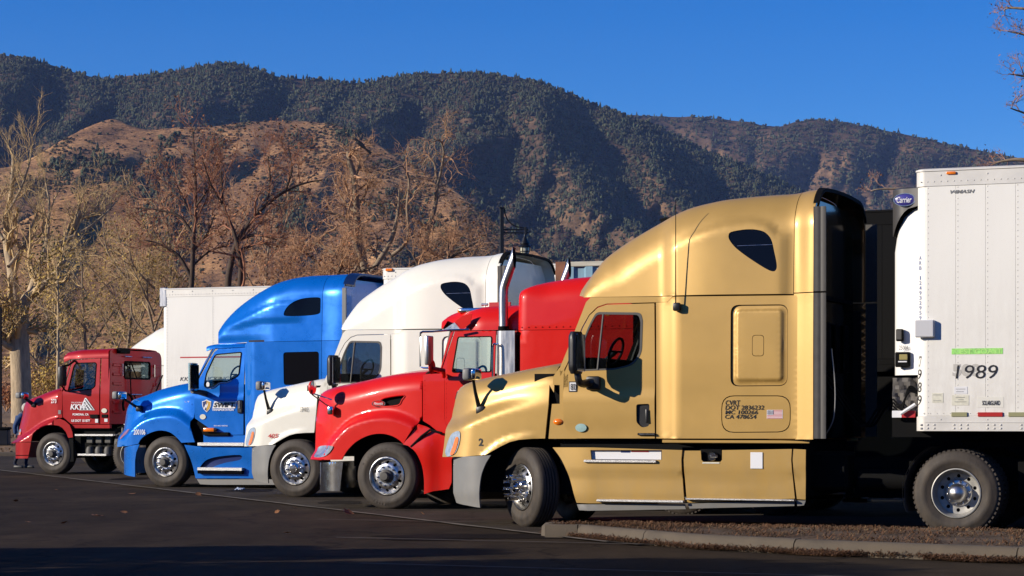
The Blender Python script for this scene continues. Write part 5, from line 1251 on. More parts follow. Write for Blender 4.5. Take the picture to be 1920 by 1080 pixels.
# ------------------------------------------------------------------ ivory truck's own marks
L = WP.L
def wshift(dx=0): return WP
tag(white, 'ivory white high roof sleeper semi tractor numbered 405, between the blue and bright red trucks', 'semi truck', 'semi trucks parked in a slanted row')
gl = GP.L
md = gl(1116, 716, .08); hx, hz0, hz1 = gl(1082, 660, -.28)[0], gl(1082, 701, -.28)[1], gl(1082, 622, -.28)[1]
wing_mirror(white, (md[0]-.03, .06, md[1]), (hx, -.28, hz0, hz1, .085, .16)); wing_mirror(white, (md[0]-.03, 2.44, md[1]), (hx, 2.78, hz0, hz1, .085, .16))
hb_ = gl(905, 768, .28); hh_ = gl(886, 703, .12)
bonnet_mirror(white, (hb_[0]-.05, .30, hb_[1]), (hh_[0], .12, hh_[1]), (.06, .12, .085)); bonnet_mirror(white, (hb_[0]-.05, 2.2, hb_[1]), (hh_[0], 2.38, hh_[1]), (.06, .12, .085))
sh_ = gi['SHD']
a, c = gl(889, 836, .0), gl(912, 825, .0)
lettering('405', a[0]+.02, a[1], c[0]+.06, c[1], M_INKR, white, y=-.022, bold=.02, shear=.15, surf=sh_)
a, c = gl(985, 768, .1), gl(1006, 756, .1); lettering('SR405', a[0], a[1], c[0], c[1], M_DGREY, white, y=-.018, surf=sh_)

# ------------------------------------------------------------------ hidden ivory dome beyond the dark red day cab
DP = Place(170, 63.5)
dome = copy_tree(white, None); 
tag(dome, 'white rounded cab roof of a truck mostly hidden behind the dark red day cab', 'semi truck', 'semi trucks parked in a slanted row')

# ------------------------------------------------------------------ bright red long nose truck
RP = Place(722, 32.75)
def red_truck(G):
    root = G.root('semi_tractor'); W = 2.5; L = G.L; X = G.X
    tag(root, 'bright red long nosed semi tractor with chrome exhaust stacks, between ivory and gold trucks', 'semi truck', 'semi trucks parked in a slanted row')
    P = M_RED; xh = X(790, .12); nose = [(613, 742), (608, 760), (604, 790), (603, 835), (602, 861)]
    npt = [L(a, b_, .42) for a, b_ in nose]; NX = interp([(p[1], p[0]) for p in npt]); xn = npt[1][0]
    zh = interp(silh(G, [(611, 746), (615, 741), (629, 736), (650, 730), (671, 725), (716, 713), (754, 706), (793, 702), (830, 700)], .45))
    arch = interp(catmull(G.P([(606, 850), (630, 815), (655, 790), (690, 777), (730, 774), (765, 784), (790, 800)], .1), 6))
    def F(x, z):
        k = max(0, (xh-x)/(xh-xn)); up = .13+.30*k**1.5; lo = .06+.05*k*k; zc = arch(x); f = sstep(zc+.05, zc-.10, z); y = up*(1-f)+lo*f
        t = max(0, min(1, (x-NX(z))/.38)); return y+.24*(1-t)**2.2
    S = Skin(zh, lambda x: .16+.08*sstep(xn, xn+.5, x), F, W, .10, lambda x: .30*(1-sstep(xn-.1, xn+1.2, x)))
    xe = X(790.5, .12); ar = catmull(G.P([(643, 862), (652, 846), (668, 829), (690, 817), (712, 813), (732, 816), (748, 824), (757, 832)], .08), 3)
    vent = catmull(G.P([(713, 754), (722, 746), (760, 741), (756, 750), (748, 760), (715, 762)], .2), 3, True)
    body = ar+[L(770, 812, .1), L(783, 793, .1), (xe, L(790, 780, .1)[1])]+over(S, [xe])+over(S, lin(xe-.05, npt[0][0]+.02, 22))+[(NX(z), z) for z in lin(npt[1][1]+.03, npt[4][1], 9)]+[L(625, 862, .2)]
    panel('bonnet', body, P, root, S, [vent], res=.034, mirror='same', back=M_CHASS, ang=85)
    panel('intake_recess', grow(vent, .005), M_CHASS, root, off(S, .05), thick=.01, res=.08, mirror='copy')
    b = MB(); b.tube([(lambda p: (p[0], p[1]-.004, p[2]))(S(x, z)) for x, z in vent+[vent[0]]], .010, 5, False); b.build('intake_frame', P, root)
    q = L(710, 757, .2); yb_ = S(*q)[1]
    b = MB(); b.lathe([(0, -.012), (.9, -.012), (1, -.003), (1, .01)], 24); o = b.build('oval_badge', M_RED, root); o.scale = (.10, 1, .045); o.location = (q[0], yb_-.002, q[1])
    b = MB(); b.lathe([(1, 0), (1, -.014), (1.10, -.014), (1.10, .01)], 24); o2 = b.build('badge_rim', M_CHROME, root); o2.scale = (.10, 1, .045); o2.location = o.location
    lettering('Peterbilt', q[0]-.075, q[1]-.02, q[0]+.075, q[1]+.022, M_INKW, root, y=yb_-.017, shear=.3)
    hl = catmull(G.P([(602, 854), (604, 842), (609, 837), (622, 835.5), (639, 836), (638, 842), (632, 850), (622, 856), (606, 857)], .3), 3, True)
    panel('headlight', [(max(x, NX(z)+.004), z) for x, z in hl], M_LENS, root, off(S, -.014), thick=.02, res=.05, mirror='copy')
    b = MB()
    def gp(z, u, d=0.): y0 = F(NX(z)+.002, z); y = y0+(W-2*y0)*u; k = max(0, 1-((W/2-y)/(W/2-y0))**2); return (NX(z)-.26*k-d, y, z)
    b.grid([[gp(z, u) for u in lin(0, 1, 13)] for z in lin(npt[4][1]+.02, npt[1][1]+.04, 7)]); b.build('grille_backing', M_CHASS, root)
    b = MB()
    for z in lin(npt[4][1]+.1, npt[1][1], 8): b.tube([gp(z, u, .015) for u in lin(.15, .85, 10)], .014, 5)
    b.build('grille_bars', M_CHROME, root)
    # wing piece behind the wheel
    FW = lambda x, z: .10+.03*sstep(.9, .5, z); SF = flatskin(FW)
    wing = G.P([(758, 833), (772, 813), (784, 795)], .1)+G.P([(800, 800), (828, 816), (856, 822), (853, 848), (846, 862), (845, 905), (840, 917), (812, 921), (797, 926)], .1)+catmull(G.P([(796, 926), (796, 900), (792, 870), (782, 848), (768, 836)], .1), 3)
    panel('fender_rear', wing, P, root, SF, res=.07, mirror='copy', relief=lambda x, z: .05*sstep(L(812, 880, .1)[0]+.12, L(812, 880, .1)[0]-.10, x)*sstep(1.2, .9, z))
    b = MB(); tb = [L(a, b_, .05) for a, b_ in ((770, 838), (790, 818), (806, 806), (828, 812))]; b.tube([(p[0], .06, p[1]) for p in tb], .018, 6); b.build('fender_seal', M_CHASS, root)
    # bumper
    xb_ = L(599, 870, .38)[0]
    def FB(x, z): t = max(0, min(1, (x-xb_)/.45)); return .06+.34*(1-t)**2.2
    panel('bumper', [L(599, 919, .38), L(599, 867, .38), L(643, 866, .06), L(637, 921, .06)], M_CHROME, root, flatskin(FB), res=.05, mirror='copy', back=M_CHASS)
    zz = (L(599, 919, .38)[1], L(599, 867, .38)[1])
    MB().grid([[(xb_-.15*max(0, 1-((W/2-(.4+1.7*u))/.85)**2), .4+1.7*u, z) for u in lin(0, 1, 9)] for z in lin(*zz, 3)]).build('bumper_centre', M_CHROME, root)
    # cowl and cab
    def FC(x, z): return .12+.08*max(0, z-1.9)
    SC_ = flatskin(FC)
    zc0 = L(800, 703, .12)[1]
    cow = G.P([(793, 703), (803, 701), (833, 700), (833, 785), (837, 797), (843, 801), (853, 804), (853, 821), (828, 815), (806, 797), (793, 789)], .12)
    panel('cowl', cow, P, root, SC_, res=.08, mirror='copy')
    win = rnd(G.P([(858, 632), (921, 631), (921, 697), (849, 698), (850, 690)], .15), [.03, .03, .03, .03, .0])
    door = G.P([(834.5, 700), (828, 699), (829, 694), (851, 621), (859, 620), (928, 620), (928, 803), (853, 803.5), (843, 800), (836, 794), (834.5, 784)], .14)
    panel('door', door, P, root, SC_, [win], res=.05, mirror='copy', ang=80)
    panel('window_glass', win, M_GLASSG, root, off(SC_, .015), thick=.004, res=.2, mirror='copy', back=M_GLASSG)
    b = MB(); ws = win+[win[0]]; b.tube([(x, FC(x, z)-.003, z) for x, z in ws], .009, 5, False); b.build('window_seal', M_CHASS, root)
    pil = G.P([(825, 698), (829, 684), (843, 625), (849, 620), (852, 618), (848.5, 624), (827.5, 696)], .16)
    panel('windscreen_pillar', pil, P, root, SC_, res=.08, mirror='copy')
    screen(root, L(828, 697, .16), L(846, 620, .2), .16, .2, W, .30)
    # cab roof
    zr = interp(silh(G, [(850, 606), (858, 599), (866, 593), (888, 584), (910, 580), (935, 577.5), (975, 576)], .45)); xr = L(852, 604, .45)[0]; xr1 = X(966)
    SR = Skin(zr, lambda x: max(.03, min(.30, zr(x)-L(900, 622, .2)[1]+.02)), lambda x, z: .14+.08*max(0, z-1.9)+.2*(1-sstep(xr, xr+.6, x)), W, .06, lambda x: .35*(1-sstep(xr, xr+1, x)))
    zb = L(900, 619, .18)[1]
    panel('cab_roof', [(xr, zb+.05), L(864, 619, .2), (xr1, zb), ]+over(SR, lin(xr1, xr, 14)), P, root, SR, res=.05, mirror='same', back=M_LINER, ang=80)
    # chrome visor
    b = MB(); v0, v1 = L(829, 619, .1), L(853, 603, .35)
    b.grid([[(v0[0]+(v1[0]-v0[0])*t-.3*max(0, 1-((W/2-y)/(W/2-.1))**2), y, v0[1]+(v1[1]-v0[1])*t+.03*max(0, 1-((W/2-y)/(W/2-.1))**2)) for y in lin(.12+.15*t, W-.12-.15*t, 13)] for t in (0, .5, 1)]); b.build('sun_visor', M_CHROME, root)
    panel('visor_end', G.P([(829, 620), (852, 604.5), (864, 619)], .15), M_ALU, root, flatskin(lambda x, z: .15), thick=.01, res=.1, mirror='copy')
    panel('roof_front', G.P([(853, 604), (858, 599), (868, 592), (885, 588), (882, 606), (866, 619)], .17), P, root, flatskin(lambda x, z: .17), thick=.01, res=.1, mirror='copy')
    p = L(872, 584, .45); b = MB(); b.box(p[0]-.10, p[0]+.30, .42, .60, p[1]-.02, p[1]+.05, .03, 2); b.build('roof_lamp_base', M_CHROME, root); MB().box(p[0]-.12, p[0]+.0, .43, .59, p[1]-.02, p[1]+.045, .02, 2).build('roof_lamp', M_AMBER, root)
    p = L(904, 577, .5); MB().tube([(p[0], .6, p[1]-.05), (p[0], .6, p[1]+.04)], .012, 6).tube([(p[0]-.05, .6, p[1]+.05), (p[0]+.05, .6, p[1]+.05)], .02, 8).build('horn', M_ALU, root)
    a, c = L(917, 578, .6), L(933, 568, .6); MB().box(a[0], c[0]+.2, .60, .63, a[1]-.02, c[1]+.01).build('roof_plate', M_INKR, root)
    # sleeper
    zs = interp(silh(G, [(967, 566), (969, 560), (974, 555), (982, 550), (1009, 538), (1039, 530.5), (1084, 524), (1120, 521.5), (1146, 521), (1185, 521)], .35)); xs0, xs1 = X(967, .0), X(1186, .0); zsm = L(1050, 618)[1]; zfl = L(1000, 812)[1]
    SS = Skin(zs, lambda x: .10+.22*sstep(xs0, xs0+.5, x), lambda x, z: .02+.05*max(0, z-2.7)+.10*(1-sstep(xs0-.02, xs0+.10, x))**2, W, .05)
    panel('sleeper_upper', [(xs0, zsm+.003), (xs1, zsm+.003)]+over(SS, lin(xs1, xs0, 24)), P, root, SS, res=.07, mirror='same', back=M_LINER)
    panel('sleeper_side', [(xs0, zfl), (xs1, zfl), (xs1, zsm-.003), (xs0, zsm-.003)], P, root, SS, res=.12, mirror='copy')
    MB().grid(wall_in(SS, xs1-.02, xs1-.02, zfl)).build('rear_wall', P, root)
    MB().grid(wall_in(SS, xs0+.01, xs0+.01, zfl)).build('front_wall', P, root)
    rv = MB(); x = xs0+.08
    while x < xs1:
        rv.box(x-.007, x+.007, .008, .022, zsm+.035, zsm+.049); x += .105
    z = zsm+.1; xq = X(1113)
    while z < zs(xq)-.25: rv.box(xq-.006, xq+.006, .018-.0, .05, z, z+.012); z += .07
    for xx, z0_, z1_ in ((X(836, .12), 1.35, 1.95), (X(796, .12), 1.4, 1.95)):
        z = z0_
        while z < z1_: rv.box(xx-.005, xx+.005, FC(xx, z)-.006, FC(xx, z)+.01, z, z+.01); z += .07
    rv.build('rivets', P, root, smooth=False)['kind'] = 'stuff'
    mk = L(1126, 574); MB().lathe([(0, -.05), (.04, -.04), (.06, 0), (.06, .06)], 12, (mk[0]+.1, .06, mk[1]-.1)).build('marker_light', M_AMBER, root)
    # exhaust stack with box cover
    def stack(y, sgn, nm='exhaust_stack'):
        e = empty(nm, (0, 0, 0), 0, root)
        x0_, x1_ = X(927, -.02), X(965, -.02); zt_ = L(945, 619, 0)[1]; zbb = L(945, 790, 0)[1]
        n = 12; pr = [(x0_, y+sgn*.26)]+[(x0_+.11-.11*cos(t), y+sgn*(.11-.11*sin(t))) for t in lin(0, pi/2, n)]+[(x1_, y), (x1_, y+sgn*.26)]
        b = MB(); b.grid([[(p[0], p[1], z) for p in pr] for z in (zbb, zt_-.01)]); b.add([(p[0], p[1], zt_-.01) for p in pr], [list(range(len(pr)))]); b.build('heat_cover', M_STEEL, e)
        yc = y+sgn*.14; px0 = X(944, .12); r = .067
        za = L(944, 617, .12)[1]; zbn = L(944, 545, .12)[1]; tp = L(969, 478, .12); mid = L(947, 524, .12)
        pts = [(px0, yc, zt_-.1), (px0, yc, za), (px0, yc, zbn-.05)]+catmull([(px0, yc, zbn-.05), (px0+.01, yc, zbn+.05), (mid[0]+.03, yc, mid[1]+.02), (L(957, 503, .12)[0], yc, L(957, 503, .12)[1])], 5)[1:]
        b = MB(); b.tube(pts, r, 18, False); last = Vector(pts[-1]); d = (Vector(pts[-1])-Vector(pts[-2])).normalized(); n = 18; u = Vector((0, 1, 0)); w_ = d.cross(u).normalized()
        ring = []; 
        for k in range(n):
            a = 2*pi*k/n; o_ = (u*cos(a)+w_*sin(a))*r; up = .17+.15*sin(a)*(1 if w_.x < 0 else -1); ring.append(last+o_+d*up)
        base = [last+(u*cos(2*pi*k/n)+w_*sin(2*pi*k/n))*r for k in range(n)]
        b.add(base+ring, [[k, (k+1) % n, n+(k+1) % n, n+k] for k in range(n)]); b.build('pipe', M_STEEL, e)
        c_ = MB(); rin = [last+(p-last)*.0+ (p-last) for p in ring]; cc = sum(rin, Vector())/n; c_.add([p+(cc-p)*.06 for p in rin]+[cc-d*.12], [[k, (k+1) % n, n] for k in range(n)]); c_.build('pipe_mouth', M_CHASS, e)
        MB().tube([(px0, yc, zt_-.02), (px0, yc, zt_+.06)], .078, 14).build('clamp', M_CHASS, e)
    stack(-.02, 1); stack(2.52, -1)
    h = MB(); hx_ = X(924.5, -.05); h.tube(catmull([(hx_-.0, -.0, L(0, 724, 0)[1]*0+L(924, 724, 0)[1]), (hx_, -.06, L(924, 722, 0)[1]), (hx_, -.06, L(924, 652, 0)[1]), (hx_+.05, -.06, L(924, 646.5, 0)[1]), (hx_+.09, -.06, L(924, 652, 0)[1]), (hx_+.09, -.06, L(924, 722, 0)[1]), (hx_+.09, 0, L(924, 724, 0)[1])], 4), .014, 6); h.build('grab_handle', M_CHROME, root)
    # mirrors: a tall frame and a round convex one
    for y, sg in ((0, -1), (2.5, 1)):
        m = empty('door_mirror', (0, 0, 0), 0, root); yy = y+sg*.26; q0, q1 = L(788, 622, yy if sg < 0 else -.26), L(788, 690, -.26); q2 = L(806, 655, -.26)
        f = MB(); f.tube([(q0[0], yy, q0[1]-.02), (q0[0], yy, q1[1]+.02), (q0[0]+.05, yy, q1[1]), (q2[0], yy, q1[1])], .014, 6); f.tube([(q0[0], yy, q0[1]-.02), (q0[0]+.04, yy, q0[1]), (q2[0]+.05, yy, q0[1]), (L(850, 619, .1)[0], y-sg*.05, L(850, 619, .1)[1]), (L(880, 618, .1)[0], y-sg*.10, L(880, 618, .1)[1])], .016, 6); f.tube([(q2[0], yy, q1[1]-.02), (L(828, 698, 0)[0], y-sg*.1, q1[1]-.08)], .012, 6); f.build('mirror_frame', M_CHROME, m)
        MB().box(q2[0]-.045, q2[0]+.02, yy-.10, yy+.10, q1[1]+.04, q0[1]-.06, .02, 2).build('mirror_housing', M_STEEL, m)
        c0 = L(809, 688, -.2); k = MB(); k.lathe([(0, -.03), (.07, -.02), (.105, 0), (.10, .02), (0, .03)], 20, (0, 0, 0), 'x'); o = k.build('round_mirror', M_RED, m); o.location = (c0[0], y+sg*.2, c0[1]-.0)
        MB().tube([(c0[0]+.02, y+sg*.2, c0[1]-.02), (c0[0]+.14, y+sg*.08, c0[1]-.05), (L(828, 700, 0)[0], y-sg*.08, L(828, 706, 0)[1])], .03, 8).build('mirror_arm', M_RED, m)
        m2 = empty('bonnet_mirror', (0, 0, 0), 0, root); yq = y-sg*.10; c1 = L(585, 727, .1)
        k = MB(); k.lathe([(0, -.035), (.07, -.03), (.10, -.01), (.105, .02)], 20, (0, 0, 0), 'x'); o = k.build('mirror_shell', M_RED, m2); o.location = (c1[0], yq, c1[1]); k = MB(); k.lathe([(.10, .022), (.06, .03), (0, .034)], 20, (0, 0, 0), 'x'); o = k.build('mirror_glass', M_CHROME, m2); o.location = (c1[0], yq, c1[1])
        ft = L(622, 757, .3); k = MB(); k.tube([(c1[0], yq, c1[1]-.08), (ft[0], y-sg*.30, ft[1]+.06)], .010, 5); k.tube([(c1[0], yq, c1[1]-.10), (ft[0]-.05, y-sg*.33, ft[1]-.05)], .010, 5); k.build('mirror_struts', M_CHROME, m2)
        tsn = L(620, 769, .27); MB().box(tsn[0]-.05, tsn[0]+.05, min(y-sg*.24, y-sg*.36), max(y-sg*.24, y-sg*.36), tsn[1]-.07, tsn[1]+.06, .025, 2).build('side_lamp', M_CHROME, root)
    # badge and name on the door
    q0, q1 = L(858, 748, .12), L(873, 731, .12); cx_, cz_ = (q0[0]+q1[0])/2, (q0[1]+q1[1])/2; hw, hh = (q1[0]-q0[0])/2, (q1[1]-q0[1])/2
    def shield(s_, y, m, nm, zt=1.): 
        pts = [(-.95, .75), (-.5, .98), (0, .80), (.5, .98), (.95, .75), (.98, .1), (.6, -.6), (0, -1), (-.6, -.6), (-.98, .1)]
        MB().prism([(cx_+a*hw*s_, cz_+b_*hh*s_) for a, b_ in pts], y, y+.006).build(nm, m, root)
    shield(1.0, .112, M_INKW, 'shield_border'); shield(.88, .109, M_NAVY, 'shield_field')
    MB().prism([(cx_-hw*.8, cz_+hh*.62), (cx_+hw*.8, cz_+hh*.62), (cx_+hw*.82, cz_+hh*.36), (cx_-hw*.82, cz_+hh*.36)], .105, .111).build('shield_band', M_INKR, root)
    gput(G, root, '1', 864.5, 738, 867.5, 745.5, M_INKW, .108, bold=.03)
    gput(G, root, 'INTERSTATE', 877, 733.5, 922, 741, M_INKW, .120, bold=.06, shear=.1); gput(G, root, 'INTERSTATE', 877.5, 734, 921.5, 740.5, M_INKR, .114, bold=.02, shear=.1)
    MB().prism([L(853.5, 748, .12), L(856, 748, .12), L(860, 737, .12), L(862, 732, .12), L(857, 735, .12)], .110, .119).build('swoosh', M_INK, root)
    running_gear(root, G, L(1260, 900, .05)[0]+.15, nut='bolt', capm=M_DGREY, floor=L(820, 816, .1)[1], lx=(X(850), X(1180)), front_x=xn+.3)
    cab_interior(root, X(832, .1), X(966), L(880, 698, .15)[1]-.02, zb, seat_x=X(905), wheel_at=(X(868), L(870, 706, .15)[1]))
    MB().grid([[(X(952, .1), y, z) for y in (.18, W-.18)] for z in (1.2, L(880, 698, .15)[1]+.0)]).build('bulkhead', M_LINER, root)
    for o_ in [c for c in bpy.data.objects if c.parent == root and c.name.startswith('wheel')][:1]:
        arc_text('Firestone', o_, .405, pi*.86, .155, .075, M_RUBTX); arc_text('FS591', o_, .405, -pi*.62+.30-pi*0, -.115*-1, .06, M_RUBTX)
    MB().tube([(X(885, .1), .6, 1.0), (X(885, .1), W-.6, 1.0)], .12, 8).build('tank', M_CHASS, root)
    return root
red = red_truck(RP)
# its trailer, dark, mostly behind the gold truck
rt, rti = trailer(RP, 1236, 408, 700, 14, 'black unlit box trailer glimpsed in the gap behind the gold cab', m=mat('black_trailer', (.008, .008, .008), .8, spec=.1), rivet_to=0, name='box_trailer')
MB().box(rti['x0']+.1, rti['x1']-4, rti['y0']+.1, rti['y0']+.14, .28, rti['zb']).build('side_skirt', M_CHASS, rt)  # black sheet added to stand in for the shade below this trailer
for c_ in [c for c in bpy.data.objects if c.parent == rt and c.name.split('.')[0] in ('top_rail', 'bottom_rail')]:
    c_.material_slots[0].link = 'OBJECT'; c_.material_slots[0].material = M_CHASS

# ------------------------------------------------------------------ bright blue truck
def blue_truck(G):
    root = G.root('semi_tractor'); W = 2.5; L = G.L; X = G.X; P = M_BLUE
    tag(root, 'bright blue high roof sleeper semi tractor with shield logo on its door', 'semi truck', 'semi trucks parked in a slanted row')
    npt = [L(a, b_, .42) for a, b_ in ((247, 760), (240, 775), (237, 800), (234, 838))]; NX = interp([(p[1], p[0]) for p in npt]); xn = npt[1][0]; xh = X(364, .12)
    zh = interp(silh(G, [(244, 764), (250, 757), (259, 754), (276, 748), (303, 736), (331, 728), (356, 723), (372, 721)], .45))
    HC = interp(catmull(G.P([(236, 815), (262, 788), (285, 777), (310, 773), (335, 776), (356, 791), (368, 800)], .12), 6))
    def FH(x, z):
        k = max(0, (xh-x)/(xh-xn)); up = .14+.30*k**1.5+.1*max(0, z-HC(x)); lo = .06+.05*k*k; f = sstep(HC(x)+.10, HC(x)-.10, z); y = up*(1-f)+lo*f
        t = max(0, min(1, (x-NX(z))/.40)); return y+.28*(1-t)**2.2
    S = Skin(zh, lambda x: .14+.12*sstep(xn, xn+.5, x), FH, W, .12, lambda x: .30*(1-sstep(xn-.1, xn+1.3, x)))
    xe = X(363, .12)
    body = catmull(G.P([(261, 832), (266, 823), (276, 815), (290, 809), (303, 807), (318, 810), (331, 819), (341, 830)], .08), 3)+[L(367, 829, .1), L(358, 800, .1), L(356, 790, .1), L(362, 782, .12), L(363, 770, .12), (xe, L(363, 745, .12)[1])]+over(S, [xe])+over(S, lin(xe-.04, npt[0][0]+.02, 20))+[(NX(z), z) for z in lin(npt[1][1]+.03, npt[3][1], 8)]+[L(248, 836, .2)]
    panel('bonnet', body, P, root, S, res=.034, mirror='same', back=M_CHASS, ang=85)
    hl = catmull(G.P([(237, 821), (239, 812), (244, 806), (251, 804), (252, 807), (246, 815), (239, 823)], .32), 3, True)
    panel('headlight', [(max(x, NX(z)+.004), z) for x, z in hl], mat('rosy_lens', (.55, .22, .20), .12, .1, .6, var=.3, vscale=20), root, off(S, -.012), thick=.02, res=.05, mirror='copy')
    b = MB(); zz = lin(npt[3][1]+.02, npt[1][1]+.03, 6)
    def gp(z, u, d=0.): y0 = FH(NX(z)+.002, z); y = y0+(W-2*y0)*u; k = max(0, 1-((W/2-y)/(W/2-y0))**2); return (NX(z)-.26*k-d, y, z)
    b.grid([[gp(z, u) for u in lin(0, 1, 13)] for z in zz]); b.build('grille_backing', M_CHASS, root)
    b = MB()
    for z in lin(zz[1], zz[-1]-.04, 6): b.tube([gp(z, u, .015) for u in lin(.15, .85, 10)], .014, 5)
    b.build('grille_bars', M_CHROME, root)
    gput(G, root, '200106', 253, 805, 275, 815, M_INKW, 0., surf=None, bold=.02) if False else None
    a, c = L(253, 815, .12), L(275.5, 805, .12); lettering('200106', a[0], a[1], c[0], c[1], M_INKW, root, y=-.022, bold=.015, surf=S)
    xb_ = L(231, 850, .36)[0]
    def FB(x, z): t = max(0, min(1, (x-xb_)/.5)); return .06+.33*(1-t)**2.2
    bp = [L(237, 889, .34), L(232, 862, .36), L(231, 840, .36), L(262, 833, .07), L(256, 848, .07), L(253, 863, .06), L(253, 894, .06)]; bp[:3] = [(xb_, p[1]) for p in bp[:3]]
    panel('bumper', bp, P, root, flatskin(FB), res=.05, mirror='copy', back=M_CHASS)
    MB().grid([[(xb_-.2*max(0, 1-((W/2-(.4+1.7*u))/.85)**2), .4+1.7*u, z) for u in lin(0, 1, 9)] for z in lin(bp[0][1], bp[2][1], 3)]).build('bumper_centre', P, root)
    # cab
    FC = lambda x, z: .12*(1-sstep(X(456, .1), X(468, .1), x))+.09*max(0, z-1.95)*(1-sstep(X(440), X(520), x)*.6)
    SCb = flatskin(FC)
    win = rnd(G.P([(403, 665), (452, 660.5), (449, 702), (444, 707), (426, 716), (414, 717), (401, 726), (387, 726), (385, 722), (388, 701)], .16), [.06, .03, .03, .05, .05, .05, .05, .03, .03, .05])
    door = G.P([(365, 745), (366, 724), (372, 712), (399, 660), (407, 654), (457, 650), (457, 815), (411, 815.5), (366, 784)], .12)
    panel('door', door, P, root, SCb, [win], res=.05, mirror='copy', relief=lambda x, z: .015*sstep(L(400, 741, .1)[1]+.03, L(400, 741, .1)[1]-.05, z), ang=80)
    panel('window_glass', win, M_GLASSG, root, off(SCb, .015), thick=.004, res=.2, mirror='copy', back=M_GLASSG)
    b = MB(); b.tube([(x, FC(x, z)-.004, z) for x, z in win+[win[0]]], .012, 5, False); b.build('window_seal', M_CHASS, root)
    b = MB(); wl = G.P([(388, 727.5), (401, 727.5), (414, 718.5), (426, 717.5), (436, 713)], .15); b.tube([(x, FC(x, z)-.010, z) for x, z in catmull(wl, 4)], .009, 5); b.build('window_trim', M_CHROME, root)
    panel('windscreen_pillar', G.P([(364, 722), (371, 710), (386, 676), (397, 657), (404, 652), (398, 660), (371, 712), (365.5, 723)], .18), P, root, SCb, res=.07, mirror='copy')
    screen(root, L(367, 718, .16), L(399, 655, .2), .16, .2, W, .35)
    zr = interp(silh(G, [(398, 655), (402, 650), (412, 647), (430, 645.5), (466, 644)], .35)); xr = L(398, 655, .35)[0]; xr1 = X(472)
    SR = Skin(zr, lambda x: .05+.06*sstep(xr, xr+.3, x), lambda x, z: .16+.15*(1-sstep(xr, xr+.4, x)), W, .04, lambda x: .35*(1-sstep(xr-.1, xr+1, x)))
    panel('cab_roof', [L(399, 658, .3), L(406, 653.5, .2), (xr1, L(466, 649.5, .16)[1])]+over(SR, lin(xr1, xr, 8)), P, root, SR, res=.05, mirror='same', back=M_LINER, ang=80)
    # sleeper shell
    pts = [(427, 634), (430, 622), (439, 606), (456, 584), (478, 564), (503, 546), (526, 533), (553, 524), (580, 520), (606, 518.5), (643, 517)]
    zs = interp(silh(G, pts, .35)); xs0 = L(428, 634, .35)[0]; zsm = L(520, 640)[1]; zfl = L(520, 820)[1]; xv = X(603); xe1 = X(643)
    sw1 = interp(G.P([(440, 606), (470, 592), (500, 577), (530, 567), (570, 562)], .15)); sw2 = interp(G.P([(440, 616), (470, 608), (500, 601), (540, 600)], .15))
    def relD(x, s): 
        k = sstep(xs0, xs0+.4, x)*(1-sstep(X(540), X(575), x)); return .035*k*sstep(-.03, .04, sw1(x)-s)-.03*k*sstep(-.02, .03, sw2(x)-s)-.0
    FD = lambda x, z: .05*max(0, (z-2.7))+.33*(1-sstep(xs0-.1, xs0+1.2, x))-.05*sstep(xv-.02, xe1, x)+.04*(1-sstep(zsm, zsm+.12, z))*(1-sstep(X(450), X(520), x))
    SD = Skin(zs, lambda x: max(.03, min(.40, (zs(x)-zsm)*.7)), FD, W, .05, lambda x: .50*(1-sstep(xs0-.1, xs0+1.9, x)))
    w1 = catmull(G.P([(535, 588), (540, 577), (551, 567), (566, 560), (590, 557.5), (601, 559), (603, 567), (602, 583), (597, 589), (575, 592), (540, 593)], .05), 3, True); w1 = [(min(x, xv-.04), z) for x, z in w1]
    zl0 = L(431, 644, .35)[1]
    panel('roof_fairing', [(xs0+.02, zl0), L(455, 643, .25), L(464, 641.5, .1), (xv-.004, zsm+.004)]+over(SD, lin(xv-.004, xs0+.02, 40)), P, root, SD, [w1], res=.05, mirror='same', relief=relD, back=P, thick=.006, ang=80)
    panel('sleeper_window', w1, M_DARKG, root, off(SD, .012), thick=.005, res=.15, mirror='copy', relief=relD)
    w2 = rnd(G.P([(531, 660.5), (598, 659), (598, 721), (532, 722)]), .06)
    FL = lambda x, z: .10*(1-sstep(X(459, .1), X(480, .1), x))-.05*sstep(xv-.02, xe1, x)
    SL = flatskin(FL)
    panel('sleeper_side', [(X(459.5, .1), zfl), (xv-.004, zfl), (xv-.004, zsm-.006), (X(464, .1), zsm-.006), (X(459.5, .1), zsm-.05)], P, root, SL, [w2], res=.06, mirror='copy')
    panel('sleeper_window', w2, M_DARKG, root, off(SL, .012), thick=.005, res=.2, mirror='copy')
    panel('rear_fairing', [(xv+.004, zsm+.004), (xe1, zsm+.004)]+over(SD, lin(xe1, xv+.004, 6)), P, root, SD, res=.07, mirror='same', back=P)
    panel('rear_fairing', [(xv+.004, zfl), (xe1, zfl), (xe1, zsm-.004), (xv+.004, zsm-.004)], P, root, SL, res=.1, mirror='copy', back=P)
    for yy in (-.05, W+.02): MB().box(xe1+.003, X(651), yy, yy+.03, zfl, zs(xe1)-.25, .006).build('rubber_extender', M_GREY, root)
    ar = [SD(xe1-.02, v) for v in lin(zs(xe1)-.18, SD.sc(xe1-.02)-.001, 16)]; ar += [(p[0], W-p[1], p[2]) for p in ar[::-1]]
    MB().grid([[(p[0]+dx, p[1], p[2]+dz) for p in ar] for dx, dz in ((0, .004), (0, .02), (.22, -.01), (.22, -.04))]).build('roof_edge_trim', mat('dark_blue_trim', (.005, .02, .08), .35), root)
    MB().grid(wall_in(SD, xe1-.1, xe1-.1, zfl)).build('rear_wall', P, root)
    q = L(655, 527, .2); MB().box(xe1-.09, xe1-.06, .25, .65, q[1]-.08, q[1]+.02).build('rear_lamp_bar', M_GREY, root)
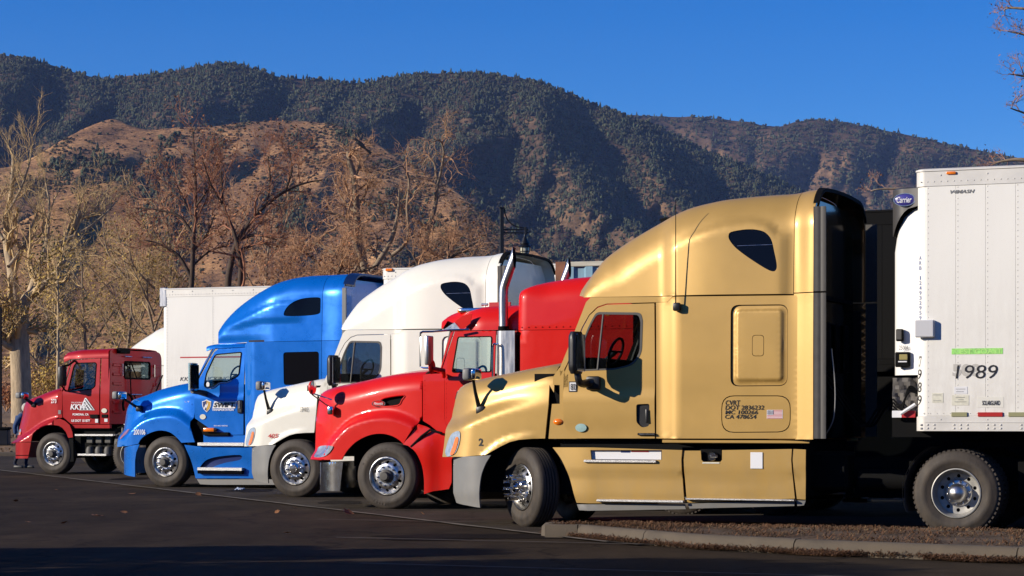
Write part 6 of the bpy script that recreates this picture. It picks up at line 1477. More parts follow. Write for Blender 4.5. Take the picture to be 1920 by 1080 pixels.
    panel('inner_shell', [(X(462, .1), zfl+.02), (xe1-.05, zfl+.02), (xe1-.05, zsm+.03), (X(466, .1), zsm+.03)], M_GROOVE, root, off(SL, .04), thick=.01, res=.3, mirror='copy')
    # side skirts and steps
    FK = lambda x, z: .04+.02*sstep(.75, .45, z)
    SK = flatskin(FK); rec = catmull(G.P([(372, 884), (377, 872), (388, 862), (410, 856), (450, 853), (450, 862), (425, 867), (405, 873), (390, 880)], .05), 3, True)
    sk = G.P([(346, 834), (370, 837), (605, 840), (605, 897), (367, 897)], .05)+catmull(G.P([(366, 896), (362, 878), (356, 858), (347, 836)], .05), 3)
    panel('side_skirt', sk, P, root, SK, [rec], res=.08, mirror='copy'); panel('skirt_recess', grow(rec, .01), mat('deep_blue_paint', (.002, .02, .13), .4), root, off(SK, .06), thick=.01, res=.1, mirror='copy')
    panel('skirt_lower_edge', G.P([(368, 898.5), (604, 898.5), (600, 909), (395, 909), (374, 908)], .07), M_GREY, root, off(SK, .03), res=.2, mirror='copy')
    gbox(G, root, 'upper_step', (371, 830), (458, 836), -.02, .25, M_TREAD, yo=.0); gbox(G, root, 'lower_step', (371, 877), (455, 882), -.03, .12, M_TREAD, yo=0.); gbox(G, root, 'lower_step_lip', (371, 882.5), (455, 888), -.02, .10, M_DARKG, yo=0.)
    gbox(G, root, 'step_deck', (385, 816), (605, 834), .12, .5, P, yo=.2)
    q = L(394.5, 805.5, .06); MB().box(q[0]-.12, q[0]+.12, -.02, .10, q[1]-.04, q[1]+.035, .02, 2).build('marker_light', M_AMBER, root); MB().box(q[0]-.15, q[0]+.4, .06, .3, q[1]-.12, q[1]-.05, .02).build('marker_bracket', M_CHASS, root)
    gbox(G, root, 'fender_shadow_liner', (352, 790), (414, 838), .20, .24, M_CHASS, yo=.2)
    # door fittings and writing
    gbox(G, root, 'door_handle', (446, 750), (456, 775), .06, .12, M_BLACK, .02, yo=.1); gbox(G, root, 'handle_lever', (449, 751), (452, 766), .045, .06, M_CHROME, .004, yo=.1)
    YL = .096
    c0, c1 = L(379, 773, .1), L(396, 749, .1); cx_, cz_ = (c0[0]+c1[0])/2, (c0[1]+c1[1])/2; hw, hh = (c1[0]-c0[0])/2, (c1[1]-c0[1])/2
    SHP = [(-1, .72), (-.5, .80), (0, 1), (.5, .80), (1, .72), (.95, 0), (.62, -.55), (0, -1), (-.62, -.55), (-.95, 0)]
    MB().prism([(cx_+a*hw, cz_+b_*hh) for a, b_ in SHP], YL, YL+.01).build('shield_border', M_INKW, root)
    MB().prism([(cx_+a*hw*.84, cz_+b_*hh*.86) for a, b_ in SHP if a <= 0], YL-.004, YL+.004).build('shield_navy_half', M_NAVY, root)
    MB().prism([(cx_+a*hw*.84, cz_+b_*hh*.86) for a, b_ in SHP if a >= 0], YL-.004, YL+.004).build('shield_gold_half', mat('gold_vinyl', (.62, .36, .04), .4), root)
    MB().prism([(cx_+a*hw, cz_+b_*hh) for a, b_ in ((-.55, -.35), (-.1, .35), (.05, .05), (.35, .6), (.35, .2), (.0, -.45), (-.08, -.1), (-.42, -.62))], YL-.008, YL).build('shield_bolt', M_INKW, root)
    MB().prism([L(a, b_, .1) for a, b_ in ((398.5, 765.5), (441, 765.5), (444, 752.5), (402, 752.5))], YL-.002, YL+.006).build('name_panel', M_INKW, root)
    gput(G, root, 'SWIFT', 400.5, 754.5, 441.5, 763.8, M_INK, YL-.002, bold=.045, shear=.25)
    gput(G, root, 'TRANSPORTATION', 398, 766.2, 438.5, 770.3, M_INKW, YL, bold=.03, shear=.15)
    b = MB(); b.lathe([(0, -.004), (1, -.004), (1, .004)], 20); o = b.build('oval_sticker', M_PAPER, root); q = L(380.5, 781.5, .1); o.scale = (.065, 1, .05); o.location = (q[0], YL, q[1])
    gput(G, root, 'WE ARE HIRING', 401, 797, 427, 799.5, M_INKW, YL, bold=.0); gput(G, root, 'LT', 346.5, 752, 356, 754.5, M_ALU, .1, bold=.02)
    # mirrors
    for y, sg in ((0, -1), (2.5, 1)):
        m = empty('door_mirror', (0, 0, 0), 0, root); yy = y+sg*.30; q0, q1 = L(361, 681, -.3), L(361, 732, -.3)
        b = MB(); n = 8; b.grid([[(q0[0]+.075*cos(a)*(1 if cos(a) < 0 else .4)+.02, yy+.15*sin(a), q1[1]+(q0[1]-q1[1])*t) for a in np.linspace(0, 2*pi, 17)] for t in lin(0, 1, n)]); top = len(b.v); b.add([(q0[0]+.02+.075*cos(a)*(1 if cos(a) < 0 else .4), yy+.15*sin(a), q0[1]+.015) for a in np.linspace(0, 2*pi, 17)[:-1]], [list(range(16))]); b.build('mirror_housing', M_CHROME, m)
        MB().box(q0[0]+.05, q0[0]+.07, yy-.13, yy+.13, q1[1]+.03, q0[1]-.03, .01).build('mirror_glass', M_DARKG, m)
        arm = [L(360, 734, -.3), L(372, 735, -.1), L(384, 738, .08)]; ys = [yy, y+sg*.1, y-sg*.1]
        MB().tube([(arm[i][0], ys[i], arm[i][1]) for i in range(3)], [.04, .05, .06], 8).build('mirror_arm', M_BLACK, m)
        fb_ = L(259, 765, .3); hd = L(221, 742, .0); bonnet_mirror(root, (fb_[0], y-sg*.30, fb_[1]), (hd[0]+.03, y-sg*.02, hd[1]), (.07, .12, .085))
    MB().tube(catmull([(L(244, 766, .4)[0], .5, L(244, 766, .4)[1]), (L(245, 752, .4)[0], .5, L(245, 751, .4)[1]), (L(258, 750, .4)[0], .5, L(262, 751, .4)[1])], 5), .012, 6).build('hood_handle', M_CHROME, root)
    running_gear(root, G, L(790, 900, .05)[0], nut='cap', capm=M_DGREY, floor=L(420, 818, .1)[1], lx=(X(375), X(640)), front_x=xn+.3)
    cab_interior(root, X(372, .1), X(462), L(410, 718, .15)[1]-.03, zsm-.1, wheel_at=(X(414), L(414, 702, .3)[1]), seat_x=X(450))
    b = MB(); b.lathe([(0, -.01), (1, -.01), (1, .0)], 16); o = b.build('window_sticker', M_INKW, root); q = L(391, 721, .15); o.scale = (.035, 1, .05); o.location = (q[0], FC(*q)+.01, q[1])
    return root
blue = blue_truck(BP)

# ------------------------------------------------------------------ dark red day cab
def day_cab(G):
    root = G.root('semi_tractor'); W = 2.45; L = G.L; X = G.X; P = M_DRED
    tag(root, 'dark red day cab semi tractor numbered 273 with checkered logo, at the far left', 'semi truck', 'semi trucks parked in a slanted row')
    npt = [L(a, b_, .42) for a, b_ in ((48, 764), (45, 780), (38, 804), (31, 830))]; NX = interp([(p[1], p[0]) for p in npt]); xn = npt[1][0]; xh = X(107, .12)
    zh = interp(silh(G, [(46, 769), (49, 761), (55, 755), (78, 745.5), (95, 738), (109, 733), (125, 729)], .45))
    HC = interp(catmull(G.P([(30, 828), (55, 812), (75, 798), (99, 788), (118, 788), (135, 805)], .1), 6))
    def FH(x, z):
        k = max(0, (xh-x)/(xh-xn)); up = .16+.28*k**1.4; lo = .05+.04*k*k; f = sstep(HC(x)+.08, HC(x)-.08, z); y = up*(1-f)+lo*f
        t = max(0, min(1, (x-NX(z))/.35)); return y+.24*(1-t)**2.2
    S = Skin(zh, lambda x: .14+.08*sstep(xn, xn+.5, x), FH, W, .10, lambda x: .28*(1-sstep(xn-.1, xn+1.2, x)))
    xe = X(107, .12); ar = catmull(G.P([(59, 828), (62, 815), (70, 805), (80, 799), (92, 796.5), (99, 797)], .06), 3)
    panel('bonnet', ar+[L(99.5, 788, .1), L(107, 783, .1), (xe, L(107, 760, .12)[1])]+over(S, [xe])+over(S, lin(xe-.04, npt[0][0]+.02, 16))+[(NX(z), z) for z in lin(npt[1][1]+.02, npt[3][1], 7)], P, root, S, res=.034, mirror='same', back=M_CHASS, ang=85)
    panel('fender_rear', G.P([(101, 797), (101, 787), (112, 785), (122, 789), (131, 797), (136, 810), (137, 820), (128.5, 821), (124, 810), (117, 802), (110, 798)], .06), P, root, flatskin(lambda x, z: .05, W), res=.08, mirror='copy')
    panel('mud_flap', G.P([(129, 822), (137, 821), (138, 865), (131, 866)], .08), M_CHASS, root, flatskin(lambda x, z: .08, W), res=.2, mirror='copy')
    panel('headlight', G.P([(33.5, 816), (36, 806), (43, 804), (42.5, 815.5)], .3), M_LENS, root, off(S, -.014), thick=.02, res=.05, mirror='copy'); panel('turn_signal', G.P([(38, 815.8), (39, 810), (42.5, 810), (42, 815.5)], .28), M_AMBER, root, off(S, -.024), thick=.01, res=.05, mirror='copy')
    MB().grid([[(lambda y0, z=z, u=u: (NX(z)-.24*max(0, 1-((W/2-(y0+(W-2*y0)*u))/(W/2-y0))**2), y0+(W-2*y0)*u, z))(FH(NX(z)+.002, z)) for u in lin(0, 1, 11)] for z in lin(npt[3][1]+.02, npt[1][1]+.03, 5)]).build('grille_backing', M_CHASS, root)
    xb_ = L(28.5, 845, .36)[0]
    def FB(x, z): t = max(0, min(1, (x-xb_)/.45)); return .05+.33*(1-t)**2.2
    for nm, y0_, y1_ in (('bumper', 829.5, 853), ('bumper_lower', 854.5, 859.5)):
        panel(nm, [(xb_, L(28, y1_, .36)[1]), (xb_, L(28, y0_, .36)[1]), L(58.5 if nm == 'bumper' else 54, y0_, .06), L(54 if nm == 'bumper' else 52.5, y1_, .06)], P, root, flatskin(FB, W), res=.06, mirror='copy', back=M_CHASS)
    MB().grid([[(xb_-.15*max(0, 1-((W/2-(.38+1.7*u))/.85)**2), .38+1.69*u, z) for u in lin(0, 1, 9)] for z in (L(28, 859, .36)[1], L(28, 829, .36)[1])]).build('bumper_centre', P, root)
    FC = lambda x, z: .10+.07*max(0, z-1.9)+.05*sstep(2.7, 3.0, z)
    SCd = flatskin(FC, W)
    win = rnd(G.P([(143, 681), (179, 680), (181, 682), (180, 724), (174, 729.5), (132, 735), (130, 733), (139, 687)], .16), .04)
    door = G.P([(118, 750), (118, 735), (122, 728), (133, 684), (139, 675), (186.5, 672), (187, 795), (134, 795), (119, 782)], .12)
    panel('door', door, P, root, SCd, [win], res=.05, mirror='copy'); panel('window_glass', win, M_GLASS, root, off(SCd, .015), thick=.004, res=.2, mirror='copy', back=M_GLASS, ang=80)
    MB().tube([(x, FC(x, z)-.004, z) for x, z in win+[win[0]]], .011, 5, False).build('window_seal', M_CHASS, root)
    panel('cowl', G.P([(108.5, 736), (118, 730), (116.8, 740), (117, 783), (111, 784), (108.5, 780)], .13), P, root, flatskin(lambda x, z: .12, W), res=.1, mirror='copy')
    panel('windscreen_pillar', G.P([(116, 729), (121, 718), (130, 681), (137, 674), (133, 682), (121.5, 727), (117.5, 733)], .16), P, root, SCd, res=.08, mirror='copy')
    screen(root, L(118, 727, .16), L(132, 676, .2), .16, .2, W, .30)
    xr1 = X(205, .1); panel('rear_corner', [L(188, 795, .1), (xr1, L(205, 795, .1)[1]), (xr1, L(205, 672, .1)[1]), L(188, 672, .1)], P, root, SCd, res=.1, mirror='copy')
    zr = interp(silh(G, [(124, 677), (128, 669), (133, 662), (140, 660), (152, 657.5), (175, 656), (212, 654.5)], .3)); xr = L(126, 675, .3)[0]
    SR = Skin(zr, lambda x: max(.03, min(.18, zr(x)-L(160, 673, .12)[1]-.02)), lambda x, z: .16+.12*(1-sstep(xr, xr+.5, x)), W, .04, lambda x: .3*(1-sstep(xr-.1, xr+.9, x)))
    panel('cab_roof', [L(126.5, 679, .25), L(137, 673, .2), (xr1, L(205, 671, .12)[1])]+over(SR, lin(xr1, xr, 12)), P, root, SR, res=.05, mirror='same', back=M_LINER, ang=80)
    # rear wall with its window, ribs, handles
    zt, zb = zr(xr1), L(205, 795, .1)[1]; yw = lambda px: ((lambda k: ((k*(G.O.y+xr1*G.b.y)-(G.O.x+xr1*G.b.x))/(G.n.x-k*G.n.y)))((px-960)/F))
    zw = lambda py, y: CH+(HOR-py)/F*(G.O.y+xr1*G.b.y+y*G.n.y)
    ya, yb = yw(233), yw(281); y_l, y_r = yw(206), yw(303); wz0, wz1 = zw(710, (ya+yb)/2), zw(679, (ya+yb)/2)
    outl = rnd([(y_l, zb), (y_r, zb), (y_r, zt-.02), (y_l, zt-.02)], [0, 0, .22, .1]); hole = rnd([(ya, wz0), (yb, wz0), (yb, wz1), (ya, wz1)], .06)
    V, T_ = fill(outl, [hole], .12); b = MB(); b.add([(xr1, y, z) for y, z in V]+[(xr1-.04, y, z) for y, z in V], [[int(i) for i in t] for t in T_]+[[int(i)+len(V) for i in t[::-1]] for t in T_]); b.build('rear_wall', P, root, recalc=False)
    MB().grid([[(xr1-.01, y, z) for y in (ya-.02, yb+.02)] for z in (wz0-.02, wz1+.02)]).build('rear_window', M_GLASS, root)
    MB().tube([(xr1+.005, y, z) for y, z in hole+[hole[0]]], .02, 5, False).build('rear_window_seal', M_CHASS, root)
    for k in range(6):
        for (p, q) in ((y_l+.12, ya-.12), (yb+.15, y_r-.12)):
            z = zb+.25+k*.22; MB().box(xr1, xr1+.02, p, q, z, z+.07, .009).build('pressed_rib', P, root)
    for (p, q, z) in ((ya-.05, ya+.25, wz1+.12), (yb-.4, yb, wz1+.12), (ya+.12, ya+.7, wz0-.38)): MB().tube([(xr1+.05, p, z), (xr1+.05, q, z)], .014, 6).build('grab_rail', M_ALU, root)
    for yy in (ya-.14, yb+.14): MB().tube([(xr1+.05, yy, wz0+.05), (xr1+.05, yy, wz1-.05)], .014, 6).build('grab_rail', M_ALU, root)
    MB().box(xr1+.0, xr1+.12, ya-.35, ya+.1, zt-.10, zt+.03, .03, 2).build('work_lamp', M_CHASS, root)
    for (p0, p1) in (((ya+.15, wz1), (ya+.18, wz0-.45)), ((ya+.2, wz1), (ya+.42, wz0+.02)), ((ya+.35, wz0-.4), (ya+.6, wz0-.85)), ((y_r-.05, wz0+.1), (y_r-.7, wz0-.7))): MB().tube([(xr1+.06, p0[0], p0[1]), (xr1+.08, p1[0], p1[1])], .016, 5).build('air_hose', M_CHASS, root)
    t = [(xr1+.09, ya+.02+.22*cos(a), wz0-.62+.24*sin(a)) for a in np.linspace(-.3, pi*1.2, 18)]; MB().tube(t, .03, 6).build('coiled_hose', M_CHASS, root)
    # chassis side: steps, bottles, tank
    cz0 = L(170, 800, .1)[1]; gbox(G, root, 'sill', (133, 796), (206, 803), .12, .2, P, yo=.12)
    gbox(G, root, 'upper_step', (140, 814), (212, 817.5), .0, .25, M_TREAD, yo=0.); gbox(G, root, 'lower_step', (146, 851), (200, 854.5), -.02, .25, M_TREAD, yo=0.)
    gbox(G, root, 'step_box', (141, 816), (212, 856), .30, .6, M_CHASS, yo=.3)
    for px in (166, 183, 200):
        q = L(px, 845, .12); MB().tube([(q[0], .2, q[1]-.12), (q[0], .2, q[1]+.02), (q[0], .2, q[1]+.09), (q[0], .2, q[1]+.12)], [.11, .11, .08, .02], 14).build('air_bottle', M_DGREY, root); MB().box(q[0]-.09, q[0]+.09, .16, .3, q[1]+.17, q[1]+.36, .02).build('battery_box', M_DGREY, root)
    q = L(224, 834, .12); MB().tube([(q[0]-.12, .38, q[1]), (q[0]+.9, .38, q[1])], .30, 24).build('fuel_tank', M_DGREY, root); MB().tube([(q[0]+.0, .3, q[1]+.28), (q[0], .3, q[1]+.40)], .06, 12).build('filler_cap', M_CHROME, root)
    # writing
    gput(G, root, '273', 94.5, 748, 105.5, 756, M_INKW, .0, name='lettering') if False else None
    a, c = L(95, 756, .15), L(106, 748, .15); lettering('273', a[0], a[1], c[0], c[1], M_INKW, root, y=-.022, bold=.015, surf=S)
    YD = .085; gput(G, root, 'KKW', 132, 757.5, 163, 768, M_INKW, YD, bold=.03, shear=.2); gput(G, root, 'TRUCKING', 133.5, 753.5, 155, 756, M_INKW, YD)
    tri = MB(); tri.prism([L(149, 769, .1), L(178, 769, .1), L(162, 746, .1), L(160, 746, .1)], YD+.001, YD+.008); tri.build('checker_field', M_INKW, root)
    ck = MB(); tA, tB, tC = [np.array(L(*p, .1)) for p in ((153, 768.2), (176.5, 768.2), (161, 748))]
    for i in range(7):
        for j in range(7-i):
            if (i+j) % 2 == 0: 
                f = lambda u, v: tuple(tC+(tA-tC)*u+(tB-tA)*v*u); u0, u1 = i/7, (i+.8)/7; v0, v1 = j/7, (j+.9)/7
        for j in range(i+1):
            if (i+j) % 2 == 0:
                u0, u1 = (i+.1)/7, (i+.95)/7; v0, v1 = j/(i+1), (j+.9)/(i+1); ck.prism([f_ for f_ in (tuple(tC+(tA-tC)*u0+(tB-tA)*v0*u0), tuple(tC+(tA-tC)*u0+(tB-tA)*v1*u0), tuple(tC+(tA-tC)*u1+(tB-tA)*v1*u1), tuple(tC+(tA-tC)*u1+(tB-tA)*v0*u1))], YD-.004, YD+.003)
    ck.build('checker_squares', M_INK, root)['kind'] = 'stuff'
    gput(G, root, 'POMONA, CA', 136.5, 775, 166.5, 779.8, M_INKW, YD, bold=.03); gput(G, root, 'US DOT 151877', 134, 786.5, 169, 791, M_INKW, YD, bold=.03)
    gbox(G, root, 'door_handle', (170, 777), (185, 784), YD-.02, YD+.02, M_CHASS, yo=.1); gbox(G, root, 'door_label', (179, 785.5), (184.5, 792.5), YD-.002, YD+.02, M_PAPERW, .001, yo=.1); gbox(G, root, 'door_label', (196, 785), (202, 791), .09, .12, M_PAPERW, .001, yo=.1); gbox(G, root, 'side_grille', (191, 777), (202, 783), .08, .12, M_CHASS, .003, yo=.1); gbox(G, root, 'cowl_label', (109.5, 769), (114.5, 776.5), .108, .13, M_GREY, .001, yo=.12)
    b = MB(); b.lathe([(0, -.004), (1, -.004), (1, .004)], 20); o = b.build('oval_sticker', M_PAPER, root); q = L(196, 770, .1); o.scale = (.075, 1, .055); o.location = (q[0], .085, q[1])
    for y, sg in ((0, -1), (W, 1)):
        m = empty('door_mirror', (0, 0, 0), 0, root); yy = y+sg*.22; q0, q1 = L(117, 687, -.2), L(117, 724, -.2)
        MB().box(q0[0]-.05, q0[0]+.07, yy-.12, yy+.12, q1[1], q0[1], .04, 2).build('mirror_housing', M_BLACK, m); MB().tube([(q0[0], yy, q0[1]), (q0[0]+.1, y+sg*.1, q0[1]+.03), (L(138, 676, .1)[0], y-sg*.15, L(138, 676, .1)[1])], .025, 6).tube([(q0[0], yy, q1[1]), (L(122, 733, .1)[0], y-sg*.12, L(122, 733, .1)[1])], .02, 6).build('mirror_arm', M_CHASS, m)
        fb_ = L(62, 758, .3); hd = L(42, 742, .05); bonnet_mirror(root, (fb_[0], y-sg*.3, fb_[1]), (hd[0], y-sg*.05, hd[1]), (.08, .12, .08), M_BLACK, M_CHROME, .035)
    running_gear(root, G, L(222, 880, .05)[0]+.35, W=W, nut='cap', capm=M_DGREY, floor=L(170, 802, .1)[1], lx=(X(140), X(205)), front_x=xn+.3)
    cab_interior(root, X(120, .1), xr1-.02, L(150, 731, .15)[1]-.03, zb, W=W, seat_x=X(172), wheel_at=(X(142), L(142, 722, .3)[1]), back=False)
    MB().box(X(150), X(200), .5, 1.6, L(150, 731, .15)[1]-.2, L(150, 731, .15)[1]-.02, .02).build('console', M_LINER, root)
    MB().box(xr1-.5, xr1-.2, 1.5, 1.9, wz0-.2, wz0+.18).build('carton', mat('carton', (.35, .24, .12), .9), root)
    return root
dayc = day_cab(TP)
dome.location = (DP.O.x, DP.O.y, 0)
# wheels etc. of the fully hidden lower half are left as copies of the ivory truck
# ------------------------------------------------------------------ trees
class Wood:
    """bare trees: hand laid limbs, then random branches and twigs"""
    def __init__(s, seed): s.r = random.Random(seed); s.thicks = []; s.twig = MB(); s.tips = []
    def newthick(s):
        s.thicks.append(MB()); return s.thicks[-1]
    def limb(s, pts, rad, kids, L, depth=0, up=.25, spread=.8, t0=.15, gnarl=.25):
        pts = [Vector(p) for p in pts]; n = len(pts); (s.newthick() if depth == 0 else s.twig).tube(pts, [rad[0]+(rad[1]-rad[0])*i/(n-1) for i in range(n)], 8 if depth == 0 else (5 if depth == 1 else 3), False)
        if depth >= 3 or kids[depth] == 0:
            s.tips.append(pts[-1]); s.tips.append(pts[n//2]); return
        r = s.r
        for k in range(kids[depth]):
            t = t0+(1-t0)*(k+r.random())/kids[depth]; f = t*(n-1); i = min(int(f), n-2); p = pts[i].lerp(pts[i+1], f-i); d = (pts[i+1]-pts[i]).normalized()
            a = Vector((r.gauss(0, 1), r.gauss(0, 1), r.gauss(0, 1))); a = (a-d*a.dot(d)).normalized(); ang = spread*r.uniform(.5, 1.15)
            v = (d*cos(ang)+a*sin(ang)); v.z += up*r.uniform(.3, 1.3); v.normalize(); l = L[depth]*r.uniform(.5, 1.25)*(1-.35*t); m = (6, 5, 4)[depth]
            q = [p]; vv = v.copy()
            for j in range(m):
                vv = (vv+Vector((r.gauss(0, gnarl), r.gauss(0, gnarl), r.gauss(0, gnarl)+.06*up*4/m))).normalized(); q.append(q[-1]+vv*l/m)
            r0 = (rad[0]+(rad[1]-rad[0])*t)*(.55, .55, .6)[depth]; r0 = max(r0, (.018, .012, .0075)[depth]); s.limb(q, (r0, r0*.35), kids, L, depth+1, up, spread, .2, gnarl)
def tree(name, label, base, d, limbs, kids, L, seed, bark, twigm, group=None, leaves=None, depth_j=1.2, up=.3, spread=.8, gnarl=.22, unit=True):
    """limbs = photo polylines [(px, py, width px), ...] read at distance d"""
    root = empty(name, ((base-960)/F*d, d, ground_z(0, d) if d > 76 else 0)); tag(root, label, 'tree', group); w = Wood(seed); bx0, by0, bz0 = root.location
    for li, l in enumerate(limbs):
        dd = w.r.uniform(-depth_j, depth_j) if li else 0; n = len(l); q = []
        sm = catmull([(a, b_, c) for a, b_, c in l], 4) if n > 2 else l
        for i, (a, b_, c) in enumerate(sm): q.append(((a-960)/F*d-bx0, dd*(i/(len(sm)-1))**.7, CH+(HOR-b_)/F*d-bz0))
        w.limb(q, (l[0][2]/F*d/2, l[-1][2]/F*d/2), kids, L, 0, up, spread, .12 if li else .45, gnarl)
    for i_, tk_ in enumerate(w.thicks): tk_.build('limb' if i_ else 'trunk', bark, root, recalc=False, ang=180)
    o = w.twig.build('crown', twigm, root, recalc=False, ang=180); o['kind'] = 'stuff'
    if leaves:
        cnt, m, sz, ysp, keep = leaves; r = w.r; vs = []; fs = []; tips = [t for t in w.tips if keep(t+root.location)]
        if tips:
            for i in range(cnt):
                p = r.choice(tips)+Vector((r.gauss(0, ysp), r.gauss(0, ysp), r.gauss(0, ysp))); a = Vector((r.gauss(0, 1), r.gauss(0, 1), r.gauss(0, 1))).normalized(); b_ = a.orthogonal().normalized(); c_ = a.cross(b_); s_ = sz*r.uniform(.5, 1.3); o_ = len(vs)
                vs += [p-b_*s_, p+c_*s_*.5+a*s_*.15, p+b_*s_, p-c_*s_*.5+a*s_*.15]; fs += [[o_, o_+1, o_+2, o_+3]]
            b = MB(); b.v = [tuple(v) for v in vs]; b.f = fs; b.mi = [0]*len(fs); o = b.build('leaves', m, root, smooth=False, recalc=False); o['kind'] = 'stuff'
    return root
M_BARK1 = mat('pale_bark', (.42, .32, .20), .9, var=.45, vscale=2.5, bump=.9, bscale=9, stretch=(3, 3, .6))
M_BARK2 = mat('dark_bark', (.075, .050, .035), .9, var=.4, vscale=4, bump=.8, bscale=9)
M_BARK3 = mat('tan_bark', (.27, .20, .13), .9, var=.4, vscale=3, bump=.6, bscale=9)
M_TW1 = mat('straw_twigs', (.54, .38, .185), .9, var=.3); M_TW2 = mat('red_brown_twigs', (.32, .14, .08), .9, var=.4); M_TW3 = mat('tan_twigs', (.48, .27, .145), .9, var=.4)
M_LF1 = mat('olive_leaves', (.42, .28, .06), .8, var=.5, vscale=1.2); M_LF2 = mat('rust_leaves', (.34, .14, .06), .85, var=.5, vscale=1.5); M_LF3 = mat('yellow_leaves', (.52, .34, .08), .8, var=.5, vscale=1.2)
low = lambda zmax: (lambda p: p.z < zmax)
always = lambda p: True
GRT = 'bare winter trees behind the lot'
tree('sycamore_tree', 'tall pale sycamore with thick forked trunk and straw twigs, at the far left edge', 40, 96, [[(40, 812, 40), (40, 740, 34), (38, 680, 31), (36, 630, 30), (36, 592, 36)],
    [(34, 600, 24), (24, 545, 17), (16, 500, 13), (6, 450, 11), (8, 400, 9), (14, 340, 8), (15, 285, 5)], [(38, 600, 26), (52, 562, 18), (74, 546, 13), (104, 520, 10), (130, 490, 6)], [(52, 565, 18), (64, 525, 14), (84, 474, 12), (120, 450, 11), (134, 425, 10), (148, 392, 9)],
    [(84, 474, 9), (90, 430, 7), (92, 380, 5), (85, 340, 3)], [(120, 450, 8), (155, 430, 5), (190, 400, 4), (215, 370, 2)], [(28, 655, 15), (5, 640, 12), (-30, 610, 10)], [(6, 450, 8), (-20, 400, 6), (-30, 330, 4)], [(14, 400, 6), (40, 350, 4), (55, 300, 3), (60, 262, 2)], [(16, 500, 8), (40, 455, 5), (60, 400, 4), (70, 350, 2)]],
    (7, 6, 5), (2.5, 1.3, .65), 3, M_BARK1, M_TW1, GRT, (900, M_LF1, .085, .25, low(7)), up=.45)
tree('birch_tree', 'slender pale straight trunk left of the dark red cab roof', 109, 88, [[(108, 830, 8), (108, 740, 7), (109, 650, 6), (109, 560, 5), (107, 500, 3)]], (14, 5, 3), (2.2, .8, .4), 5, M_BARK1, M_TW1, GRT, (500, M_LF1, .08, .3, always))
tree('maple_tree', 'dark straight trunk with rust red twigs above the long white trailer', 360, 104, [[(352, 800, 14), (355, 600, 12), (360, 520, 11), (363, 440, 9), (367, 370, 7), (365, 300, 4), (361, 240, 2)], [(358, 520, 8), (335, 480, 6), (300, 458, 4), (270, 450, 2)], [(362, 440, 6), (335, 405, 5), (290, 392, 3), (255, 390, 2)], [(362, 470, 6), (385, 440, 4), (400, 400, 2)], [(366, 390, 5), (395, 350, 4), (415, 310, 2)], [(364, 420, 5), (340, 370, 3), (320, 330, 2)], [(359, 500, 5), (390, 470, 4), (420, 460, 2)]],
    (8, 6, 5), (2.3, 1.15, .6), 6, M_BARK2, M_TW2, GRT, (700, M_LF2, .075, .25, always), up=.3)
tree('maple_tree', 'dark twin trunked leaning tree above the gap between trailer and blue truck', 440, 102, [[(428, 800, 15), (427, 560, 14), (432, 500, 12), (446, 451, 10), (470, 415, 8), (498, 385, 7), (537, 357, 6), (573, 343, 4), (606, 337, 2)], [(450, 800, 13), (450, 560, 12), (452, 500, 10), (441, 440, 8), (421, 388, 6), (416, 320, 3)], [(446, 451, 7), (480, 440, 5), (520, 450, 3)], [(498, 385, 5), (505, 340, 4), (500, 290, 2)], [(421, 388, 5), (400, 350, 3), (385, 300, 2)], [(450, 470, 6), (490, 455, 4), (515, 470, 2)], [(537, 357, 4), (550, 320, 3), (545, 280, 2)]],
    (7, 6, 5), (2.4, 1.2, .6), 8, M_BARK2, M_TW2, GRT, (800, M_LF2, .075, .25, always), up=.25)
pr = tree('pollard_tree', 'pruned tan tree with twisted bare limbs and a crow on its stump top', 690, 98, [[(700, 800, 20), (690, 560, 18), (682, 495, 15), (672, 440, 12), (668, 385, 11), (664, 335, 11), (655, 300, 10), (653, 284, 8)], [(682, 495, 11), (661, 440, 9), (646, 409, 6), (610, 400, 3)], [(690, 520, 12), (733, 451, 8), (747, 395, 6), (749, 355, 3)],
    [(700, 560, 13), (755, 510, 11), (788, 478, 9), (801, 436, 8), (815, 385, 7), (818, 350, 5), (814, 305, 4), (801, 291, 3), (790, 305, 2)], [(815, 375, 6), (827, 325, 5), (833, 288, 4), (825, 268, 3), (808, 275, 2)], [(733, 480, 8), (765, 450, 6), (764, 391, 5), (768, 340, 4), (756, 315, 3), (740, 322, 2)], [(668, 385, 6), (685, 360, 4), (690, 320, 2)], [(664, 335, 6), (672, 310, 4), (670, 285, 3)], [(755, 510, 7), (820, 480, 5), (888, 456, 4), (907, 438, 3), (933, 470, 2)], [(682, 510, 8), (620, 470, 5), (575, 450, 4), (550, 470, 2)], [(690, 530, 8), (640, 505, 5), (590, 500, 3)], [(667, 400, 5), (640, 370, 3), (622, 330, 2)], [(790, 480, 6), (840, 440, 4), (870, 400, 2)]],
    (8, 6, 5), (1.8, 1.1, .6), 12, M_BARK3, M_TW3, GRT, (700, M_LF2, .07, .2, low(11)), up=.0, spread=1.0, gnarl=.36)
tree('thicket_tree', 'low dense brown thorny tree between the blue and ivory cab roofs', 620, 92, [[(620, 800, 14), (622, 600, 12), (618, 540, 10), (600, 500, 6), (570, 470, 3)], [(620, 560, 9), (660, 520, 7), (710, 500, 4)], [(620, 580, 9), (580, 545, 6), (545, 530, 3)], [(622, 560, 8), (640, 500, 5), (645, 450, 3)]], (12, 9, 7), (2.3, 1.1, .5), 21, M_BARK2, M_TW3, GRT, (700, M_LF2, .07, .2, always), up=.15, spread=1.0, gnarl=.35)
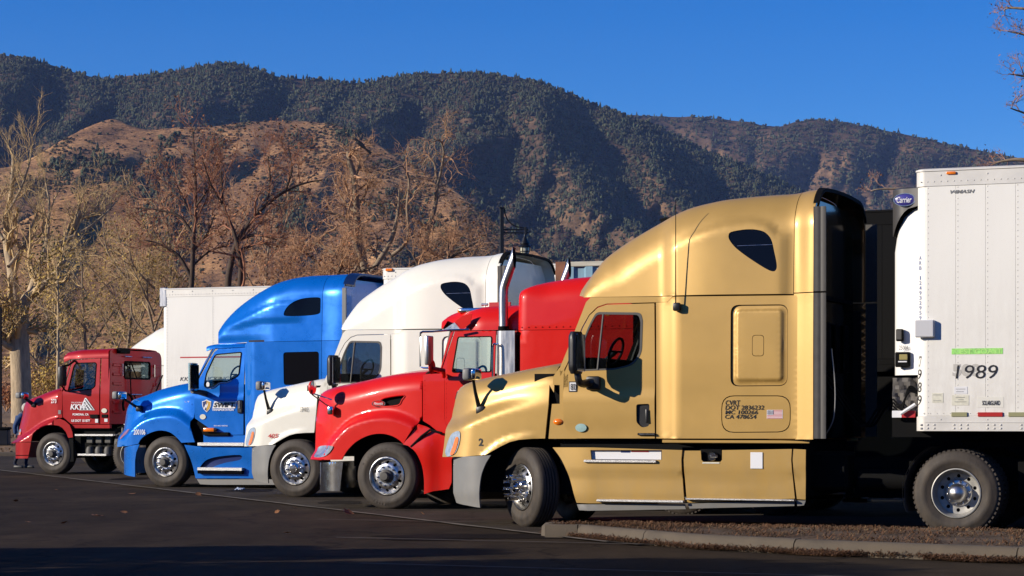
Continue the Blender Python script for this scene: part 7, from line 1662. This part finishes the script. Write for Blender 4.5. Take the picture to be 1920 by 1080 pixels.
tree('thicket_tree', 'low dense brown tree right behind the ivory cab roof', 830, 94, [[(820, 800, 14), (822, 600, 12), (826, 520, 9), (850, 480, 6), (880, 470, 3)], [(822, 560, 8), (790, 510, 6), (770, 470, 3)], [(822, 540, 8), (840, 490, 5), (838, 450, 3)]], (10, 8, 6), (2.2, 1.0, .5), 22, M_BARK2, M_TW3, GRT, None, up=.15, spread=1.0, gnarl=.35)
bg = [(235, 112, 700, 420, 'olive_leaves', 'hazy olive leaved tree behind the far white cab roof'), (165, 118, 700, 470, 'yellow_leaves', 'yellow leaved tree above the dark red cab'), (290, 108, 650, 470, 'olive_leaves', 'olive yellow tree touching the front top corner of the long trailer'), (90, 125, 720, 520, 'yellow_leaves', 'low yellow tree seen between the sycamore and the slender trunk'), (500, 120, 600, 380, 'rust', 'brown bare tree filling the gap above the blue cab roof'), (320, 125, 600, 360, 'rust', 'faint reddish bare tree left of the dark straight trunk')]
for i, (px, d, yb, yt, kd, lb) in enumerate(bg):
    rr = random.Random(40+i); lm_ = [[(px, 810, 9), (px+rr.uniform(-8, 8), yb, 8), (px+rr.uniform(-15, 15), (yb+yt)/2, 5), (px+rr.uniform(-20, 20), yt, 2)]]
    for k in range(6): y_ = yb-(yb-yt)*k/7; sg = (-1) ** k; lm_.append([(px, y_+20, 5), (px+sg*rr.uniform(20, 45), y_-30, 3), (px+sg*rr.uniform(40, 85), y_-rr.uniform(50, 110), 1.5)])
    tree('background_tree', lb, px, d, lm_, (7, 6, 4), (2.3, 1.1, .6), 60+i, M_BARK3, M_TW3 if kd == 'rust' else M_TW1, GRT, (700, M_LF2, .09, .3, always) if kd == 'rust' else (1000, M_LF1 if 'olive' in kd else M_LF3, .075, .30, low(11)), up=.3)
tree('cottonwood_tree', 'bare tree whose thin tan twigs reach in at the right edge above the trailer', 2040, 74, [[(2040, 850, 40), (2040, 500, 34), (2035, 300, 26), (2020, 150, 18), (2000, 0, 10)], [(2036, 420, 16), (1985, 330, 9), (1930, 300, 5), (1885, 300, 3), (1862, 308, 1)], [(2035, 330, 12), (1985, 265, 8), (1930, 228, 5), (1880, 212, 2)], [(2025, 230, 12), (1975, 180, 8), (1930, 150, 4), (1886, 142, 2)], [(2020, 150, 10), (1970, 90, 7), (1925, 70, 4), (1885, 62, 2)], [(2000, 60, 8), (1950, 20, 5), (1900, 10, 3), (1890, 14, 2)], [(2036, 430, 12), (1960, 380, 7), (1870, 360, 5), (1760, 352, 4), (1660, 352, 2), (1636, 356, 1)]],
    (5, 5, 4), (.9, .6, .35), 31, M_BARK3, mat('pink_tan_twigs', (.34, .20, .15), .9, var=.3), GRT, (500, M_LF2, .045, .12, always), up=.15, gnarl=.3)
# undergrowth along the bank
def bush(name, px, d, rpx, hpx, m, seed, label):
    rr = random.Random(seed); root = empty(name, ((px-960)/F*d, d, ground_z(0, d))); tag(root, label, 'bush', 'bushes on the bank'); w = Wood(seed)
    for k in range(9):
        a = rr.uniform(0, 2*pi); l = hpx/F*d*rr.uniform(.6, 1.1); s_ = rpx/F*d; w.limb([(0, 0, 0), (s_*.3*cos(a), s_*.3*sin(a), l*.5), (s_*.8*cos(a), s_*.8*sin(a), l)], (.03, .01), (0, 6, 5), (1, .7, .4), 1, .3, .8)
    w.twig.build('stems', M_TW3, root, recalc=False, ang=180)['kind'] = 'stuff'
    vs = []; fs = []
    for i in range(1500):
        p = rr.choice(w.tips)+Vector((rr.gauss(0, .16), rr.gauss(0, .16), rr.gauss(0, .16))); a = Vector((rr.gauss(0, 1), rr.gauss(0, 1), rr.gauss(0, 1))).normalized(); b_ = a.orthogonal(); c_ = a.cross(b_); s_ = .06*rr.uniform(.5, 1.3); o_ = len(vs); vs += [tuple(p-b_*s_), tuple(p+c_*s_*.5), tuple(p+b_*s_), tuple(p-c_*s_*.5)]; fs.append([o_, o_+1, o_+2, o_+3])
    b = MB(); b.v = vs; b.f = fs; b.mi = [0]*len(fs); o = b.build('leaves', m, root, smooth=False, recalc=False); o['kind'] = 'stuff'
for i, (px, d, r_, h_, m_, lb) in enumerate([(80, 108, 60, 70, M_LF3, 'yellow brown bush behind the person'), (150, 101, 70, 90, M_LF1, 'olive bush behind the dark red cab'), (215, 104, 60, 110, M_LF3, 'yellow bush left of the far white cab roof'), (12, 112, 50, 50, M_LF2, 'rust brown bush at the left edge beyond the sycamore')]):
    bush('bank_bush', px, d, r_, h_, m_, 80+i, lb)
def on_bank(rr): x = rr.uniform(-34, 12); y = 77.6+abs(rr.gauss(0, 11)); return x, y, ground_z(x, y)+.01
litter_blades('leaf_litter', 14000, on_bank, M_NEED2, 9, ln=(.10, .28), wd=.025, label='tan and brown dry leaves covering the bank behind the far kerb')
# ------------------------------------------------------------------ crow on the pruned tree
def crow():
    d = 95.5; p = Vector(((676-960)/F*d, d, CH+(HOR-270)/F*d)); root = empty('crow', p); root.scale = (1.15,)*3; tag(root, 'black crow perched on top of the pruned tan tree', 'bird'); m = mat('crow_feathers', (.010, .010, .012), .45)
    b = MB(); b.lathe([(0, -.26), (.045, -.22), (.085, -.12), (.10, 0), (.085, .10), (.055, .17), (.05, .20), (.058, .24), (.045, .29), (.018, .31), (.012, .36), (0, .38)], 12, axis='x')
    o = b.build('body', m, root); o.rotation_euler = (0, radians(-42), radians(180)); o.scale = (1, .9, .9)
    t = MB(); t.prism([(-.20, .02), (-.52, .055), (-.52, -.055), (-.20, -.03)], -.05, .05); q = t.build('tail', m, root); q.rotation_euler = (0, radians(-42), radians(180))
    wg = MB(); wg.prism([(.10, .05), (-.10, .07), (-.36, .0), (-.20, -.05), (.08, -.06)], -.11, -.085).prism([(.10, .05), (-.10, .07), (-.36, .0), (-.20, -.05), (.08, -.06)], .085, .11); q = wg.build('wings', m, root); q.rotation_euler = (0, radians(-42), radians(180))
    MB().tube([(0, -.03, -.05), (0, -.03, -.20)], .008, 4).build('leg', m, root); MB().tube([(.0, .03, -.05), (0, .03, -.20)], .008, 4).build('leg', m, root)
crow()
# ------------------------------------------------------------------ street lamp
def lamp():
    d = 62.; P = lambda px, py: Vector(((px-960)/F*d-x0, 0, CH+(HOR-py)/F*d)); x0 = (941-960)/F*d; root = empty('street_lamp', (x0, d, 0)); tag(root, 'black ornamental street lamp with hanging lantern behind the ivory truck', 'street lamp'); m = mat('lamp_black', (.008, .008, .009), .4)
    z1 = P(941, 390).z; MB().box(-.055, .055, -.055, .055, 0, z1, .01).box(-.075, .075, -.075, .075, z1-.02, z1+.03, .01).build('pole', m, root)
    a = MB()
    for py in (430.5, 436.5): q = P(944, py); r = P(990, py-.5); a.box(q.x, r.x, -.02, .02, q.z-.022, q.z+.022, .004)
    a.box(P(986, 433).x-.03, P(986, 433).x+.03, -.03, .03, P(986, 440).z, P(986, 426).z, .005); a.build('arm', m, root)
    MB().tube(catmull([P(946, 391), P(947.5, 402), P(954, 415), P(966, 424), P(985, 428)], 6), .018, 6).build('brace', m, root)
    c = P(984, 440); L_ = MB(); s_ = d/F; pr = [(0, 0), (1.5, 0), (2, -4), (4.5, -7), (5, -10), (8, -14), (9, -17), (8, -18.5), (12, -21.5), (13, -23), (8.5, -23.5)]
    L_.lathe([(r*s_, h*s_) for r, h in pr], 20, tuple(c), 'z'); L_.build('lantern_cap', m, root)
    g_ = MB(); g_.lathe([(r*s_, h*s_) for r, h in ((8.3, -23.5), (8.6, -30), (7.5, -36), (5, -39), (0, -40))], 20, tuple(c), 'z'); g_.build('lantern_globe', mat('ribbed_glass', (.50, .48, .36), .3, 0, .3, var=.2), root)
    cg = MB()
    for k in range(6):
        t = 2*pi*k/6; cg.tube([(c.x+8.6*s_*cos(t), 8.6*s_*sin(t), c.z-23*s_), (c.x+8.9*s_*cos(t), 8.9*s_*sin(t), c.z-31*s_), (c.x+5*s_*cos(t), 5*s_*sin(t), c.z-39.5*s_)], .012, 4)
    cg.lathe([(8.9*s_, -31*s_), (9.3*s_, -31.6*s_), (8.9*s_, -32.2*s_)], 20, tuple(c), 'z'); cg.build('lantern_cage', m, root)
lamp()
# ------------------------------------------------------------------ far left bits
d = 90; X_ = lambda px, d: (px-960)/F*d; Z_ = lambda py, d: CH+(HOR-py)/F*d
tag(MB().box(X_(-6, d), X_(3, d), d-.1, d+.1, 0, Z_(575, d), .02).build('wooden_post', mat('dark_wood', (.02, .016, .012), .9, var=.3)), 'dark tall wooden post cut by the left edge of the view', 'post')
tag(MB().box(X_(-60, 100), X_(15, 100), 100, 100.3, .5, Z_(787, 100), .03).build('low_wall', mat('whitewash', (.62, .62, .60), .8, var=.1)), 'low whitewashed wall at the left edge beyond the bank', 'wall')
bb = empty('rubbish_bin', (X_(7, 86), 86, ground_z(0, 86))); tag(bb, 'squat black bin at the left edge in front of the low wall', 'bin'); MB().box(-.3, .22, -.25, .25, 0, .62, .04).build('bin_body', M_BLACK, bb); MB().box(-.33, .25, -.28, .28, .62, .72, .03).build('bin_lid', M_CHASS, bb)
# ------------------------------------------------------------------ person
def skin_chain(name, verts, edges, radii, m, parent, root_i=0, sub=2):
    me = bpy.data.meshes.new(name); me.from_pydata(verts, edges, []); o = bpy.data.objects.new(name, me); COL.objects.link(o); o.parent = parent
    md_ = o.modifiers.new('skin', 'SKIN'); 
    if not me.skin_vertices: 
        bpy.context.view_layer.objects.active = o
    for i, r in enumerate(radii):
        v = me.skin_vertices[0].data[i]; v.radius = (r, r) if not isinstance(r, tuple) else r; v.use_root = (i == root_i)
    md_.use_smooth_shade = True; s_ = o.modifiers.new('sub', 'SUBSURF'); s_.levels = sub; s_.render_levels = sub; me.materials.append(m); return o
def person():
    d = 59.2; root = empty('person', ((41-960)/F*d, d, 0), radians(-20)); tag(root, 'person in blue denim jacket and dark jeans walking behind the dark red truck nose', 'person')
    sk = mat('skin', (.42, .24, .16), .6); dn = mat('denim_jacket', (.035, .07, .17), .9, var=.35, vscale=8, bump=.4, bscale=30); jn = mat('dark_jeans', (.012, .016, .032), .9, var=.3, vscale=9); hr = mat('grey_hair', (.50, .47, .42), .9, var=.2, vscale=30); bl = mat('black_shoes', (.01, .01, .01), .5); hd = mat('grey_hood', (.22, .23, .25), .9)
    # body (legs, hips, neck, head) one continuous figure; +x is the way the person walks
    V = [(0, 0, .90), (0, 0, 1.05), (.04, 0, 1.22), (.07, 0, 1.36), (.10, 0, 1.44), (.125, 0, 1.53), (.13, 0, 1.62),
         (0, .09, .84), (.10, .10, .48), (.06, .10, .10), (.17, .10, .045), (0, -.09, .84), (-.03, -.10, .48), (-.16, -.10, .12), (-.06, -.10, .05)]
    E = [(0, 1), (1, 2), (2, 3), (3, 4), (4, 5), (5, 6), (0, 7), (7, 8), (8, 9), (9, 10), (0, 11), (11, 12), (12, 13), (13, 14)]
    skin_chain('body', V, E, [(.13, .17), (.12, .16), (.13, .18), (.10, .15), .055, .085, .075, .095, .065, .045, .04, .095, .065, .045, .04], jn, root, 0)
    # jacket with sleeves
    V = [(.0, 0, .88), (.0, 0, 1.06), (.045, 0, 1.24), (.075, 0, 1.38), (.09, 0, 1.44), (.07, .19, 1.38), (.02, .25, 1.13), (.10, .24, .92), (.07, -.19, 1.38), (-.06, -.25, 1.12), (-.03, -.26, .90)]
    E = [(0, 1), (1, 2), (2, 3), (3, 4), (3, 5), (5, 6), (6, 7), (3, 8), (8, 9), (9, 10)]
    skin_chain('jacket', V, E, [(.165, .20), (.15, .19), (.155, .20), (.12, .16), .07, .085, .065, .052, .085, .065, .052], dn, root, 1)
    skin_chain('hood', [(.02, -.08, 1.43), (.0, 0, 1.45), (.02, .08, 1.43)], [(0, 1), (1, 2)], [.05, .07, .05], hd, root, 1)
    b = MB(); bm = bmesh.new(); bmesh.ops.create_icosphere(bm, subdivisions=3, radius=1)
    for v in bm.verts:
        x, y, z = v.co; v.co = Vector((x*.105+.125-.012*(z < 0)+.0, y*.08, z*.118+1.60))
        if x > .85 and -.25 < z < .05 and abs(y) < .3: v.co.x += .028
        if x > .7 and z < -.55: v.co.x += .01
    b.add([v.co for v in bm.verts], [[v.index for v in f.verts] for f in bm.faces]); b.build('head', sk, root)
    bm.free(); bm = bmesh.new(); bmesh.ops.create_icosphere(bm, subdivisions=3, radius=1); b = MB(); keep = [f for f in bm.faces if not (f.calc_center_median().x > .35 and f.calc_center_median().z < .45) and f.calc_center_median().z > -.65]
    b.add([Vector((v.co.x*.114+.118, v.co.y*.089, v.co.z*.126+1.608))+Vector((noise.noise(v.co*6), noise.noise(v.co*7), 0))*.01 for v in bm.verts], [[v.index for v in f.verts] for f in keep]); b.build('hair', hr, root)['kind'] = 'stuff'; bm.free()
    for s_ in (1, -1): MB().box(.118, .14, s_*.078, s_*.092, 1.575, 1.63, .006, 2).build('ear', sk, root); MB().tube([(.222, s_*.032, 1.625), (.230, s_*.032, 1.625)], .011, 8).build('eye', M_INKW, root)
    MB().tube([(.224, -.022, 1.545), (.229, 0, 1.543), (.224, .022, 1.545)], .006, 5).build('mouth', mat('lips', (.30, .12, .10), .6), root)
    for (wx, wy, wz, s_) in ((.10, .24, .90, 1), (-.03, -.26, .88, -1)):
        h = empty('hand', (wx, wy, wz), 0, root); skin_chain('palm', [(0, 0, .02), (.005, 0, -.035), (.01, 0, -.07)], [(0, 1), (1, 2)], [.024, (.034, .02), (.036, .018)], sk, h, 0, 1)
        for k, (oy, ln) in enumerate(((-.026, .060), (-.009, .068), (.009, .064), (.025, .050))): skin_chain('finger', [(.01+oy, 0, -.065), (.018+oy, s_*-.008, -.065-ln*.5), (.020+oy, s_*-.030, -.065-ln*.85)], [(0, 1), (1, 2)], [.009, .008, .007], sk, h, 0, 1)
        skin_chain('thumb', [(.02, 0, -.02), (.050, s_*-.012, -.045), (.058, s_*-.02, -.075)], [(0, 1), (1, 2)], [.012, .010, .008], sk, h, 0, 1)
    for (x, y) in ((.10, .10), (-.10, -.10)): MB().box(x-.07, x+.20, y-.05, y+.05, .0, .085, .03, 2).build('shoe', bl, root)
person()
# ------------------------------------------------------------------ outside the view: trees added to shade the foreground, and the opposite hillside
def shade_tree_mesh():
    rr = random.Random(3); w = Wood(3); b = MB(); vs = []; fs = []
    for i in range(7000):
        z = rr.random()**.8; r = (.16+.26*(1-z)**.7)*(rr.random()**.45); a = rr.uniform(0, 2*pi); p = Vector((r*cos(a), r*sin(a), .06+.94*z)); n = Vector((rr.gauss(0, 1), rr.gauss(0, 1), rr.gauss(0, 1))).normalized(); u = n.orthogonal(); c = n.cross(u); s_ = .0125*rr.uniform(.5, 1.6); o = len(vs); vs += [tuple(p-u*s_), tuple(p+c*s_*.6), tuple(p+u*s_), tuple(p-c*s_*.6)]; fs.append([o, o+1, o+2, o+3])
    b.v = vs; b.f = fs; b.mi = [0]*len(fs); return b
M_EVG = mat('evergreen_leaves', (.035, .055, .022), .8, var=.4, vscale=3)
st = None
for i, (x, y, h, lb) in enumerate([(-8.8, 21.4, 2.5, 'small'), (-10.2, 19.8, 3.7, 'stout'), (-10.8, 17.2, 4.8, 'tall'), (-12.5, 15.6, 5.8, 'taller'), (-13.5, 12.0, 7.0, 'very tall'), (-16, 8.5, 8.4, 'huge'), (-10.5, 13.0, 5.0, 'broad')]):
    rt_ = empty('added_shade_tree', (x, y, 0), i*1.3); tag(rt_, f'{lb} dense evergreen tree added unseen left of the camera to shade the foreground', 'tree', 'evergreens added to shade the foreground')
    if st is None: o = shade_tree_mesh().build('crown', M_EVG, rt_, smooth=False, recalc=False); st = o.data; tk = MB().tube([(0, 0, 0), (0, 0, .3), (0, 0, .9)], [.03, .025, .006], 8).build('trunk', M_BARK2, rt_); tkd = tk.data; tk.scale = (h, h, h)
    else:
        o = bpy.data.objects.new('crown', st); COL.objects.link(o); o.parent = rt_; tk = bpy.data.objects.new('trunk', tkd); COL.objects.link(tk); tk.parent = rt_; tk.scale = (h, h, h)
    o.scale = (h*.95, h*.95, h); o['kind'] = 'stuff'
def opposite():
    b = MB(); rows = []
    for j in range(14):
        v = j/13; row = []
        for i in range(80):
            a = radians(175+190*i/79); R = 900+v*1300; hgt = (95+170*noise.fractal(Vector((i*.11, 3, 0)), 1, 2, 4)*1.0+110)*(v**1.1); row.append((R*cos(a), R*sin(a)-50, -3+max(0, hgt)))
        rows.append(row)
    b.grid(rows); o = b.build('opposite_hills', mat('opposite_forest', (.035, .034, .022), .95, var=.5, vscale=.01), recalc=False, ang=180); o['kind'] = 'structure'
opposite()
# ------------------------------------------------------------------ pieces modelled together become parts of their own
def split_parts(rules):
    """every loose piece of the named parts becomes an object; alike meshes stay shared between copies"""
    cache = {}
    for o in list(bpy.data.objects):
        if o.type != 'MESH' or o.get('kind') in ('stuff', 'structure'): continue
        nm = o.name.split('.')[0]
        if nm not in rules: continue
        me = o.data
        if me.name not in cache:
            n = len(me.vertices); p = list(range(n))
            def f(a):
                while p[a] != a: p[a] = p[p[a]]; a = p[a]
                return a
            for e in me.edges:
                a, b_ = f(e.vertices[0]), f(e.vertices[1])
                if a != b_: p[a] = b_
            gr = {}
            for q in me.polygons: gr.setdefault(f(q.vertices[0]), []).append(q)
            if len(gr) < 2: cache[me.name] = None; continue
            res = []
            for g_ in gr.values():
                ids = sorted({v for q in g_ for v in q.vertices}); mp = {v: i for i, v in enumerate(ids)}
                m2 = bpy.data.meshes.new(rules[nm] or nm); m2.from_pydata([me.vertices[v].co[:] for v in ids], [], [[mp[v] for v in q.vertices] for q in g_])
                for mm in me.materials: m2.materials.append(mm)
                m2.polygons.foreach_set('material_index', [q.material_index for q in g_]); m2.polygons.foreach_set('use_smooth', [q.use_smooth for q in g_]); m2.set_sharp_from_angle(angle=radians(35)); res.append(m2)
            cache[me.name] = res
        res = cache[me.name]
        if not res: continue
        for m2 in res:
            c = bpy.data.objects.new(rules[nm] or nm, m2); COL.objects.link(c); c.parent = o.parent; c.matrix_local = o.matrix_local.copy() if False else o.matrix_basis.copy()
            for i, sl_ in enumerate(o.material_slots):
                if sl_.link == 'OBJECT' and i < len(c.material_slots): c.material_slots[i].link = 'OBJECT'; c.material_slots[i].material = sl_.material
        bpy.data.objects.remove(o)
split_parts({'firewall': 'firewall', 'fuel_recess': None, 'sill': None, 'step_plate': None, 'step_tread': None, 'lower_step': None, 'grille_bars': 'grille_bar', 'grille_bar': None, 'rubber_extender': None, 'windscreen_seal': None, 'rear_wall_fittings': 'rear_wall_fitting',
    'red_stripes': 'red_stripe', 'axle': None, 'chassis': 'frame_rail', 'landing_gear': 'landing_leg', 'subframe': 'frame_rail', 'corrugated_wall': None, 'mirror_frame': 'mirror_bar', 'mirror_struts': 'mirror_strut', 'horn': 'horn_piece', 'air_tank': None, 'mud_flap': None,
    'nuts': None})
for o in bpy.data.objects:
    if o.name.split('.')[0] in ('stars', 'lantern_cage'): o['kind'] = 'stuff'
